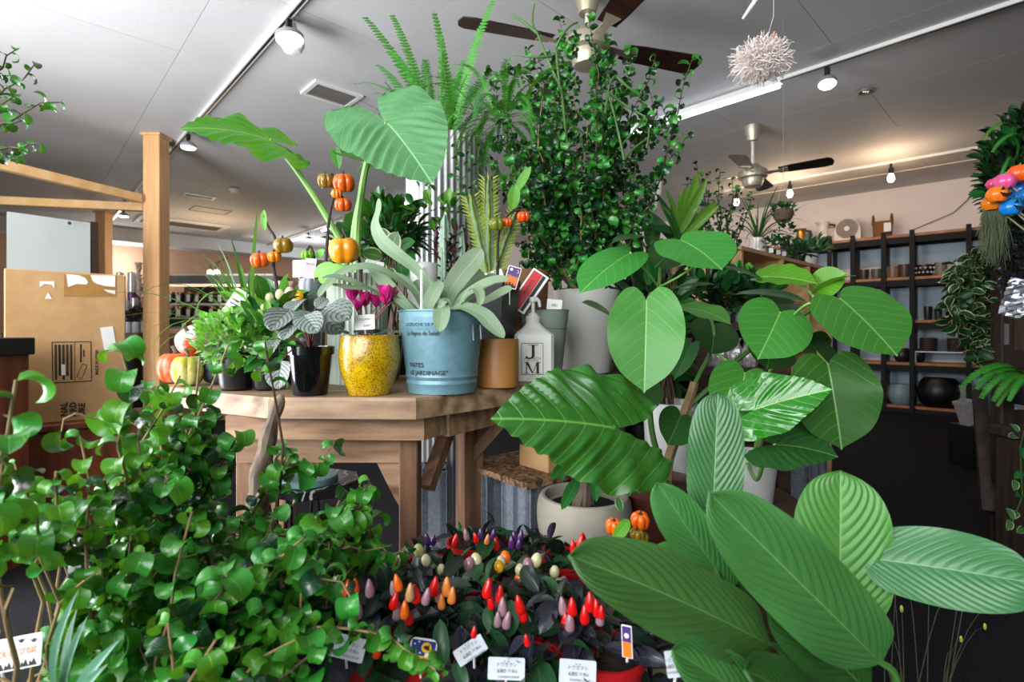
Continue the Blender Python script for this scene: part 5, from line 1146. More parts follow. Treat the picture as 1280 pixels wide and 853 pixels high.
# thin seed stalks over the dark floor
gs = thing('wispy_grass', 'thin dark grass stalks spreading over the floor behind the long leaves', 'grass', (q.x+.2, .80, 0)); rg = random.Random(5)
for k in range(16):
    a0 = V((q.x+.2+rg.uniform(-.04, .04), .80, .01)); b0 = P(rg.uniform(1090, 1240), rg.uniform(680, 830), .8+rg.uniform(0, .25))
    stems_part(gs, curve3(a0, b0, (0, 0, .12), 8), [.0011, .0005], plain('dry_stalk', '3c3c2c', .6), 'stalk', 4)
    if k % 3 == 0: obj('seed_head', MB().blob(b0, (.003, .003, .007), 6, 4), plain('seed_yellow', 'a8b040', .5), gs, True)
# ---------------------------------------------------------------- tall elephant ear in the ribbed pot
CORD['ear'] = [(0, -.02), (.04, -.3), (.2, -.62), (.45, -.72), (.66, -.5), (.75, -.15), (.72, .2), (.55, .55), (.3, .82), (.1, .95), (0, 1)]
er = tag(rp, 'tall elephant ear with two huge leaves in a vertically ribbed pale sage pot', 'potted plant'); rp.name = 'elephant_ear'
kk = rp  # the pot is its own
def stalk(*p, r=(.009, .006)): stems_part(er, smooth3(pts(*p)), list(r), M_GST, 'petiole', 8)
stalk((436, 372, 1.38), (428, 310, 1.36), (403, 262, 1.34), (372, 215, 1.31), (350, 188, 1.29), (337, 175, 1.27), r=(.010, .005))
stalk((448, 375, 1.4), (446, 300, 1.4), (452, 240, 1.38), (460, 200, 1.36), (475, 165, 1.33), (484, 154, 1.3), r=(.012, .006)); stalk((442, 375, 1.42), (441, 300, 1.42), (450, 245, 1.42), (458, 210, 1.43), (448, 196, 1.43), r=(.009, .004))
big(er, L_EARG, 'alocasia', (337, 175, 1.27), (223, 161, 1.15), 106, (.05, -.72, .6), fold=-.05, curve=.5, wave=(.06, 2), pleat=(4, .03, .75), nx=8, ny=34)
big(er, L_EAR, 'ear', (484, 154, 1.3), (540, 230, 1.2), 146, (.1, -.93, .35), fold=.08, curve=.4, wave=(.035, 2), pleat=(6, .03, .6), nx=10, ny=40)
big(er, L_EARG, 'odora', (450, 196, 1.43), (414, 190, 1.4), 34, (0, -.6, .6), fold=.1, curve=.4); big(er, L_EARG, 'odora', (420, 192, 1.4), (424, 212, 1.4), 14, (0, -.9, .2), fold=.2)
# ---------------------------------------------------------------- silver fern in the bucket
def ribbon(root, mat, path, wpx, up=(0, -.5, .8), fold=.25, name='leaf', shape='strap', per=6):
    """strap leaf that follows a path of picture points; wpx = full width in px"""
    ps = smooth3(pts(*path), per); n = len(ps); pr = smooth_pts(SHAPES[shape], 6); vv = [q[0] for q in pr]; ww = [max(.01, q[1]) for q in pr]; vs = []; uv = []; fs = []
    for i, p in enumerate(ps):
        t = i/(n-1); d = (ps[min(i+1, n-1)]-ps[max(i-1, 0)]).normalized(); z = V(up)-d*V(up).dot(d); z.normalize(); x = d.cross(z); w_ = np.interp(t, vv, ww)*wpx/F*p.y/2
        for j in (-1, -.5, 0, .5, 1): vs.append(p+x*(w_*j)+z*(abs(j)*w_*fold)-BASE[root]); uv.append((.5+.5*j, t))
    for i in range(n-1):
        for j in range(4): fs.append((i*5+j, i*5+j+1, (i+1)*5+j+1, (i+1)*5+j))
    me = bpy.data.meshes.new(name); me.from_pydata([tuple(q) for q in vs], [], fs); u = me.uv_layers.new(name='UVMap'); u.data.foreach_set('uv', [c for f in fs for i in f for c in uv[i]]); me.polygons.foreach_set('use_smooth', [True]*len(fs)); me.materials.append(mat)
    return link(name, me, None, root)
def strap(w_, *path, up=(0, -.6, .7), fold=.22): ribbon(bu_, L_SIL, path, w_, up, fold)
strap(17, (556, 400, 1.17), (545, 368, 1.16), (522, 338, 1.16), (497, 318, 1.16), (479, 302, 1.17), (470, 282, 1.18), (474, 262, 1.19), (473, 248, 1.2), up=(-.6, -.6, .5))
strap(15, (540, 398, 1.16), (522, 370, 1.13), (490, 345, 1.1), (460, 334, 1.09), (430, 340, 1.08), (406, 360, 1.06), (398, 372, 1.05))
strap(10, (532, 398, 1.16), (508, 376, 1.13), (475, 362, 1.1), (440, 360, 1.08), (412, 355, 1.07))
strap(16, (530, 400, 1.14), (510, 384, 1.12), (486, 358, 1.12), (470, 340, 1.13), (460, 326, 1.14), up=(-.3, -.8, .5))
strap(14, (525, 398, 1.2), (500, 380, 1.2), (470, 372, 1.18), (445, 378, 1.16), (430, 392, 1.15)); strap(13, (535, 398, 1.22), (515, 360, 1.24), (492, 345, 1.26), (470, 352, 1.26))
strap(28, (554, 400, 1.16), (560, 370, 1.17), (575, 345, 1.18), (592, 325, 1.19), (602, 311, 1.19), up=(.1, -.9, .4)); strap(24, (562, 400, 1.17), (580, 372, 1.16), (602, 358, 1.14), (622, 352, 1.12), (634, 352, 1.1))
strap(25, (572, 402, 1.17), (594, 384, 1.14), (614, 374, 1.11), (630, 366, 1.09), (640, 362, 1.08)); strap(22, (552, 398, 1.13), (575, 384, 1.1), (600, 392, 1.07), (616, 408, 1.04), (630, 423, 1.02))
strap(21, (550, 396, 1.12), (552, 385, 1.08), (552, 396, 1.055), (549, 415, 1.045), up=(0, -1, .3)); strap(19, (536, 402, 1.13), (536, 382, 1.12), (544, 364, 1.12), (552, 352, 1.13), up=(-.2, -.95, .2))
strap(11, (552, 400, 1.11), (558, 384, 1.08), (556, 376, 1.07), (550, 384, 1.06)); strap(13, (566, 400, 1.13), (580, 372, 1.1), (592, 360, 1.08), (600, 368, 1.06), (600, 382, 1.055)); strap(30, (548, 400, 1.2), (566, 372, 1.22), (586, 354, 1.24), (604, 340, 1.26), up=(.1, -.9, .4))
strap(20, (540, 398, 1.22), (528, 365, 1.26), (520, 350, 1.28), up=(0, -.95, .3)); strap(18, (560, 398, 1.22), (590, 368, 1.24), (612, 350, 1.26), (622, 346, 1.26)); strap(10, (522, 400, 1.15), (480, 372, 1.1), (450, 356, 1.06), (420, 346, 1.05), (402, 348, 1.04))
obj('label_stake', MB().tube(pts((527, 398, 1.13), (527, 338, 1.14)), .0035, 6), M_WHITE, bu_)
# ---------------------------------------------------------------- cyclamen
rg = random.Random(9); M_MAG = leafmat('cyclamen_petal', 'd8268f', 'ee78ba', 5, .1, .06, .3, .45, .25, mid=.05, tcol='e0208a', mott=.3); PET = [leafmesh('oval', .34, c, .3, .3, nx=2, ny=6, seed=i, name='petal', wave=(.05, 2)) for i, c in enumerate((.5, -.4, .8))]
for m in PET: m.materials.append(M_MAG)
for fx, fy, fl_ in ((440, 384, 1), (456, 391, 1), (482, 388, 1.25), (470, 392, .9), (447, 396, .8), (491, 384, .8)):
    c = P(fx, fy-7, 1.11+rg.uniform(-.01, .03)); stems_part(yp, curve3(V((yc.x+rg.uniform(-.02, .02), 1.14, yc.z+yh*.9)), c, (0, 0, .01), 5), [.0016, .0013], plain('pink_stalk', '9c5a5c', .5), 'flower_stalk', 5)
    for i in range(5):
        a = i*2*PI/5+rg.random(); d = V((math.cos(a)*.55, math.sin(a)*.55, .85+rg.uniform(-.15, .2))); inst('petal', PET[i % 3], frame(c, d, V((-math.cos(a), -math.sin(a), .4))) @ Matrix.Scale(.038*fl_, 4), yp)
Ms = []
for i in range(26):
    a = rg.random()*6.28; r_ = rg.uniform(.01, .05); q = V((yc.x+r_*math.cos(a), yc.y+r_*math.sin(a), yc.z+yh*.93+rg.uniform(0, .02))); Ms.append(frame(q, (math.cos(a), math.sin(a), rg.uniform(-.1, .4)), (0, -.3, 1)) @ Matrix.Scale(rg.uniform(.018, .026), 4))
scatter(yp, [leafmesh('round', .46, c, .1, .1, nx=2, ny=5, seed=i, name='leaf') for i, c in enumerate((.4, .8))], [L_CYC], Ms)
# ---------------------------------------------------------------- peperomia
PP = [leafmesh('round', .44, .5, .05, .25, pleat=(6, .05, .5), nx=5, ny=20, seed=i, name='leaf') for i in range(3)]
for m in PP: m.materials.append(L_PEPE)
for (bx_, by_, bY), (tx_, ty_, tY), nz in (((362, 388, 1.08), (334, 418, 1.02), (0, -.9, .4)), ((405, 388, 1.08), (442, 402, 1.03), (.2, -.8, .6)), ((378, 376, 1.12), (358, 396, 1.07), (-.3, -.8, .5)), ((392, 392, 1.06), (366, 412, 1.02), (0, -.7, .7)), ((352, 452, 1.06), (348, 493, 1.03), (-.1, -.97, .2)),
        ((395, 385, 1.1), (412, 372, 1.12), (0, -.9, .3)), ((380, 396, 1.04), (400, 420, 1.0), (.1, -.8, .6)), ((372, 400, 1.06), (350, 430, 1.02), (-.2, -.8, .5)), ((400, 398, 1.12), (432, 420, 1.09), (.2, -.8, .5)), ((345, 425, 1.1), (330, 452, 1.06), (-.2, -.9, .3))):
    B, T_ = P(bx_, by_, bY), P(tx_, ty_, tY); inst('leaf', PP[bx_ % 3], frame(B, T_-B, nz) @ Matrix.Scale((T_-B).length*.86, 4), kp)
    stems_part(kp, curve3(V((kc.x, kc.y, kc.z+.09)), B, (0, 0, .02), 5), [.002, .0015], plain('red_petiole', '6a3038', .5), 'petiole', 5)
# ---------------------------------------------------------------- generic bush
def bush(root, c, rx, ry, n, meshes, mats, size, rg, rz=None, up=.5, cap=300, stem=None, drop=0., inner=.35):
    c = V(c) if isinstance(c, V) else P(*c); k = c.y/F; a, b = rx*k, ry*k; d_ = rz*k if rz else a; Ms = []
    for i in range(n):
        u = rv(rg); 
        while u.length > 1 or u.length < inner: u = rv(rg)
        q = c+V((u.x*a, u.y*d_, u.z*b)); y = (u.normalized()+V((0, 0, up))+rv(rg, .5)).normalized(); y.z -= drop
        Ms.append(frame(q, y, V((0, -.3, 1))+rv(rg, .5)) @ Matrix.Scale(size*k*rg.uniform(.7, 1.2), 4))
    scatter(root, meshes, mats, Ms, cap=cap)
    if stem:
        for i in range(stem[0]):
            u = rv(rg, .8); stems_part(root, wander(stem[1], c+V((u.x*a, u.y*d_, abs(u.z)*b)), rg), [stem[2], stem[2]*.4], stem[3])
rg = random.Random(21)
def host(name, label, px, py, Y, r=.05, h=.1, mat=None, z=None, cat='potted plant', loc=None):
    c = loc or V((P(px, 0, Y).x, Y, (ZT+.001) if z is None else z)); mat = mat or M_BLACK
    return potted(name, label, cat, c, pot_prof(r*.78, r, h, .004), mat, n=24), c
o, c = host('small_leaf_plant', 'bright green plant with masses of tiny leaves beside the pumpkins', 296, 0, 1.22, .045, .09); 
bush(o, (288, 425, 1.2), 46, 36, 520, SMALL, [L_PILEA, L_PILEA, L_PILEAV], 9.5, rg, rz=34, stem=(8, c+V((0, 0, .08)), .002, M_DST))
o, c = host('cream_pepper_plant', 'ornamental pepper with cream and orange fruits at the back left of the table', 350, 0, 1.36, .05, .11)
bush(o, (340, 398, 1.33), 40, 26, 60, LANC, [L_SCH, L_SCH, L_PILEA], 34, rg, rz=20, stem=(5, c+V((0, 0, .1)), .003, M_DST))
def fruit_mesh(kind):
    m = MB()
    if kind == 'long': m.lathe((0, 0, 0), smooth_pts([(.001, -.02), (.2, .02), (.27, .2), (.22, .55), (.1, .9), (.001, 1)], 2), 9)
    else: m.lathe((0, 0, 0), smooth_pts([(.001, -.02), (.27, .05), (.4, .35), (.38, .65), (.2, .93), (.001, 1)], 2), 10)
    me = bpy.data.meshes.new('fruit'); me.from_pydata(m.v, [], m.f); me.polygons.foreach_set('use_smooth', [True]*len(me.polygons)); return me
FRUIT = {}
def fruit_of(kind, col):
    if (kind, col) not in FRUIT:
        me = fruit_mesh(kind); me.materials.append(plain('fruit_'+col, col, .14, var=.12, nscale=40, spec=.6)); FRUIT[(kind, col)] = me
    return FRUIT[(kind, col)]
RED, ORA, YLO, PUR, CRM, MAU, TAN = 'cc1414', 'e0661a', 'e8a81c', '4a2460', 'c9c79a', '93707c', 'b98a5a'
def fruit(root, px, py, Y, hpx, kind, col, tilt=0.):
    k = Y/F; c = P(px, py, Y)+V((0, 0, -hpx*k/2)); M = frame(c, (0, -1, 0), (math.sin(tilt), -.15, math.cos(tilt))) @ Matrix.Scale(hpx*k, 4); o_ = inst('fruit', fruit_of(kind, col), M, root); return o_
for px, py, h, col in ((337, 372, 13, CRM), (350, 368, 14, CRM), (362, 366, 15, 'd9c2b8'), (374, 370, 13, YLO), (356, 375, 14, RED), (352, 388, 11, RED), (330, 384, 10, CRM), (345, 382, 11, YLO), (369, 376, 12, CRM)): fruit(o, px, py, 1.3, h, 'round', col)
# grass
o, c = host('grassy_plant', 'tufted plant with long thin arching blades left of the squash twig', 312, 0, 1.46, .05, .11, M_WHITE); Ms = []
for i in range(75):
    a = rg.random()*6.28; e = rg.uniform(.45, 1.5); Ms.append(frame(V((c.x+.012*math.cos(a), c.y+.012*math.sin(a), ZT+.1)), (math.cos(a)*math.cos(e), math.sin(a)*math.cos(e), math.sin(e)), (-math.cos(a)*.3, -math.sin(a)*.3, 1)) @ Matrix.Scale(rg.uniform(.2, .40), 4))
scatter(o, BLADE, [L_GRASS, L_GRASSD, L_GRASS], Ms)
# squash twigs
def ribfruit(root, px, py, Y, r, col, ribs=6, tall=.8, name='fruit', tilt=(0, -.25, 1)):
    k = Y/F; c = P(px, py, Y); q = V(tilt).to_track_quat('Z', 'Y').to_matrix(); rr = r*k; h = rr*2*tall
    prof = [(.001, -h*.36), (rr*.4, -h*.48), (rr*.8, -h*.4), (rr, -h*.05), (rr*.9, h*.28), (rr*.55, h*.47), (rr*.2, h*.42), (.001, h*.34)]
    f = obj(name, MB().lathe(c, smooth_pts(prof, 2), 48, lambda a, z: 1-.25*(1-abs(math.sin(a*ribs/2)))**1.5, M=q), plain('squash_'+col, col, .22, var=.16, nscale=22, spec=.55), root, True, angle=60)
    obj('calyx', MB().lathe(c+q @ V((0, 0, h*.42)), [(rr*.3, 0), (rr*.12, rr*.1), (rr*.08, rr*.35), (.001, rr*.36)], 6, M=q), M_DSTEM, f, True); return f
SO, SG, SB = 'd95a10', '6d7a20', '8a6a16'
def twig(label, base, path, fruits, leaves=()):
    o = thing('squash_twig', label, 'decorative twig', P(*base)); stems_part(o, smooth3(pts(*path)), [.005, .003], M_DSTEM, 'twig', 7)
    for f in fruits: ribfruit(o, *f)
    for b, t, w_ in leaves: big(o, L_PILEA, 'oval', b, t, w_, (0, -.9, .3), nx=3, ny=10, curve=.4, fold=.2)
    return o
twig('dark twig with three little orange and brown squashes rising left of the pink card', (351, 395, 1.3), ((351, 480, 1.3), (351, 430, 1.3), (347, 365, 1.3), (342, 332, 1.3), (344, 300, 1.3), (336, 285, 1.3), (330, 270, 1.3)), ((325, 325, 1.28, 11.5, SO), (343, 321, 1.27, 8.5, 'd9780e'), (354, 307, 1.27, 12, SB, 5)), (((331, 288, 1.3), (330, 262, 1.3), 8),))
twig('upright dark twig with four small squashes between the elephant ear stalks', (404, 370, 1.35), ((404, 479, 1.35), (404, 420, 1.35), (408, 320, 1.34), (412, 270, 1.32), (418, 240, 1.32), (415, 217, 1.32)), ((407, 226, 1.31, 10, SB, 6, .9), (430, 229, 1.29, 13.5, SO, 6, .85), (421, 242, 1.28, 7, 'e07a10', 8), (429, 256, 1.29, 10.5, SO)))
o = twig('dark twig with one big smooth orange squash in front of the elephant ear stalks', (440, 375, 1.24), ((449, 484, 1.25), (449, 430, 1.25), (451, 345, 1.25), (446, 318, 1.25), (432, 294, 1.24), (429, 286, 1.24)), (), (((398, 350, 1.24), (436, 336, 1.22), 24), ((392, 345, 1.26), (418, 330, 1.24), 16)))
ribfruit(o, 430, 313, 1.22, 19, 'e8921a', 5, .84)
twig('twig with one small green fruit behind the pink card', (398, 365, 1.45), ((398, 474, 1.45), (398, 400, 1.45), (394, 330, 1.45), (388, 308, 1.45), (384, 314, 1.45)), ((384, 319, 1.44, 8, '6aa81c', 7, .75),), (((396, 322, 1.45), (406, 312, 1.44), 10),))
twig('dark twig with orange and green squashes beside the spiny cactus', (622, 360, 1.5), ((622, 472, 1.53), (622, 400, 1.5), (622, 330, 1.5), (624, 290, 1.49), (636, 268, 1.48), (650, 262, 1.48)), ((654, 271, 1.46, 8.5, 'e2531a'), (621, 280, 1.46, 10, SG, 5), (634, 278, 1.47, 7, SO)), (((640, 262, 1.48), (645, 230, 1.46), 16), ((645, 240, 1.48), (664, 208, 1.46), 12)))
twig('twig with clustered orange and green squashes in front of the cement pot', (800, 760, .86), ((800, 805, .86), (797, 730, .86), (797, 690, .86), (792, 650, .86)), ((767, 658, .84, 10.5, SO, 6, .9), (800, 651, .86, 12, SO, 6, .9), (796, 668, .85, 9.5, SB), (783, 682, .83, 10, '6f8418', 6), (803, 672, .86, 8, SG), (812, 698, .84, 15, 'df6a0c', 7, .75), (791, 697, .83, 8, SO)), (((786, 650, .83), (766, 676, .81), 16),))
# ---------------------------------------------------------------- peppers in red pots
M_REDP = plain('red_plastic_pot', 'a8141c', .35, var=.05)
def pepper(label, px, Y, cols, nf, leaf, fr, lean=(0, 0), hgt=.10, kind='long', sz=24, nl=28, tagtxt=None):
    """fr: fruit list px, py"""
    c = V((P(px, 0, Y).x, Y, ZB+.0005)); o = thing('ornamental_pepper', label, 'potted plant', c); rg = random.Random(int(px*3+Y*100))
    obj('pot', MB().lathe(c, pot_prof(.036, .05, .09, .003, .002), 26), M_REDP, o, True); obj('soil', MB().lathe(c+V((0, 0, .078)), [(.045, 0), (.001, .006)], 14), SOIL, o)
    top = c+V((lean[0], lean[1], .09+max(.012, hgt-.055-max(0, Y-.74)*.22))); Ms = []
    for i in range(6):
        a = rg.random()*6.28; b = top+V((math.cos(a)*.05, math.sin(a)*.05, rg.uniform(-.04, .015))); st = wander(c+V((0, 0, .08)), b, rg, 6); stems_part(o, st, [.0028, .0014], M_DSTEM, 'stem', 5)
        Ms += along(st, .018, .062 if Y < .85 else .048, rg, .35, 1, up=.05, fwd=.4, jit=.4)
    for i in range(nl):
        a = rg.random()*6.28; r_ = rg.uniform(.01, .075); q = top+V((math.cos(a)*r_, math.sin(a)*r_, rg.uniform(-.09, .012)-r_*.4)); Ms.append(frame(q, (math.cos(a), math.sin(a), rg.uniform(-1.0, .35)), (0, -.2, 1)) @ Matrix.Scale(rg.uniform(.045, .075), 4))
    scatter(o, LANC, leaf, Ms, seed=int(px))
    for (fx, fy) in fr: fruit(o, fx, fy, Y-rg.uniform(.055, .085), sz*rg.uniform(.75, 1.05)*.85, kind, rg.choice(cols), rg.uniform(-.25, .25))
    return o
DK = [L_PEPR, L_PEPR, L_PEPB, L_PEPG]; GR = [L_PEPG, L_PEPG, L_PEPR]
pepper('ornamental pepper with cream egg-shaped fruits at the back left of the bench', 480, .90, [CRM, CRM, 'a8a878'], 7, GR, [(462, 692), (476, 697), (490, 700), (507, 690), (501, 700), (485, 708)], kind='round', sz=20, hgt=.115)
pepper('ornamental pepper with orange and purple fruits just left of the table leg line', 535, .95, [CRM, CRM, 'b8b878'], 5, GR, [(525, 688), (534, 700), (552, 712), (570, 722)], kind='round', sz=20, hgt=.115)
pepper('ornamental pepper with yellow, orange and cream fruits in the middle of the bench', 590, .90, [ORA, YLO, CRM, MAU], 8, GR, [(585, 705), (597, 700), (586, 725), (602, 722), (614, 728), (628, 702), (632, 697), (625, 708)], kind='round', sz=21, hgt=.115)
pepper('ornamental pepper with orange and pale fruits just left of the cement pot', 655, .92, [ORA, CRM, MAU, CRM], 8, GR, [(649, 712), (650, 724), (660, 718), (661, 706), (669, 700), (697, 730), (703, 728), (707, 734), (693, 715)], kind='round', sz=20, hgt=.115)
pepper('ornamental pepper with red and purple upright fruits behind the others, under the table edge', 590, 1.06, [PUR, RED, MAU, 'd07a50', PUR], 9, DK, [(584, 668), (596, 672), (601, 668), (608, 674), (615, 668), (617, 678), (568, 675), (622, 680), (535, 674), (541, 675)], sz=20, hgt=.12)
pepper('ornamental pepper with purple tips standing at the foot of the cement pot', 650, 1.04, [PUR, PUR, MAU, TAN], 5, DK, [(644, 672), (650, 670), (648, 680), (640, 678)], sz=20, hgt=.115)
pepper('ornamental pepper with dark red fruits right in front of the cement pot', 712, .98, ['9c1218', RED, '2a0c10'], 4, DK, [(717, 683), (724, 676), (730, 674), (737, 684)], sz=22, hgt=.115, nl=26)
pepper('ornamental pepper at front left with purple and orange-red fruits over a tilted tag', 450, .74, [RED, 'd8481c', PUR, MAU], 7, DK, [(434, 735), (445, 733), (461, 738), (463, 735), (448, 762), (466, 802), (470, 812)], sz=28, hgt=.105)
pepper('ornamental pepper in front with purple and tan pointed fruits above the halloween pick', 528, .74, [PUR, TAN, RED, MAU, ORA], 9, DK, [(493, 735), (491, 750), (512, 740), (521, 742), (531, 745), (496, 763), (506, 762), (513, 770), (499, 728)], sz=28, hgt=.105)
pepper('ornamental pepper in front with a tight red and orange fruit cluster', 575, .78, [RED, RED, 'e08a3c', MAU], 6, DK, [(541, 733), (549, 743), (558, 733), (564, 744), (552, 752)], sz=29, hgt=.11)
pepper('ornamental pepper in front with two bright red pairs, middle of the row', 632, .75, [RED, RED, MAU], 7, DK, [(624, 742), (615, 752), (622, 774), (632, 775), (628, 758), (608, 735)], sz=30, hgt=.105)
pepper('ornamental pepper in front with fat red fruits above the right price tag', 715, .74, [RED, RED, RED, MAU], 10, DK, [(705, 757), (716, 758), (706, 775), (738, 752), (747, 760), (750, 771), (731, 768), (652, 755), (655, 766), (712, 777)], sz=29, hgt=.105)
pepper('dark-leaved ornamental pepper at the front centre, mostly leaves', 600, .67, [RED], 1, [L_PEPB, L_PEPR, L_PEPG], [(592, 790)], sz=20, hgt=.07, nl=28)
pepper('ornamental pepper with pale green shoots at the front right, beside the price tag', 668, .67, [RED], 1, [L_PEPG, L_PEPG, L_PEPB], [(660, 800)], sz=20, hgt=.075, nl=26)
pepper('violet-leaved ornamental pepper at the right end of the front row', 760, .70, [RED], 1, [L_PEPB, L_PEPB, L_PEPR], [(752, 765)], sz=22, hgt=.085, nl=30)
def jp(o, M, k):
    shape_on(o, M, k, [(-3, 8), (-1.5, 8), (-1.5, 9), (-3, 9)], M_INK); shape_on(o, M, k, [(1.5, 8), (3, 8), (3, 9), (1.5, 9)], M_INK)
T_TAG = plain('tag_white', 'cfd6e0', .35, var=.03)
def ptag(label, px, py, Y, roll, w_=46, h_=26, n=(0, -1, .25)):
    return card(label, px, py, Y, w_, h_, roll, T_TAG, n=n, lines=(('トウガラシ', 0, 4.5, 5.5, 24), ('680', -6, -2.5, 6.5, 11), ('円 税込', 8, -2.5, 4, 12), ('GARDEN SHOP', 3, -9, 3.4, 26)), stake=16, extra=jp)
ptag('white price tag tilted at the left end of the pepper row', 436, 810, .645, -.22, 42, 27)
ptag('white price tag leaning steeply in the middle of the pepper row', 588, 813, .64, .55, 40, 20)
ptag('white price tag left of the pale green pepper shoots, upright', 633, 836, .62, -.03, 46, 25)
ptag('white price tag at the right of the pepper row, partly behind violet leaves', 722, 840, .63, -.07, 46, 27)
ptag('white tag with a hook shape right of the squash stalks', 842, 830, .55, .1, 20, 30)
def hallo2(o, M, k):
    shape_on(o, M, k, [(-15, -6), (15, -6), (15, 17), (-15, 17)], C_BLU); shape_on(o, M, k, [(-15, -17), (15, -17), (15, -6), (-15, -6)], C_ORA); M2 = M @ Matrix.Translation((0, 0, .0004))
    shape_on(o, M2, k, disc(4, 9, 6.5, 16), C_YEL); M3 = M2 @ Matrix.Translation((0, 0, .0004)); shape_on(o, M3, k, [(0, 9), (3, 12), (5, 11), (8, 14), (7, 9), (9, 6), (4, 7)], M_INK)
    for x, y in ((-11, 12), (-6, 15), (-9, 5), (-3, 2), (12, 0)): shape_on(o, M2, k, disc(x, y, 1.1, 6), C_WHI)
    shape_on(o, M2, k, disc(6, 0, 3.2, 10), C_WHI); shape_on(o, M2, k, [(-10, -5.5), (11, -5.5), (11, -1.5), (-10, -1.5)], C_YEL); lettering(o, 'Halloween', 4*k, M3 @ Matrix.Translation((.5*k, -3.5*k, .0006)), C_RED, fit=18*k)
    for x in (-9, -3, 3, 9): shape_on(o, M2, k, [(x-2.5, -17), (x-2, -11), (x, -8), (x+2, -12), (x+2.5, -17)], M_INK)
card('blue halloween pick with a yellow moon and witch in the pepper row', 528, 818, .645, 34, 38, -.15, C_WHI, extra=hallo2, stake=14, r=.2)
card('tall purple card with a ghost seen edge-on among the leaves', 784, 802, .60, 13, 40, .04, C_WHI, n=(-.5, -1, 0), extra=lambda o, M, k: [shape_on(o, M, k, [(-5.5, 0), (5.5, 0), (5.5, 19), (-5.5, 19)], C_PUR), shape_on(o, M, k, [(-5.5, -19), (5.5, -19), (5.5, 0), (-5.5, 0)], C_ORA), shape_on(o, M @ Matrix.Translation((0, 0, .0004)), k, disc(0, 8, 3), C_WHI)], stake=10)
# money tree trunk and leaves
rg = random.Random(4)
for dx, tx, r_ in ((-8, -2, .014), (0, 2, .017), (7, 8, .012)):
    stems_part(cp, smooth3([V((cc.x+dx*.0018, cc.y+.005*dx/8, cc.z+hh*.76)), V((cc.x+tx*.0015, cc.y, cc.z+hh*.76+.045)), V((cc.x+tx*.0022, cc.y, cc.z+hh*.76+.10))]), [r_*1.25, r_, r_*.55], plain('grey_root', '6b5b50', .8, var=.3, bump=.4), 'trunk', 8)
tp = V((cc.x, cc.y, cc.z+hh*.76+.1))
for b, t, w_ in (((722, 600, 1.08), (702, 638, 1.0), 16), ((752, 588, 1.1), (757, 618, 1.04), 17), ((768, 588, 1.1), (800, 618, 1.02), 16), ((715, 575, 1.14), (688, 600, 1.06), 14), ((742, 590, 1.1), (745, 628, 1.02), 14), ((700, 580, 1.14), (703, 603, 1.1), 10)):
    big(cp, L_SCH, 'lance', b, t, w_, (0, -.8, .6), nx=3, ny=14, curve=.5, fold=.2); stems_part(cp, curve3(tp, P(*b), (0, 0, .01), 4), [.003, .002], M_DST, 'petiole', 5)
big(cp, L_RUB, 'oval', (782, 596, 1.0), (785, 622, .96), 12, (0, -.9, .3), nx=2, ny=10); big(cp, L_RUB, 'oval', (772, 622, .98), (776, 640, .95), 10, (0, -.9, .3), nx=2, ny=10)
rg = random.Random(8)
for i in range(9): stems_part(wp2, wander(BASE[wp2]+V((rg.uniform(-.02, .02), rg.uniform(-.02, .02), .2)), P(rg.uniform(800, 850), rg.uniform(300, 400), 1.8), rg, 7, .05), [.004, .002], M_BST)
bush(wp2, (812, 400, 1.88), 44, 90, 110, LANC, [L_DKBG, L_SCH], 40, rg, rz=60)
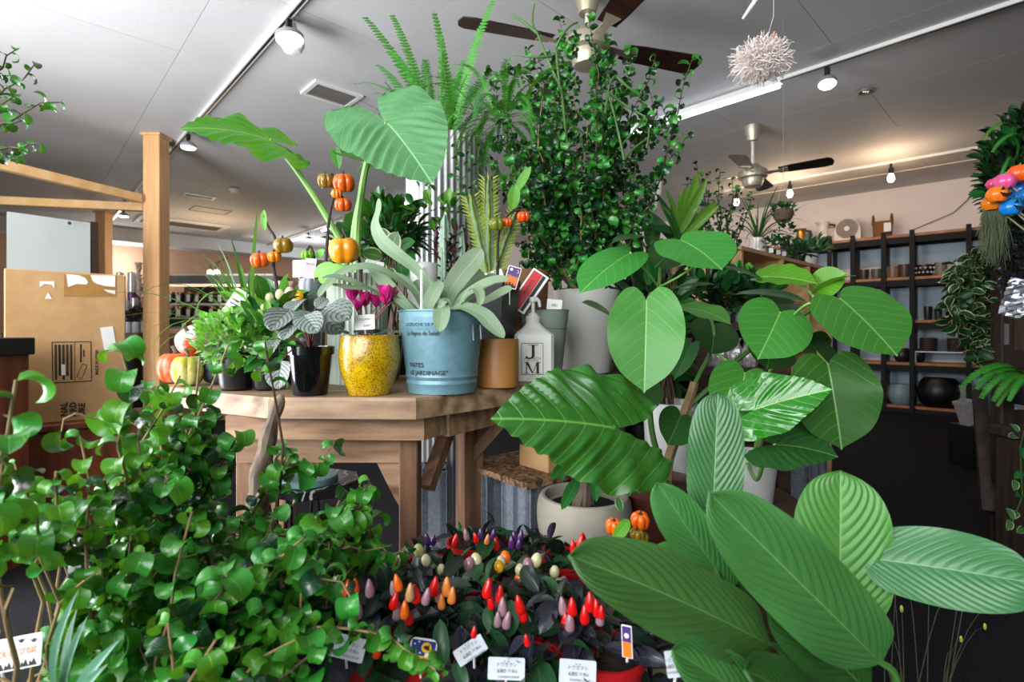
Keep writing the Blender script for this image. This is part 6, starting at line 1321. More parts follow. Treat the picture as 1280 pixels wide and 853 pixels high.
# ---------------------------------------------------------------- corrugated planter with the big fern
YC = 1.98; fc = V((P(556, 0, YC).x, YC+.02, 0)); rcol = 48/F*YC; zt_ = H-(178-413)/F*YC
M_COR = plain('corrugated_metal', 'a6a6a8', .45, .35, var=.12, nscale=8)
fp = thing('fern_planter', 'tall corrugated grey metal planter crowned by a big fern', 'potted plant', fc)
NR = 40; mcor = MB(); prc = [(rcol*.94, 0), (rcol, zt_-.01), (rcol*1.02, zt_), (rcol*.95, zt_), (rcol*.93, zt_-.06), (.001, zt_-.06)]
mcor.lathe(fc, prc, NR*6, lambda a, z: 1+(.03*math.cos(a*NR) if z < zt_ else 0)); obj('planter', mcor, M_COR, fp, True, angle=70)
obj('soil', MB().lathe(fc+V((0, 0, zt_-.05)), [(rcol*.9, 0), (.001, .01)], 20), SOIL, fp)
def frondmesh(seed, pairs=40, w_=.11, curve=1.2):
    rg = random.Random(seed); vs = []; fs = []; uvs = []
    ts = np.linspace(0, 1, 40); ph = .0+curve*ts**1.5; d = 1/39; cy = np.concatenate([[0], np.cumsum(np.cos(ph))[:-1]*d]); cz = np.concatenate([[0], np.cumsum(-np.sin(ph))[:-1]*d])
    def at(t): return np.array([0, np.interp(t, ts, cy), np.interp(t, ts, cz)]), np.interp(t, ts, ph)
    for i in range(14):
        p, f = at(i/13); r_ = .006*(1-i/13)+.001; vs += [p+np.array([-r_, 0, 0]), p+np.array([r_, 0, 0])]
    fs += [(2*i, 2*i+1, 2*i+3, 2*i+2) for i in range(13)]
    for i in range(pairs):
        t = .1+.9*i/pairs; p, f = at(t); L = w_*math.sin(PI*min(1, .18+.82*(1-t)))**.6*(.55+.45*(1-t)) if t > .2 else w_*(.5+2*t); tg = np.array([0, math.cos(f), -math.sin(f)]); nn = np.array([0, math.sin(f), math.cos(f)])
        for s in (-1, 1):
            dr = np.array([s, 0, 0])*.94+tg*.28-nn*rg.uniform(.0, .35); hw_ = .36/pairs
            n = len(vs); vs += [p-tg*hw_, p+dr*L*.5-tg*hw_*1.1+nn*.004, p+dr*L, p+dr*L*.5+tg*hw_*.9+nn*.004, p+tg*hw_]; fs.append(tuple(range(n, n+5)))
    me = bpy.data.meshes.new('frond'); me.from_pydata([tuple(v) for v in vs], [], fs); u = me.uv_layers.new(name='UVMap')
    me.polygons.foreach_set('use_smooth', [True]*len(fs)); return me
FR = [frondmesh(i, 38, .065+.02*(i % 2), c) for i, c in enumerate((.5, .9, 1.4, 2.0, 2.5))]
rg = random.Random(12); fb = fc+V((0, 0, zt_-.04)); FM = {}
def frond(root, i, mat, M):
    if (i, mat.name) not in FM: m = FR[i].copy(); m.materials.append(mat); FM[(i, mat.name)] = m
    inst('frond', FM[(i, mat.name)], M, root)
for tx, ty, i in ((463, -5, 0), (508, 14, 0), (590, 0, 0), (545, -4, 0), (438, 106, 2), (470, 100, 2), (535, 52, 1), (560, 50, 0), (575, 60, 0), (640, 62, 1), (625, 70, 1), (500, 62, 1), (520, 30, 1), (600, 85, 1), (655, 95, 2), (480, 130, 3), (552, 85, 0), (610, 95, 2), (494, 40, 1), (466, 60, 2)):
    q = P(tx, ty, YC+rg.uniform(-.25, .1)); d = q-fb; L = d.length*1.02; frond(fp, i, rg.choice([L_FERN, L_FERND, L_FERN]), frame(fb+rv(rg, .05), (d.normalized()+V((0, 0, .12*i+.1))), V((0, -.75, .6))+rv(rg, .3)) @ Matrix.Scale(L, 4))
fb2 = P(632, 150, 1.66)
for k in range(48):
    a = rg.uniform(-PI, PI); e = rg.uniform(-.1, 1.3); d = V((math.cos(a)*math.cos(e), math.sin(a)*math.cos(e), math.sin(e))); frond(fp, rg.choice([1, 2, 3, 4]), rg.choice([L_FERN, L_FERN, L_FERND]), frame(fb2+V((math.cos(a), math.sin(a), 0))*rg.uniform(0, .1), d, (0, -.3, 1)) @ Matrix.Scale(rg.uniform(.16, .28), 4))
for k in range(75):
    a = rg.uniform(-PI, PI); e = rg.uniform(.2, 1.4); d = V((math.cos(a)*math.cos(e), math.sin(a)*math.cos(e), math.sin(e))); frond(fp, rg.choice([0, 1, 2, 3]), rg.choice([L_FERN, L_FERND, L_FERND]), frame(fb+V((math.cos(a), math.sin(a), 0))*rg.uniform(0, .1), d, (0, -.3, 1)) @ Matrix.Scale(rg.uniform(.18, .34), 4))
# trailing vine over the planter rim
Ms = []
for px in (522, 535, 572, 588, 600, 610, 640, 655):
    a0 = P(px, 182, YC-.17); st = wander(a0, a0+V((rg.uniform(-.03, .03), -.01, -rg.uniform(.1, .24))), rg, 6, .1); stems_part(fp, st, .0016, M_DST, 'vine', 4); Ms += along(st, .018, .03, rg, 0, 1, up=-.3, fwd=.3)
scatter(fp, OVAL, [L_SCH, L_BAR3], Ms)
# ---------------------------------------------------------------- curly fig tree in the white pot
sc_ = V((P(732, 0, 1.86).x, 1.84, 0)); k = 1.84/F; zs_ = .80
ps_ = thing('plant_stand', 'dark wooden stand under the white pot of the curly tree', 'stand', sc_)
obj('top', MB().lathe(sc_+V((0, 0, zs_-.05)), [(46*k, 0), (48*k, .006), (48*k, .044), (46*k, .05)], 28), M_DKW, ps_, True)
for i in range(4): a = PI/4+i*PI/2; obj('leg', MB().tube([sc_+V((.10*math.cos(a), .10*math.sin(a), zs_-.05)), sc_+V((.13*math.cos(a), .13*math.sin(a), 0))], .016, 8), M_DKW, ps_)
tc = sc_+V((0, 0, zs_+.0005)); th_ = H-(364-413)/F*1.84-zs_
tr = potted('curly_fig_tree', 'tall bushy curly-leaved fig tree in a plain white pot', 'potted plant', tc, pot_prof(29*k, 41*k, th_, .006), plain('aged_white_pot', 'b9bab4', .55, var=.1, nscale=6))
rg = random.Random(31); Ms = []
tips = [(735, 20), (700, 45), (680, 90), (650, 120), (640, 170), (660, 60), (760, 45), (790, 60), (800, 115), (785, 150), (740, 70), (720, 100), (820, 70), (865, 75), (690, 150), (770, 110), (650, 215), (670, 250), (790, 200), (800, 250), (735, 150), (705, 190), (660, 300), (760, 190), (630, 150), (615, 130), (745, 240), (690, 280), (640, 250), (775, 270), (700, 85), (720, 40), (625, 180), (675, 200), (750, 120)]
for tx, ty in tips:
    q = P(tx, ty, 1.84+rg.uniform(-.32, .2)); st = wander(tc+V((rg.uniform(-.03, .03), rg.uniform(-.03, .03), th_*.85)), q, rg, 12, .10, .012)
    stems_part(tr, st, [.005, .0012], rg.choice([M_WST, M_BST, M_BST]), 'stem', 5)
    Ms += along(st, .015, .042, rg, .25, 1, up=.2, jit=.5)
    for j in range(6):
        p_, d_ = path_at(st, rg.uniform(.35, .95)); e = p_+V((rg.uniform(-.12, .12), rg.uniform(-.12, .12), rg.uniform(-.08, .12))); s2 = wander(p_, e, rg, 5, .1); stems_part(tr, s2, [.0018, .0008], M_BST, 'twig', 4); Ms += along(s2, .015, .04, rg, .1, 1, up=.2, jit=.5)
scatter(tr, CURLY[:4]+CURLY[5:], [L_BAR, L_BAR3, L_BAR3, L_BAR], Ms, seed=3)
rh = tr
for p0, p1 in (((702, 112, 1.6), (672, 42, 1.6)), ((672, 42, 1.6), (640, 18, 1.6)), ((672, 42, 1.6), (668, 5, 1.6)), ((690, 70, 1.6), (645, 68, 1.6)), ((760, 115, 1.6), (805, 145, 1.6)), ((805, 145, 1.6), (808, 185, 1.6)), ((805, 150, 1.6), (770, 190, 1.6)), ((700, 112, 1.6), (695, 60, 1.6)), ((695, 60, 1.6), (722, 28, 1.6)), ((770, 95, 1.6), (800, 120, 1.6)), ((780, 200, 1.6), (816, 170, 1.6)), ((702, 112, 1.6), (728, 355, 1.84)), ((760, 115, 1.6), (736, 355, 1.84)), ((780, 200, 1.6), (760, 115, 1.6)), ((770, 95, 1.6), (760, 115, 1.6))):
    stems_part(rh, curve3(P(*p0), P(*p1), rv(rg, .012), 6), [.0045, .0028], M_DST, 'green_stick', 6)
# ---------------------------------------------------------------- spiny cactus group and dark plants at the back of the table
def euph(label, px, Y, cols, spike, col, host_w=.05, mat=None, leaves=False):
    o, c = host('spiny_cactus', label, px, 0, Y, host_w, .09, M_BLACK); rg = random.Random(px)
    for (b, t, r_) in cols:
        B, T_ = P(b[0], b[1], Y), P(t[0], t[1], Y); L = (T_-B).length; ax = (T_-B).normalized(); q = ax.to_track_quat('Z', 'Y').to_matrix()
        rr = r_*Y/F; obj('column', MB().lathe(B, [(rr*.9, 0), (rr, L*.1), (rr*.95, L*.8), (rr*.6, L*.95), (.001, L)], 24, lambda a, z: 1+.35*math.cos(a*4), M=q), col, o, True)
        if spike:
            sp = MB(); n = int(L/.011)
            for i in range(n):
                for j in range(4):
                    a = PI/2*j; rad = q @ V((math.cos(a), math.sin(a), 0)); p = B+ax*(L*(i+.5)/n)+rad*rr*1.2; tip = p+rad*rr*2.2+ax*rr*1.6+rv(rg, .003)
                    sp.add([p-ax*.006, p+ax*.007, tip, p+q @ V((-math.sin(a), math.cos(a), 0))*.004, p-q @ V((-math.sin(a), math.cos(a), 0))*.004], [(0, 3, 2), (3, 1, 2), (1, 4, 2), (4, 0, 2)])
            obj('spines', sp, spike, o)['kind'] = 'stuff'
    return o, c
M_EUC = plain('cactus_pale', '7a9a78', .5, var=.25, nscale=40); M_EUS = plain('cactus_spine_green', '9fb04c', .5, var=.25); M_EUP = plain('cactus_column_white', '93ad98', .5, var=.25, nscale=60)
o, c = euph('spiny yellow-green cactus with three toothed columns right of the purple one', 606, 1.52, (((613, 420), (611, 222), 4.2), ((612, 352), (588, 245), 4.2), ((612, 360), (645, 265), 3.8)), M_EUS, M_EUC)
o, c = euph('slim white-ribbed cactus columns among dark purple leaves', 558, 1.5, (((557, 420), (556, 268), 6), ((553, 420), (553, 305), 5), ((578, 420), (577, 283), 3.5)), None, M_EUP)
rg = random.Random(77); Ms = []
for px, top in ((545, 275), (550, 290), (562, 300), (572, 282), (580, 292), (568, 310), (548, 320)):
    st = wander(c+V((0, 0, .08)), P(px, top, 1.5+rg.uniform(-.05, .05)), rg, 8, .05); stems_part(o, st, [.003, .0015], M_DSTEM); Ms += along(st, .009, .034, rg, .3, 1, up=.3, fwd=.6)
scatter(o, LANC, [L_PUR, L_PUR, L_PEPR], Ms)
o, c = host('umbrella_plant', 'dark green umbrella plant behind the silver fern, left of the corrugated planter', 498, 0, 1.66, .06, .12); bush(o, (490, 290, 1.66), 34, 30, 190, LANC, [L_SCH, L_SCH, L_DKBG], 24, rg, rz=40, stem=(7, c+V((0, 0, .1)), .004, M_BST)); bush(o, (540, 262, 1.6), 45, 12, 40, OVAL, [L_PILEA, L_SCH], 16, rg, rz=14)
o, c = host('rubber_plant', 'young rubber plant with cream-edged oval leaves above the silver fern', 480, 0, 1.5, .055, .11)
for b, t, w_ in (((488, 320, 1.46), (497, 290, 1.44), 26), ((495, 312, 1.46), (519, 302, 1.44), 20), ((480, 330, 1.46), (462, 352, 1.42), 24), ((492, 320, 1.48), (520, 325, 1.44), 20), ((478, 322, 1.46), (452, 316, 1.44), 22), ((486, 335, 1.44), (488, 362, 1.42), 22), ((485, 310, 1.5), (472, 285, 1.5), 22), ((476, 340, 1.44), (440, 350, 1.38), 24), ((500, 330, 1.5), (505, 352, 1.46), 20)):
    big(o, L_RUB if w_ > 20 else L_SCH, 'oval', b, t, w_, (-.1, -.85, .5), nx=3, ny=12, curve=.4, fold=.12); stems_part(o, curve3(c+V((0, 0, .1)), P(*b), (0, 0, .02), 5), [.004, .002], M_BST)
bush(o, (455, 315, 1.6), 34, 30, 60, OVAL, [L_SCH, L_DKBG], 26, rg, rz=26); 
o, c = host('leafy_basil', 'low leafy green plant between the pumpkins and the black pot', 335, 0, 1.22, .04, .07); bush(o, (335, 425, 1.2), 36, 34, 60, LANC, [L_SCH, L_PILEA, L_BAR], 24, rg, rz=24)
# ---------------------------------------------------------------- pink paper bag and small finds
c = P(357, 385, 1.52); c.z = ZT+.001; o = thing('pink_bag', 'crumpled pink paper bag with a twisted top behind the orange twig', 'bag', c); k = 1.52/F
prp = [(16, 0), (17, 30), (15, 55), (8, 80), (4, 92), (9, 108), (13, 120)]
obj('bag', MB().lathe(c, [(a*k, b*k) for a, b in prp], 22, lambda a, z: 1+.18*math.sin(a*5+z*60)), plain('pink_paper', 'dba9a2', .7, var=.15), o, True)
# ---------------------------------------------------------------- foreground curly fig on the left
base = V((-.58, .74, 0)); fgp = potted('curly_fig', 'large curly-leaved fig filling the lower left foreground', 'potted plant', base, pot_prof(.11, .15, .24), M_BRP)
rg = random.Random(17); Ms = []; cb_ = base+V((0, 0, .2))
tl = [(150, 428, .56), (20, 475, .46), (4, 560, .44), (45, 640, .5), (100, 545, .6), (172, 545, .66), (225, 470, .72), (286, 430, .72), (330, 425, .70), (365, 560, .78), (425, 625, .8), (462, 600, .76), (395, 690, .68), (262, 500, .78), (300, 540, .76), (200, 590, .66), (130, 600, .6), (345, 640, .72), (240, 640, .6), (180, 690, .56), (120, 770, .56), (330, 760, .62), (395, 780, .6), (280, 720, .55), (210, 780, .52), (360, 830, .56), (70, 590, .55), (415, 730, .70), (230, 560, .8), (150, 650, .8), (270, 800, .5), (440, 660, .78), (385, 665, .6), (380, 672, .58), (455, 610, .78), (400, 810, .55), (370, 800, .56), (465, 640, .8), (185, 480, .78), (250, 445, .76), (30, 600, .56), (100, 640, .7), (230, 700, .8), (300, 850, .5)]
for tx, ty, tY in tl:
    q = P(tx, ty, tY); b0 = cb_+V((rg.uniform(-.06, .06), rg.uniform(-.05, .05), rg.uniform(0, .1))); st = wander(b0, q, rg, 12, .13, .01)
    stems_part(fgp, st, [.0045, .0013], rg.choice([M_WST, M_WST, M_BST]), 'stem', 6)
    Ms += along(st, .0125, .042, rg, .24, 1, up=.2, jit=.5)
    for j in range(2):
        p_, d_ = path_at(st, rg.uniform(.4, .95)); e = p_+V((rg.uniform(-.1, .1), rg.uniform(-.06, .06), rg.uniform(-.05, .09))); s2 = wander(p_, e, rg, 5, .1); stems_part(fgp, s2, [.0018, .0008], M_WST, 'twig', 4); Ms += along(s2, .0125, .040, rg, .1, 1, up=.2, jit=.5)
s2 = smooth3(pts((395, 784, .6), (440, 787, .6), (485, 797, .6), (510, 815, .58), (545, 838, .56))); stems_part(fgp, s2, [.0018, .001], M_WST, 'runner', 5); Ms += along(s2, .012, .03, rg, .15, 1, up=.2, whorl=2)
def proj(q): return CX+F*q.x/q.y, CY-F*(q.z-H)/q.y
clear = ((-60, 60, 780, 900), (-20, 85, 705, 790), (62, 122, 488, 535), (205, 262, 405, 478), (330, 360, 488, 560))       # pruned openings
Ms = [m for m in Ms if m.translation.y > .36 and not any(a <= proj(m.translation)[0] <= b and c_ <= proj(m.translation)[1] <= d_ for a, b, c_, d_ in clear)]
scatter(fgp, CURLY[:6], [L_BAR, L_BAR, L_BAR2, L_BAR, L_BAR2, L_BAR3], Ms, seed=5)
# upper-left overhanging branch
o = thing('overhanging_fig', 'fig branch reaching into the picture at the upper left edge', 'plant', P(-60, 150, .95)); Ms = []; rg = random.Random(41)
for b, t in (((-60, 160, 1.0), (45, 78, .95)), ((-60, 120, 1.0), (20, 62, .98)), ((-50, 170, .95), (74, 128, .92)), ((-40, 190, .95), (52, 180, .92)), ((-50, 180, 1), (30, 150, .97)), ((-60, 150, 1.02), (20, 120, 1.0)), ((-50, 200, 1.0), (22, 196, .96)), ((-60, 110, 1.0), (10, 95, 1.0))):
    st = wander(P(*b), P(*t), rg, 7, .06); stems_part(o, st, [.003, .001], M_BST); Ms += along(st, .012, .024, rg, .3, 1, up=-.1, nz=(0, -.2, 1))
scatter(o, CURLY[5:]+CURLY[:1], [L_BAR, L_BAR3, L_SCH], Ms)
# driftwood
M_DRIFT = wood('driftwood', '4a3a2e', '8f7f70', 7, (7, 7, 1), .85, .6)
o = thing('driftwood', 'grey-brown gnarled driftwood trunk leaning up to the table edge', 'driftwood', P(310, 853, .9)); rg = random.Random(2)
def gnarl(pts_, r0, r1): 
    m = MB(); ps = smooth3(pts_, 5); n = len(ps); rr = [r0+(r1-r0)*i/(n-1) for i in range(n)]; rr = [a*(1+.16*math.sin(i*1.7)+.1*rg.random()) for i, a in enumerate(rr)]; rr[-1] *= .6; return m.tube(ps, rr, 10)
obj('trunk', gnarl(pts((300, 880, .9), (306, 780, .92), (318, 680, .94), (326, 600, .97), (337, 540, .99), (352, 494, 1.01)), .034, .009), M_DRIFT, o, True)
obj('branch', gnarl(pts((308, 790, .92), (285, 740, .92), (262, 720, .95)), .022, .008), M_DRIFT, o, True); obj('branch', gnarl(pts((320, 650, .95), (330, 620, .9), (335, 600, .88)), .016, .006), M_DRIFT, o, True)
# strap-leaved grey-green plant bottom left, halloween sign
q = P(92, 990, .55); q.x = -.40; o = thing('strap_leaf_plant', 'grey-green strap-leaved plant in the lower left corner', 'potted plant', (q.x, .47, 0)); obj('pot', MB().lathe((q.x, .47, 0), pot_prof(.07, .1, .2), 24), M_BLACK, o, True); rg = random.Random(6)
for b, t, w_ in (((75, 870, .54), (98, 738, .5), 20), ((80, 880, .54), (110, 770, .54), 16), ((95, 880, .54), (150, 800, .5), 18), ((85, 880, .54), (97, 760, .56), 14), ((100, 885, .54), (135, 830, .48), 18)):
    big(o, L_STRAP, 'blade', b, t, w_, (-.3, -.9, .3), nx=3, ny=18, curve=.5, fold=.35)
def trick(o, M, k):
    lettering(o, 'Trick or treat', 15*k, M @ Matrix.Translation((11*k, 2*k, .0006)), C_ORA, fit=54*k)
    for x, y in ((20, 14), (34, 12), (-10, 15)): shape_on(o, M, k, [(x-5, y+2), (x-2, y), (x, y+2), (x+2, y), (x+5, y+2), (x+1, y-3), (x-1, y-3)], M_INK)
    for x in range(-38, 40, 9): shape_on(o, M, k, [(x-4, -17), (x-3, -11), (x-1, -14), (x+1, -9), (x+3, -14), (x+5, -17)], M_INK)
card('white Trick or treat sign with orange letters and bats in the lower left corner', 4, 820, .6, 86, 38, .12, C_WHI, n=(.15, -1, .3), extra=trick, stake=25, r=.04)
# ---------------------------------------------------------------- white hanging tuft and white fern frond
c = P(952, 76, 1.62); k = 1.62/F; o = thing('white_tuft', 'fluffy white tuft of curly fibres hanging on a thread at upper right', 'hanging decoration', c); rg = random.Random(13)
m = MB()
for i in range(900):
    u = V((rg.gauss(0, 1), rg.gauss(0, 1), rg.gauss(0, 1))).normalized(); r_ = rg.uniform(.3, 1); q = c+V((u.x*32*k, u.y*24*k, u.z*22*k))*r_; e = q+(u+rv(rg, .9)).normalized()*rg.uniform(8, 15)*k
    m.tube([q, (q+e)/2+rv(rg, 2.5*k), e, e+rv(rg, 3*k)], [.0013, .0014, .001, .0006], 3, False)
obj('fibres', m, plain('white_fibre', 'e8dcd6', .8, var=.06), o)['kind'] = 'stuff'
obj('thread', MB().tube([c+V((.01, 0, 18*k)), P(967, 20, 1.62), V((P(969, 0, 1.62).x, 1.62, ZC))], .0009, 5), plain('thread_white', 'cfcfcf', .6), o)
obj('knot', MB().blob(P(968, 42, 1.62), (.006, .006, .008), 8, 5), plain('brown_knot', 'b07a54', .6), o, True)
o = thing('white_frond', 'white bleached fern frond hanging at the top edge', 'hanging decoration', P(950, 0, 1.5)); m = FR[0].copy(); m.materials.append(plain('bleached_white', 'e4e2dc', .7, var=.04)); B, T_ = P(975, -45, 1.5), P(932, 17, 1.5)
inst('frond', m, frame(B, T_-B, (0, -1, .1)) @ Matrix.Scale((T_-B).length, 4), o); obj('thread', MB().tube([B, V((B.x, B.y, ZC))], .0009, 5), plain('thread_white', 'cfcfcf', .6), o)
# ---------------------------------------------------------------- pine display shelf and what stands on it
M_PINE = wood('shelf_pine', 'b8895a', 'd9ae7c', 5, (1, 6, 6), .55, .06)
A = P(938, 309, 2.6); Bq = P(1040, 336.5, 3.47); A.z = Bq.z = (A.z+Bq.z)/2; e1 = (Bq-A); e1.z = 0; LS = e1.length; e1.normalize(); e2 = V((-e1.y, e1.x, 0))
if e2.x > 0: e2 = -e2
zt_ = A.z; DS = .34
px_ = thing('pine_shelf', 'pine open-fronted display shelf running back behind the fig', 'shelf', (A.x, A.y, 0))
aS = math.atan2(e1.y, e1.x)
def sbox(a0, a1, b0, b1, z0, z1, name, mat=M_PINE): cc_ = A+e1*((a0+a1)/2)+e2*((b0+b1)/2); return obj(name, MB().box((cc_.x, cc_.y, (z0+z1)/2), (a1-a0, b1-b0, z1-z0), rz=aS if e1.cross(e2).z > 0 else aS), mat, px_)
for z in (zt_, zt_-.24, zt_-.52, zt_-.80, .12): sbox(-.1, LS, 0, DS, z-.02, z, 'board')
for a in (-.1, LS*.33, LS*.66, LS-.02): sbox(a, a+.02, 0.0, DS, 0, zt_-.02, 'upright')
sbox(-.1, LS, DS, DS+.015, 0, zt_, 'back_panel', M_DKW)
def onshelf(px, off=.15, z=None):
    k_ = (px-CX)/F; o_ = A+e2*off; t = (k_*o_.y-o_.x)/(e1.x-k_*e1.y); q = o_+e1*t; q.z = (zt_ if z is None else z)+.001; return q
rg = random.Random(51)
c = onshelf(947, .12); k = c.y/F; o = thing('glass_vase_plant', 'spiky long-leaved plant in a clear faceted glass jar on the pine shelf', 'potted plant', c)
obj('jar', MB().lathe(c, [(8*k, 0), (11*k, 2*k), (11.5*k, 10*k), (9.5*k, 20*k), (10*k, 24*k), (9*k, 24*k), (8.5*k, 20*k), (10*k, 10*k), (9*k, 3*k), (.001, 2.5*k)], 12), plain('white_glass_jar', 'cfc8c0', .12, var=.2, coat=.5), o, True)
Ms = []
for i in range(34):
    a = rg.random()*6.28; e = rg.uniform(.35, 1.5); Ms.append(frame(c+V((0, 0, 20*k)), (math.cos(a)*math.cos(e), math.sin(a)*math.cos(e), math.sin(e)), (-math.cos(a)*.3, -math.sin(a)*.3, 1)) @ Matrix.Scale(rg.uniform(.2, .36), 4))
scatter(o, BLADE, [L_GRASSD, L_DKBG], Ms)
for i, (px, lab) in enumerate(((962, 'small succulent in a black nursery pot, left of the pair with white labels'), (971, 'small succulent in a black nursery pot with white label, middle'), (978, 'small succulent in a black nursery pot with white label, right'))):
    c = onshelf(px, .06); o = potted('succulent', lab, 'potted plant', c, pot_prof(.02, .028, .05, .003), M_BLACK, n=4); bush(o, c+V((0, 0, .075)), 9, 9, 26, SMALL, [L_DKBG, L_SCH], 7, rg); obj('label', MB().box(c+V((-.006, -.03, .03)), (.022, .002, .026), rz=-.4), M_PAPER, o)
c = onshelf(974, .3); o = thing('picture_frame', 'white empty frame standing behind the small succulents', 'frame', c); w1, h1 = .12, .145
for dx, dz, sx, sz in ((-w1/2, h1/2, .014, h1), (w1/2, h1/2, .014, h1), (0, .007, w1, .014), (0, h1-.007, w1, .014)): obj('frame_bar', MB().box(c+V((dx, 0, dz)), (sx, .014, sz)), M_WHITE, o)
obj('pane', MB().box(c+V((0, .004, h1/2)), (w1-.01, .004, h1-.01)), plain('pale_pane', 'cdcfd4', .3), o)
c = onshelf(988, .15); tag(obj('wood_block', MB().box(c+V((0, 0, .045)), (.05, .02, .09), rz=.3), wood('dark_edge', '24130c', '3c2114', 6), org=c), 'small brown wooden board leaning behind the succulents', 'board')
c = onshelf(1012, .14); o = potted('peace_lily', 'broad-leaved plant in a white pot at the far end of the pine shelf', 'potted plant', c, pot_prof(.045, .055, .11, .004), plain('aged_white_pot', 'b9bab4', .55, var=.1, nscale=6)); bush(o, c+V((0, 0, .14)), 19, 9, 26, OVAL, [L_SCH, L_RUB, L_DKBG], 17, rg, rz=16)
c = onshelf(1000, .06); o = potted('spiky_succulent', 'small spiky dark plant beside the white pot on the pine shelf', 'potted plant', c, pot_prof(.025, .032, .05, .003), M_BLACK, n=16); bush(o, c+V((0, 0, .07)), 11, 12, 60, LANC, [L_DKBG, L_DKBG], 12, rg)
c = P(979, 268, 2.9); o = thing('hanging_planter', 'small round hanging planter on strings above the pine shelf', 'hanging plant', c)
obj('pot', MB().lathe(c-V((0, 0, .045)), [(.001, 0), (.04, .012), (.055, .045), (.05, .07), (.045, .07), (.001, .05)], 20), plain('coconut_brown', '6a5644', .8, bump=.4), o, True); bush(o, c+V((0, 0, .02)), 14, 9, 80, SMALL, [L_DKBG, L_SCH], 6, rg); bush(o, c+V((0, 0, -.09)), 13, 14, 60, SMALL, [L_DKBG, L_SCH], 6, rg)
for dx in (-.04, .04): obj('string', MB().tube([c+V((dx, 0, .02)), c+V((0, 0, .22)), V((c.x, c.y, ZC))], .0012, 4), plain('thread_white', 'cfcfcf', .6), o)
# small curly fig and dracaena right of the tree
o, c = host('small_curly_fig', 'small curly fig rising behind the green dracaena', 890, 0, 2.36, .055, .1, M_BRP, z=.0, loc=V((P(890, 0, 2.36).x, 2.36, .981))); Ms = []
for tx, ty in ((870, 205), (885, 215), (900, 212), (915, 225), (925, 232), (940, 240), (895, 240), (905, 262), (880, 255), (890, 285), (915, 290), (930, 262), (870, 235), (862, 222)):
    st = wander(c+V((0, 0, .08)), P(tx, ty, 2.32+rg.uniform(-.15, .15)), rg, 10, .05); stems_part(o, st, [.006, .0012], M_BST); Ms += along(st, .018, .034, rg, .5, 1, up=.2)
scatter(o, CURLY[:3]+CURLY[5:], [L_BAR, L_BAR3], Ms)
dz = P(836, 0, 1.975); o, c = host('dracaena', 'bright green dracaena with upright blades behind the heart-leaved fig', 832, 0, 1.95, .062, .6, M_BLACK, z=0., loc=V((dz.x+.03, 1.975, 0))); DB = P(846, 300, 1.9)
stems_part(o, [c+V((0, 0, .5)), DB+V((-.02, 0, -.25)), DB], .014, M_WST, 'trunk', 8)
for t, w_, dk in (((872, 215), 17, 0), ((884, 222), 18, 0), ((898, 252), 14, 0), ((900, 256), 12, 0), ((818, 240), 14, 1), ((806, 262), 16, 1), ((832, 236), 12, 0), ((858, 232), 16, 0), ((850, 240), 14, 0), ((825, 255), 16, 0), ((870, 262), 14, 0), ((790, 258), 12, 1), ((775, 268), 10, 1), ((768, 250), 8, 1), ((838, 250), 14, 0), ((866, 285), 14, 1), ((812, 285), 14, 1)):
    big(o, L_GRASSD if dk else L_DRAC, 'lance', (DB+rv(rg, .02)), P(t[0], t[1], 1.9+rg.uniform(-.1, .1)), w_*.75, (rg.uniform(-.3, .3), -.9, .35), nx=2, ny=14, curve=.35, fold=.3)
obj('feather_flower', MB().tube(pts((819, 262, 1.85), (822, 240, 1.85), (826, 220, 1.85)), [.007, .014, .003], 8), plain('white_feather', 'e6e2de', .8, bump=.5), o, True)
# ---------------------------------------------------------------- dark cluttered plant rack behind the fig
rk2 = thing('dark_rack', 'dark low rack crowded with shaded pots behind the fig leaves', 'rack', (P(890, 0, 2.2).x, 2.25, 0)); xA, xB = P(765, 0, 2.2).x, 1.08
for z in (.50, .80, .98): obj('board', MB().box(((xA+xB)/2, 2.25, z-.015), (xB-xA, .4, .03)), M_DKW, rk2)
obj('back_panel', MB().box(((xA+xB)/2, 2.46, .5), (xB-xA, .02, 1.0)), plain('dark_back', '1a1614', .8), rk2)
for x in (xA, xB, (xA+xB)/2): obj('upright', MB().box((x, 2.25, .49), (.05, .38, .98)), M_DKW, rk2)
desc = ['black', 'terracotta', 'grey', 'green-leaved black', 'brown', 'dark blue', 'white-rimmed', 'tan', 'charcoal', 'olive', 'rust', 'slate']
cols_ = ['141416', '8a3f22', '55585a', '1a1c1a', '4a2a18', '1e2a3a', '8a8a86', '8a6a4a', '242424', '3c4028', '7a3a1e', '3a4248']
for i, px in enumerate((785, 812, 838, 862, 886, 908, 928, 946, 800, 835, 875, 912)):
    z = .98 if i < 8 else .80; Yk = 2.14 if i < 8 else 2.12; c = V((P(px, 0, Yk).x, Yk, z+.001))
    if i >= 8: c.z = .5+.001
    o = potted('small_potted_plant', '%s pot with a shaded leafy plant, %s of the dark rack' % (desc[i], 'top' if i < 8 else 'lower level'), 'potted plant', c, pot_prof(.03, .04, .07, .003), plain('rackpot_'+cols_[i], cols_[i], .5), n=18)
    bush(o, c+V((0, 0, .12)), 20, 20, 45, [LANC, OVAL, SMALL][i % 3], [L_DKBG, L_SCH] if i % 2 else [L_DKBG, L_PEPR], 20, rg)
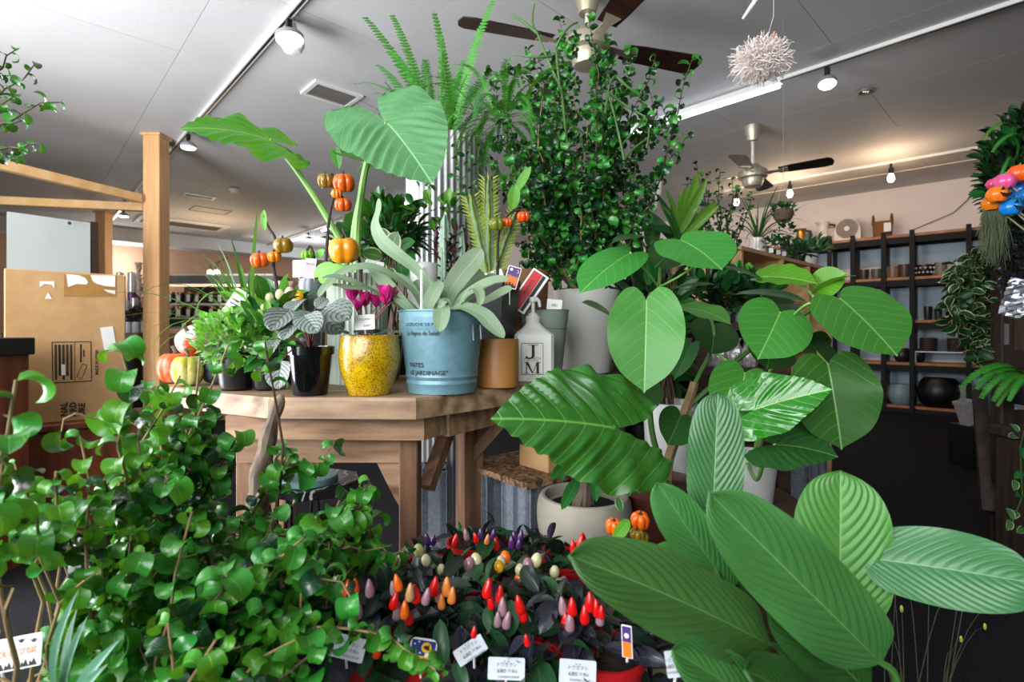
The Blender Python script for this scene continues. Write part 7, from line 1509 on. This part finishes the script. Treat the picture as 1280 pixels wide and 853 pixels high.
for i in range(9):
    px = 785+i*19; c = V((P(px, 0, 2.12).x, 2.12, .801)); w1 = .05
    tag(obj('wrapped_packet', MB().lathe(c, [(.03, 0), (.036, .02), (.034, .07), (.02, .1), (.026, .118), (.001, .11)], 9, lambda a, z: 1+.12*math.sin(a*4+z*90)), plain('cellophane', '8f8a88', .12, var=.5, nscale=50, coat=.5), org=c, smooth=True), 'crumpled cellophane packet on the middle board of the dark rack, %s' % ('leftmost', 'second from left', 'third from left', 'fourth from left', 'fifth from left', 'fourth from right', 'third from right', 'second from right', 'rightmost')[i], 'packet', 'cellophane packets on the dark rack')
# terracotta pot plant + small white bottles between fig and rack
c = V((P(926, 0, 2.3).x, 2.33, .981)); o = potted('terracotta_plant', 'light green bushy plant in a terracotta pot in front of the pine shelf', 'potted plant', c, pot_prof(.045, .06, .17, .004, .004), plain('terracotta', '7a3a22', .7, var=.15)); bush(o, c+V((0, 0, .2)), 22, 15, 120, SMALL+OVAL, [L_PILEA, L_SCH], 10, rg)
# ---------------------------------------------------------------- right: rustic post with living wall, hoya, moss, fern, picks
M_RUST = wood('rustic_dark_wood', '1e1410', '3c2a22', 5, (8, 8, 1), .75, .4)
YR = 2.3; xp = P(1253, 0, YR).x; rs = thing('rustic_stand', 'dark rustic timber stand at the right edge carrying hanging plants', 'stand', (xp, YR, 0))
obj('post', MB().box((xp, YR, .9), (.06, .06, 1.8), bev=.006), M_RUST, rs); obj('post', MB().box((xp+.42, YR+.05, .9), (.07, .06, 1.8), bev=.006), M_RUST, rs)
for z in (.82, .55, 1.22, 1.75): obj('rail', MB().bar(V((xp+.0, YR+.045, z)), V((xp+.45, YR+.06, z)), .03, .08), M_RUST, rs)
obj('board', MB().box((xp+.22, YR+.09, .95), (.4, .02, .5)), wood('rough_brown', '4a3228', '6e5040', 6, (8, 8, 1), .85, .5), rs); obj('board', MB().box((xp+.22, YR+.09, 1.5), (.4, .02, .55)), M_RUST, rs)
obj('hinge', MB().box((xp-.012, YR-.032, P(1260, 418, YR).z), (.02, .003, .09)), plain('steel_plate', '9a9a98', .4, .7), rs)
for i, (zt1, y0) in enumerate(((.18, 1.55), (.36, 1.8), (.54, 2.05))):
    obj('step', MB().box((xp+.28, y0+.1, zt1-.02), (.75, .24, .04), bev=.004), M_RUST, rs)
    for dx in (-.05, .6): obj('step_leg', MB().box((xp+dx, y0+.1, (zt1-.04)/2), (.05, .2, zt1-.04)), M_RUST, rs)
obj('leaning_board', MB().bar(P(1224, 490, 2.5), P(1236, 640, 2.3), .05, .05), M_RUST, rs)
rg = random.Random(61)
hy = thing('hoya', 'cascading hoya with cream-edged dark leaves hanging left of the rustic post', 'hanging plant', P(1205, 300, 2.45)); Ms = []
obj('basket', MB().lathe(P(1224, 335, 2.47)-V((0, 0, .05)), [(.045, 0), (.06, .06), (.055, .06), (.001, .04)], 18), M_BLACK, hy, True)
for i in range(62):
    px = rg.uniform(1190, 1248); l0 = 300+abs(px-1225)*.9+rg.uniform(0, 30); b = P(px, l0, 2.45+rg.uniform(-.12, .12)); e = b+V((rg.uniform(-.05, .02), rg.uniform(-.03, .03), -rg.uniform(.12, .26)*(1 if px < 1212 else 1.9)))
    st = wander(b, e, rg, 7, .05); Ms += along(st, .028, .058, rg, 0, 1, up=-.25, fwd=.3, jit=.5, taper=0)
    if i % 2 == 0: stems_part(hy, st, .0016, M_DST, 'vine', 4)
scatter(hy, OVAL, [L_HOY, L_HOY, L_DKBG], Ms)
ms = thing('spanish_moss', 'grey-green hanging moss beard beside the hoya', 'hanging plant', P(1242, 250, 2.2)); m = MB()
for i in range(420):
    a0 = P(rg.uniform(1234, 1254), rg.uniform(238, 262), 2.2+rg.uniform(-.04, .04)); e = a0+V((rg.uniform(-.04, .03), rg.uniform(-.03, .03), -rg.uniform(.08, .27))); m.tube([a0, a0.lerp(e, .35)+rv(rg, .012), a0.lerp(e, .7)+rv(rg, .012), e], [.0016, .0014, .0012, .0006], 3, False)
obj('strands', m, plain('moss_grey', '7f8a6a', .85, var=.25), ms)['kind'] = 'stuff'
lw = thing('living_wall', 'dense dark green foliage climbing the top of the rustic stand', 'climbing plant', (xp+.2, YR-.05, 1.75))
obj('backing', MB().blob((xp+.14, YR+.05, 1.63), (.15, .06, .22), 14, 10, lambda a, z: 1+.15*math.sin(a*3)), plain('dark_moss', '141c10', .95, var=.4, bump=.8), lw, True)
bush(lw, V((xp+.09, YR-.05, 1.63)), 62, 80, 950, LANC+OVAL, [L_DKBG, L_PEPR, L_SCH, L_DKBG], 16, rg, rz=34, inner=.6)
for i in range(8): 
    b = P(rg.uniform(1262, 1290), rg.uniform(150, 200), 2.1); d = V((rg.uniform(-.9, .1), rg.uniform(-.6, -.1), rg.uniform(-.4, .6))); frond(lw, rg.choice([2, 3, 4]), rg.choice([L_FERN, L_FERND]), frame(b, d, (0, -.5, 1)) @ Matrix.Scale(rg.uniform(.14, .24), 4))
lp = thing('dark_trailer', 'dark purple-leaved trailing plant hanging down the rustic post', 'hanging plant', P(1265, 300, 2.2)); Ms = []
for i in range(14):
    b = P(rg.uniform(1254, 1282), rg.uniform(270, 300), 2.2); st = wander(b, b+V((rg.uniform(-.02, .02), 0, -rg.uniform(.15, .3))), rg, 6, .06); stems_part(lp, st, .0016, M_DSTEM, 'vine', 4); Ms += along(st, .016, .03, rg, 0, 1, up=-.2)
scatter(lp, OVAL, [L_PEPB, L_PEPR], Ms)
fx = thing('right_fern', 'bright green fern on the rustic stand at the right edge', 'potted plant', P(1272, 475, 2.0)); c = P(1283, 472, 2.05)
obj('pot', MB().lathe(P(1282, 490, 2.12)-V((0, 0, .05)), pot_prof(.05, .065, .1), 18), M_BLACK, fx, True)
for tx, ty, i in ((1234, 510, 3), (1246, 485, 2), (1258, 528, 3), (1270, 530, 3), (1252, 472, 2), (1240, 497, 3), (1282, 525, 3), (1262, 462, 1), (1250, 510, 3), (1266, 515, 2)):
    q = P(tx, ty, 1.95); d = q-c; frond(fx, i, L_FERN, frame(c, d.normalized()+V((0, 0, .35*i-.1)), (0, -.4, 1)) @ Matrix.Scale(d.length*1.1+.02, 4))
iv = thing('ivy', 'pale-edged ivy trailing over the dark steps at the right edge', 'plant', P(1270, 640, 1.8)); Ms = []
for px, py in ((1262, 530), (1270, 545), (1278, 560), (1268, 600), (1275, 620), (1272, 640), (1262, 650), (1280, 660), (1276, 590), (1258, 635)): q = P(px, py, 1.85); Ms.append(frame(q, (rg.uniform(-1, .2), -.3, rg.uniform(-.6, .3)), (0, -.7, .6)) @ Matrix.Scale(.045, 4))
scatter(iv, OVAL, [L_RUB, L_SCH], Ms); stems_part(iv, pts((1285, 520, 1.9), (1275, 560, 1.87), (1278, 620, 1.86), (1265, 655, 1.85)), .002, M_DST, 'vine', 4)
wpq = onz(1222, 533, .0) if False else P(1212, 525, 3.6); c = V((wpq.x, 3.6, .30)); o = thing('white_planter', 'tilted white square planter on the floor below the hoya', 'planter', c)
RT = Matrix.Rotation(-.22, 3, 'Y'); pm_ = MB(); s4 = [(-1, -1), (1, -1), (1, 1), (-1, 1)]
for hw_, z in ((.036, 0), (.044, .14), (.048, .142), (.048, .165), (.04, .165), (.036, .1)): pm_.v += [tuple(c+RT @ V((x*hw_, y*hw_, z))) for x, y in s4]
pm_.f = [(3, 2, 1, 0), (20, 21, 22, 23)]+[(l*4+i, l*4+(i+1) % 4, (l+1)*4+(i+1) % 4, (l+1)*4+i) for l in range(5) for i in range(4)]; pm_.mi = [0]*len(pm_.f); obj('planter', pm_, plain('bone_white', 'c4c0c0', .5), o)
bx_ = thing('low_plinth', 'low black plinth under the tilted white planter', 'plinth', (c.x, 3.6, 0)); obj('plinth', MB().box((c.x+.05, 3.62, .145), (.2, .2, .29)), M_BLACK, bx_)
c = P(1240, 505, 2.9)
# pumpkin picks
FC = plain('face_black', '0c0a0a', .5, var=0); M_STK = plain('bamboo_stick', 'd9c9a8', .5, var=.08)
def pick(label, px, py, r, col, face, ex, ey, Y=1.5, two=False):
    o = thing('pumpkin_pick', label, 'decoration', P(px, py, Y)); k = Y/F; c = P(px, py, Y); m = plain('pick_'+col, col, .25, var=.08, coat=.3)
    f = obj('head', MB().lathe(c-V((0, 0, r*k*.8)), smooth_pts([(.001, .1*r*k), (r*k*.6, 0), (r*k, r*k*.75), (r*k*.6, r*k*1.5), (.001, r*k*1.45)], 3), 36, lambda a, z: 1-.09*(1-abs(math.sin(a*3)))**1.5), m, o, True)
    obj('stick', MB().tube([c+V((0, .004, 0)), P(ex, ey, Y+.05)], .0022, 6), M_STK, o)
    obj('stem', MB().tube([c+V((0, 0, r*k*.6)), c+V((.004, 0, r*k*1.0))], [.004, .002], 6), plain('pick_stem', '2f8a3a', .5), o)
    if face:
        M = facing(c+V((-c.x*.0, -r*k*1.0, .1*r*k)), (-.25, -1, .1)); g = r*k
        for pl_ in ([(-.5*g, .15*g), (-.15*g, .12*g), (-.3*g, .5*g)], [(.15*g, .12*g), (.5*g, .15*g), (.3*g, .5*g)], [(-.6*g, -.1*g), (-.2*g, -.25*g), (.2*g, -.25*g), (.6*g, -.05*g), (.3*g, -.55*g), (-.3*g, -.55*g)]): obj('face', MB().plate(pl_, g*.12, M), FC, f)
    return o
pick('orange pumpkin pick with a carved face, leftmost front', 1247, 243, 12, 'e8701a', True, 1300, 285, 1.46)
pick('plain orange pumpkin pick below the carved orange one', 1240, 254, 11, 'e07a14', False, 1290, 295, 1.5)
pick('blue pumpkin pick with a face, lowest', 1264, 259, 12, '1478c8', True, 1310, 300, 1.46)
pick('plain blue pumpkin pick behind the others', 1269, 238, 13, '1668b8', False, 1320, 280, 1.54)
pick('bright pink pumpkin pick, uppermost left', 1256, 227, 12, 'd8508c', False, 1310, 265, 1.5)
pick('small pink pumpkin pick half behind the bright pink one', 1242, 230, 8, 'c8406c', False, 1300, 270, 1.55)
pick('orange pumpkin pick at the top right corner of the bunch', 1274, 217, 13, 'e8581a', False, 1330, 262, 1.5)
pick('second blue pumpkin pick at the right edge of the bunch', 1284, 245, 12, '1878c0', True, 1330, 290, 1.5)
c = P(1275, 372, 1.7); o = thing('silver_bag', 'crumpled silver foil bag hanging at the right edge', 'bag', c); m = MB(); n = 14; rg = random.Random(5)
for i in range(n+1):
    for j in range(n+1):
        u, v = i/n-.5, j/n-.5; m.v.append(tuple(c+V((u*.11+.02+v*.04, rg.uniform(-.006, .006)-.02*math.cos(u*5), v*.12+.008*math.sin(u*9)))))
m.f = [(i*(n+1)+j, (i+1)*(n+1)+j, (i+1)*(n+1)+j+1, i*(n+1)+j+1) for i in range(n) for j in range(n)]; m.mi = [0]*len(m.f); ob = obj('bag', m, plain('silver_foil', 'b8bcc4', .22, .9, var=.05), o); ob.modifiers.new('thick', 'SOLIDIFY').thickness = .012
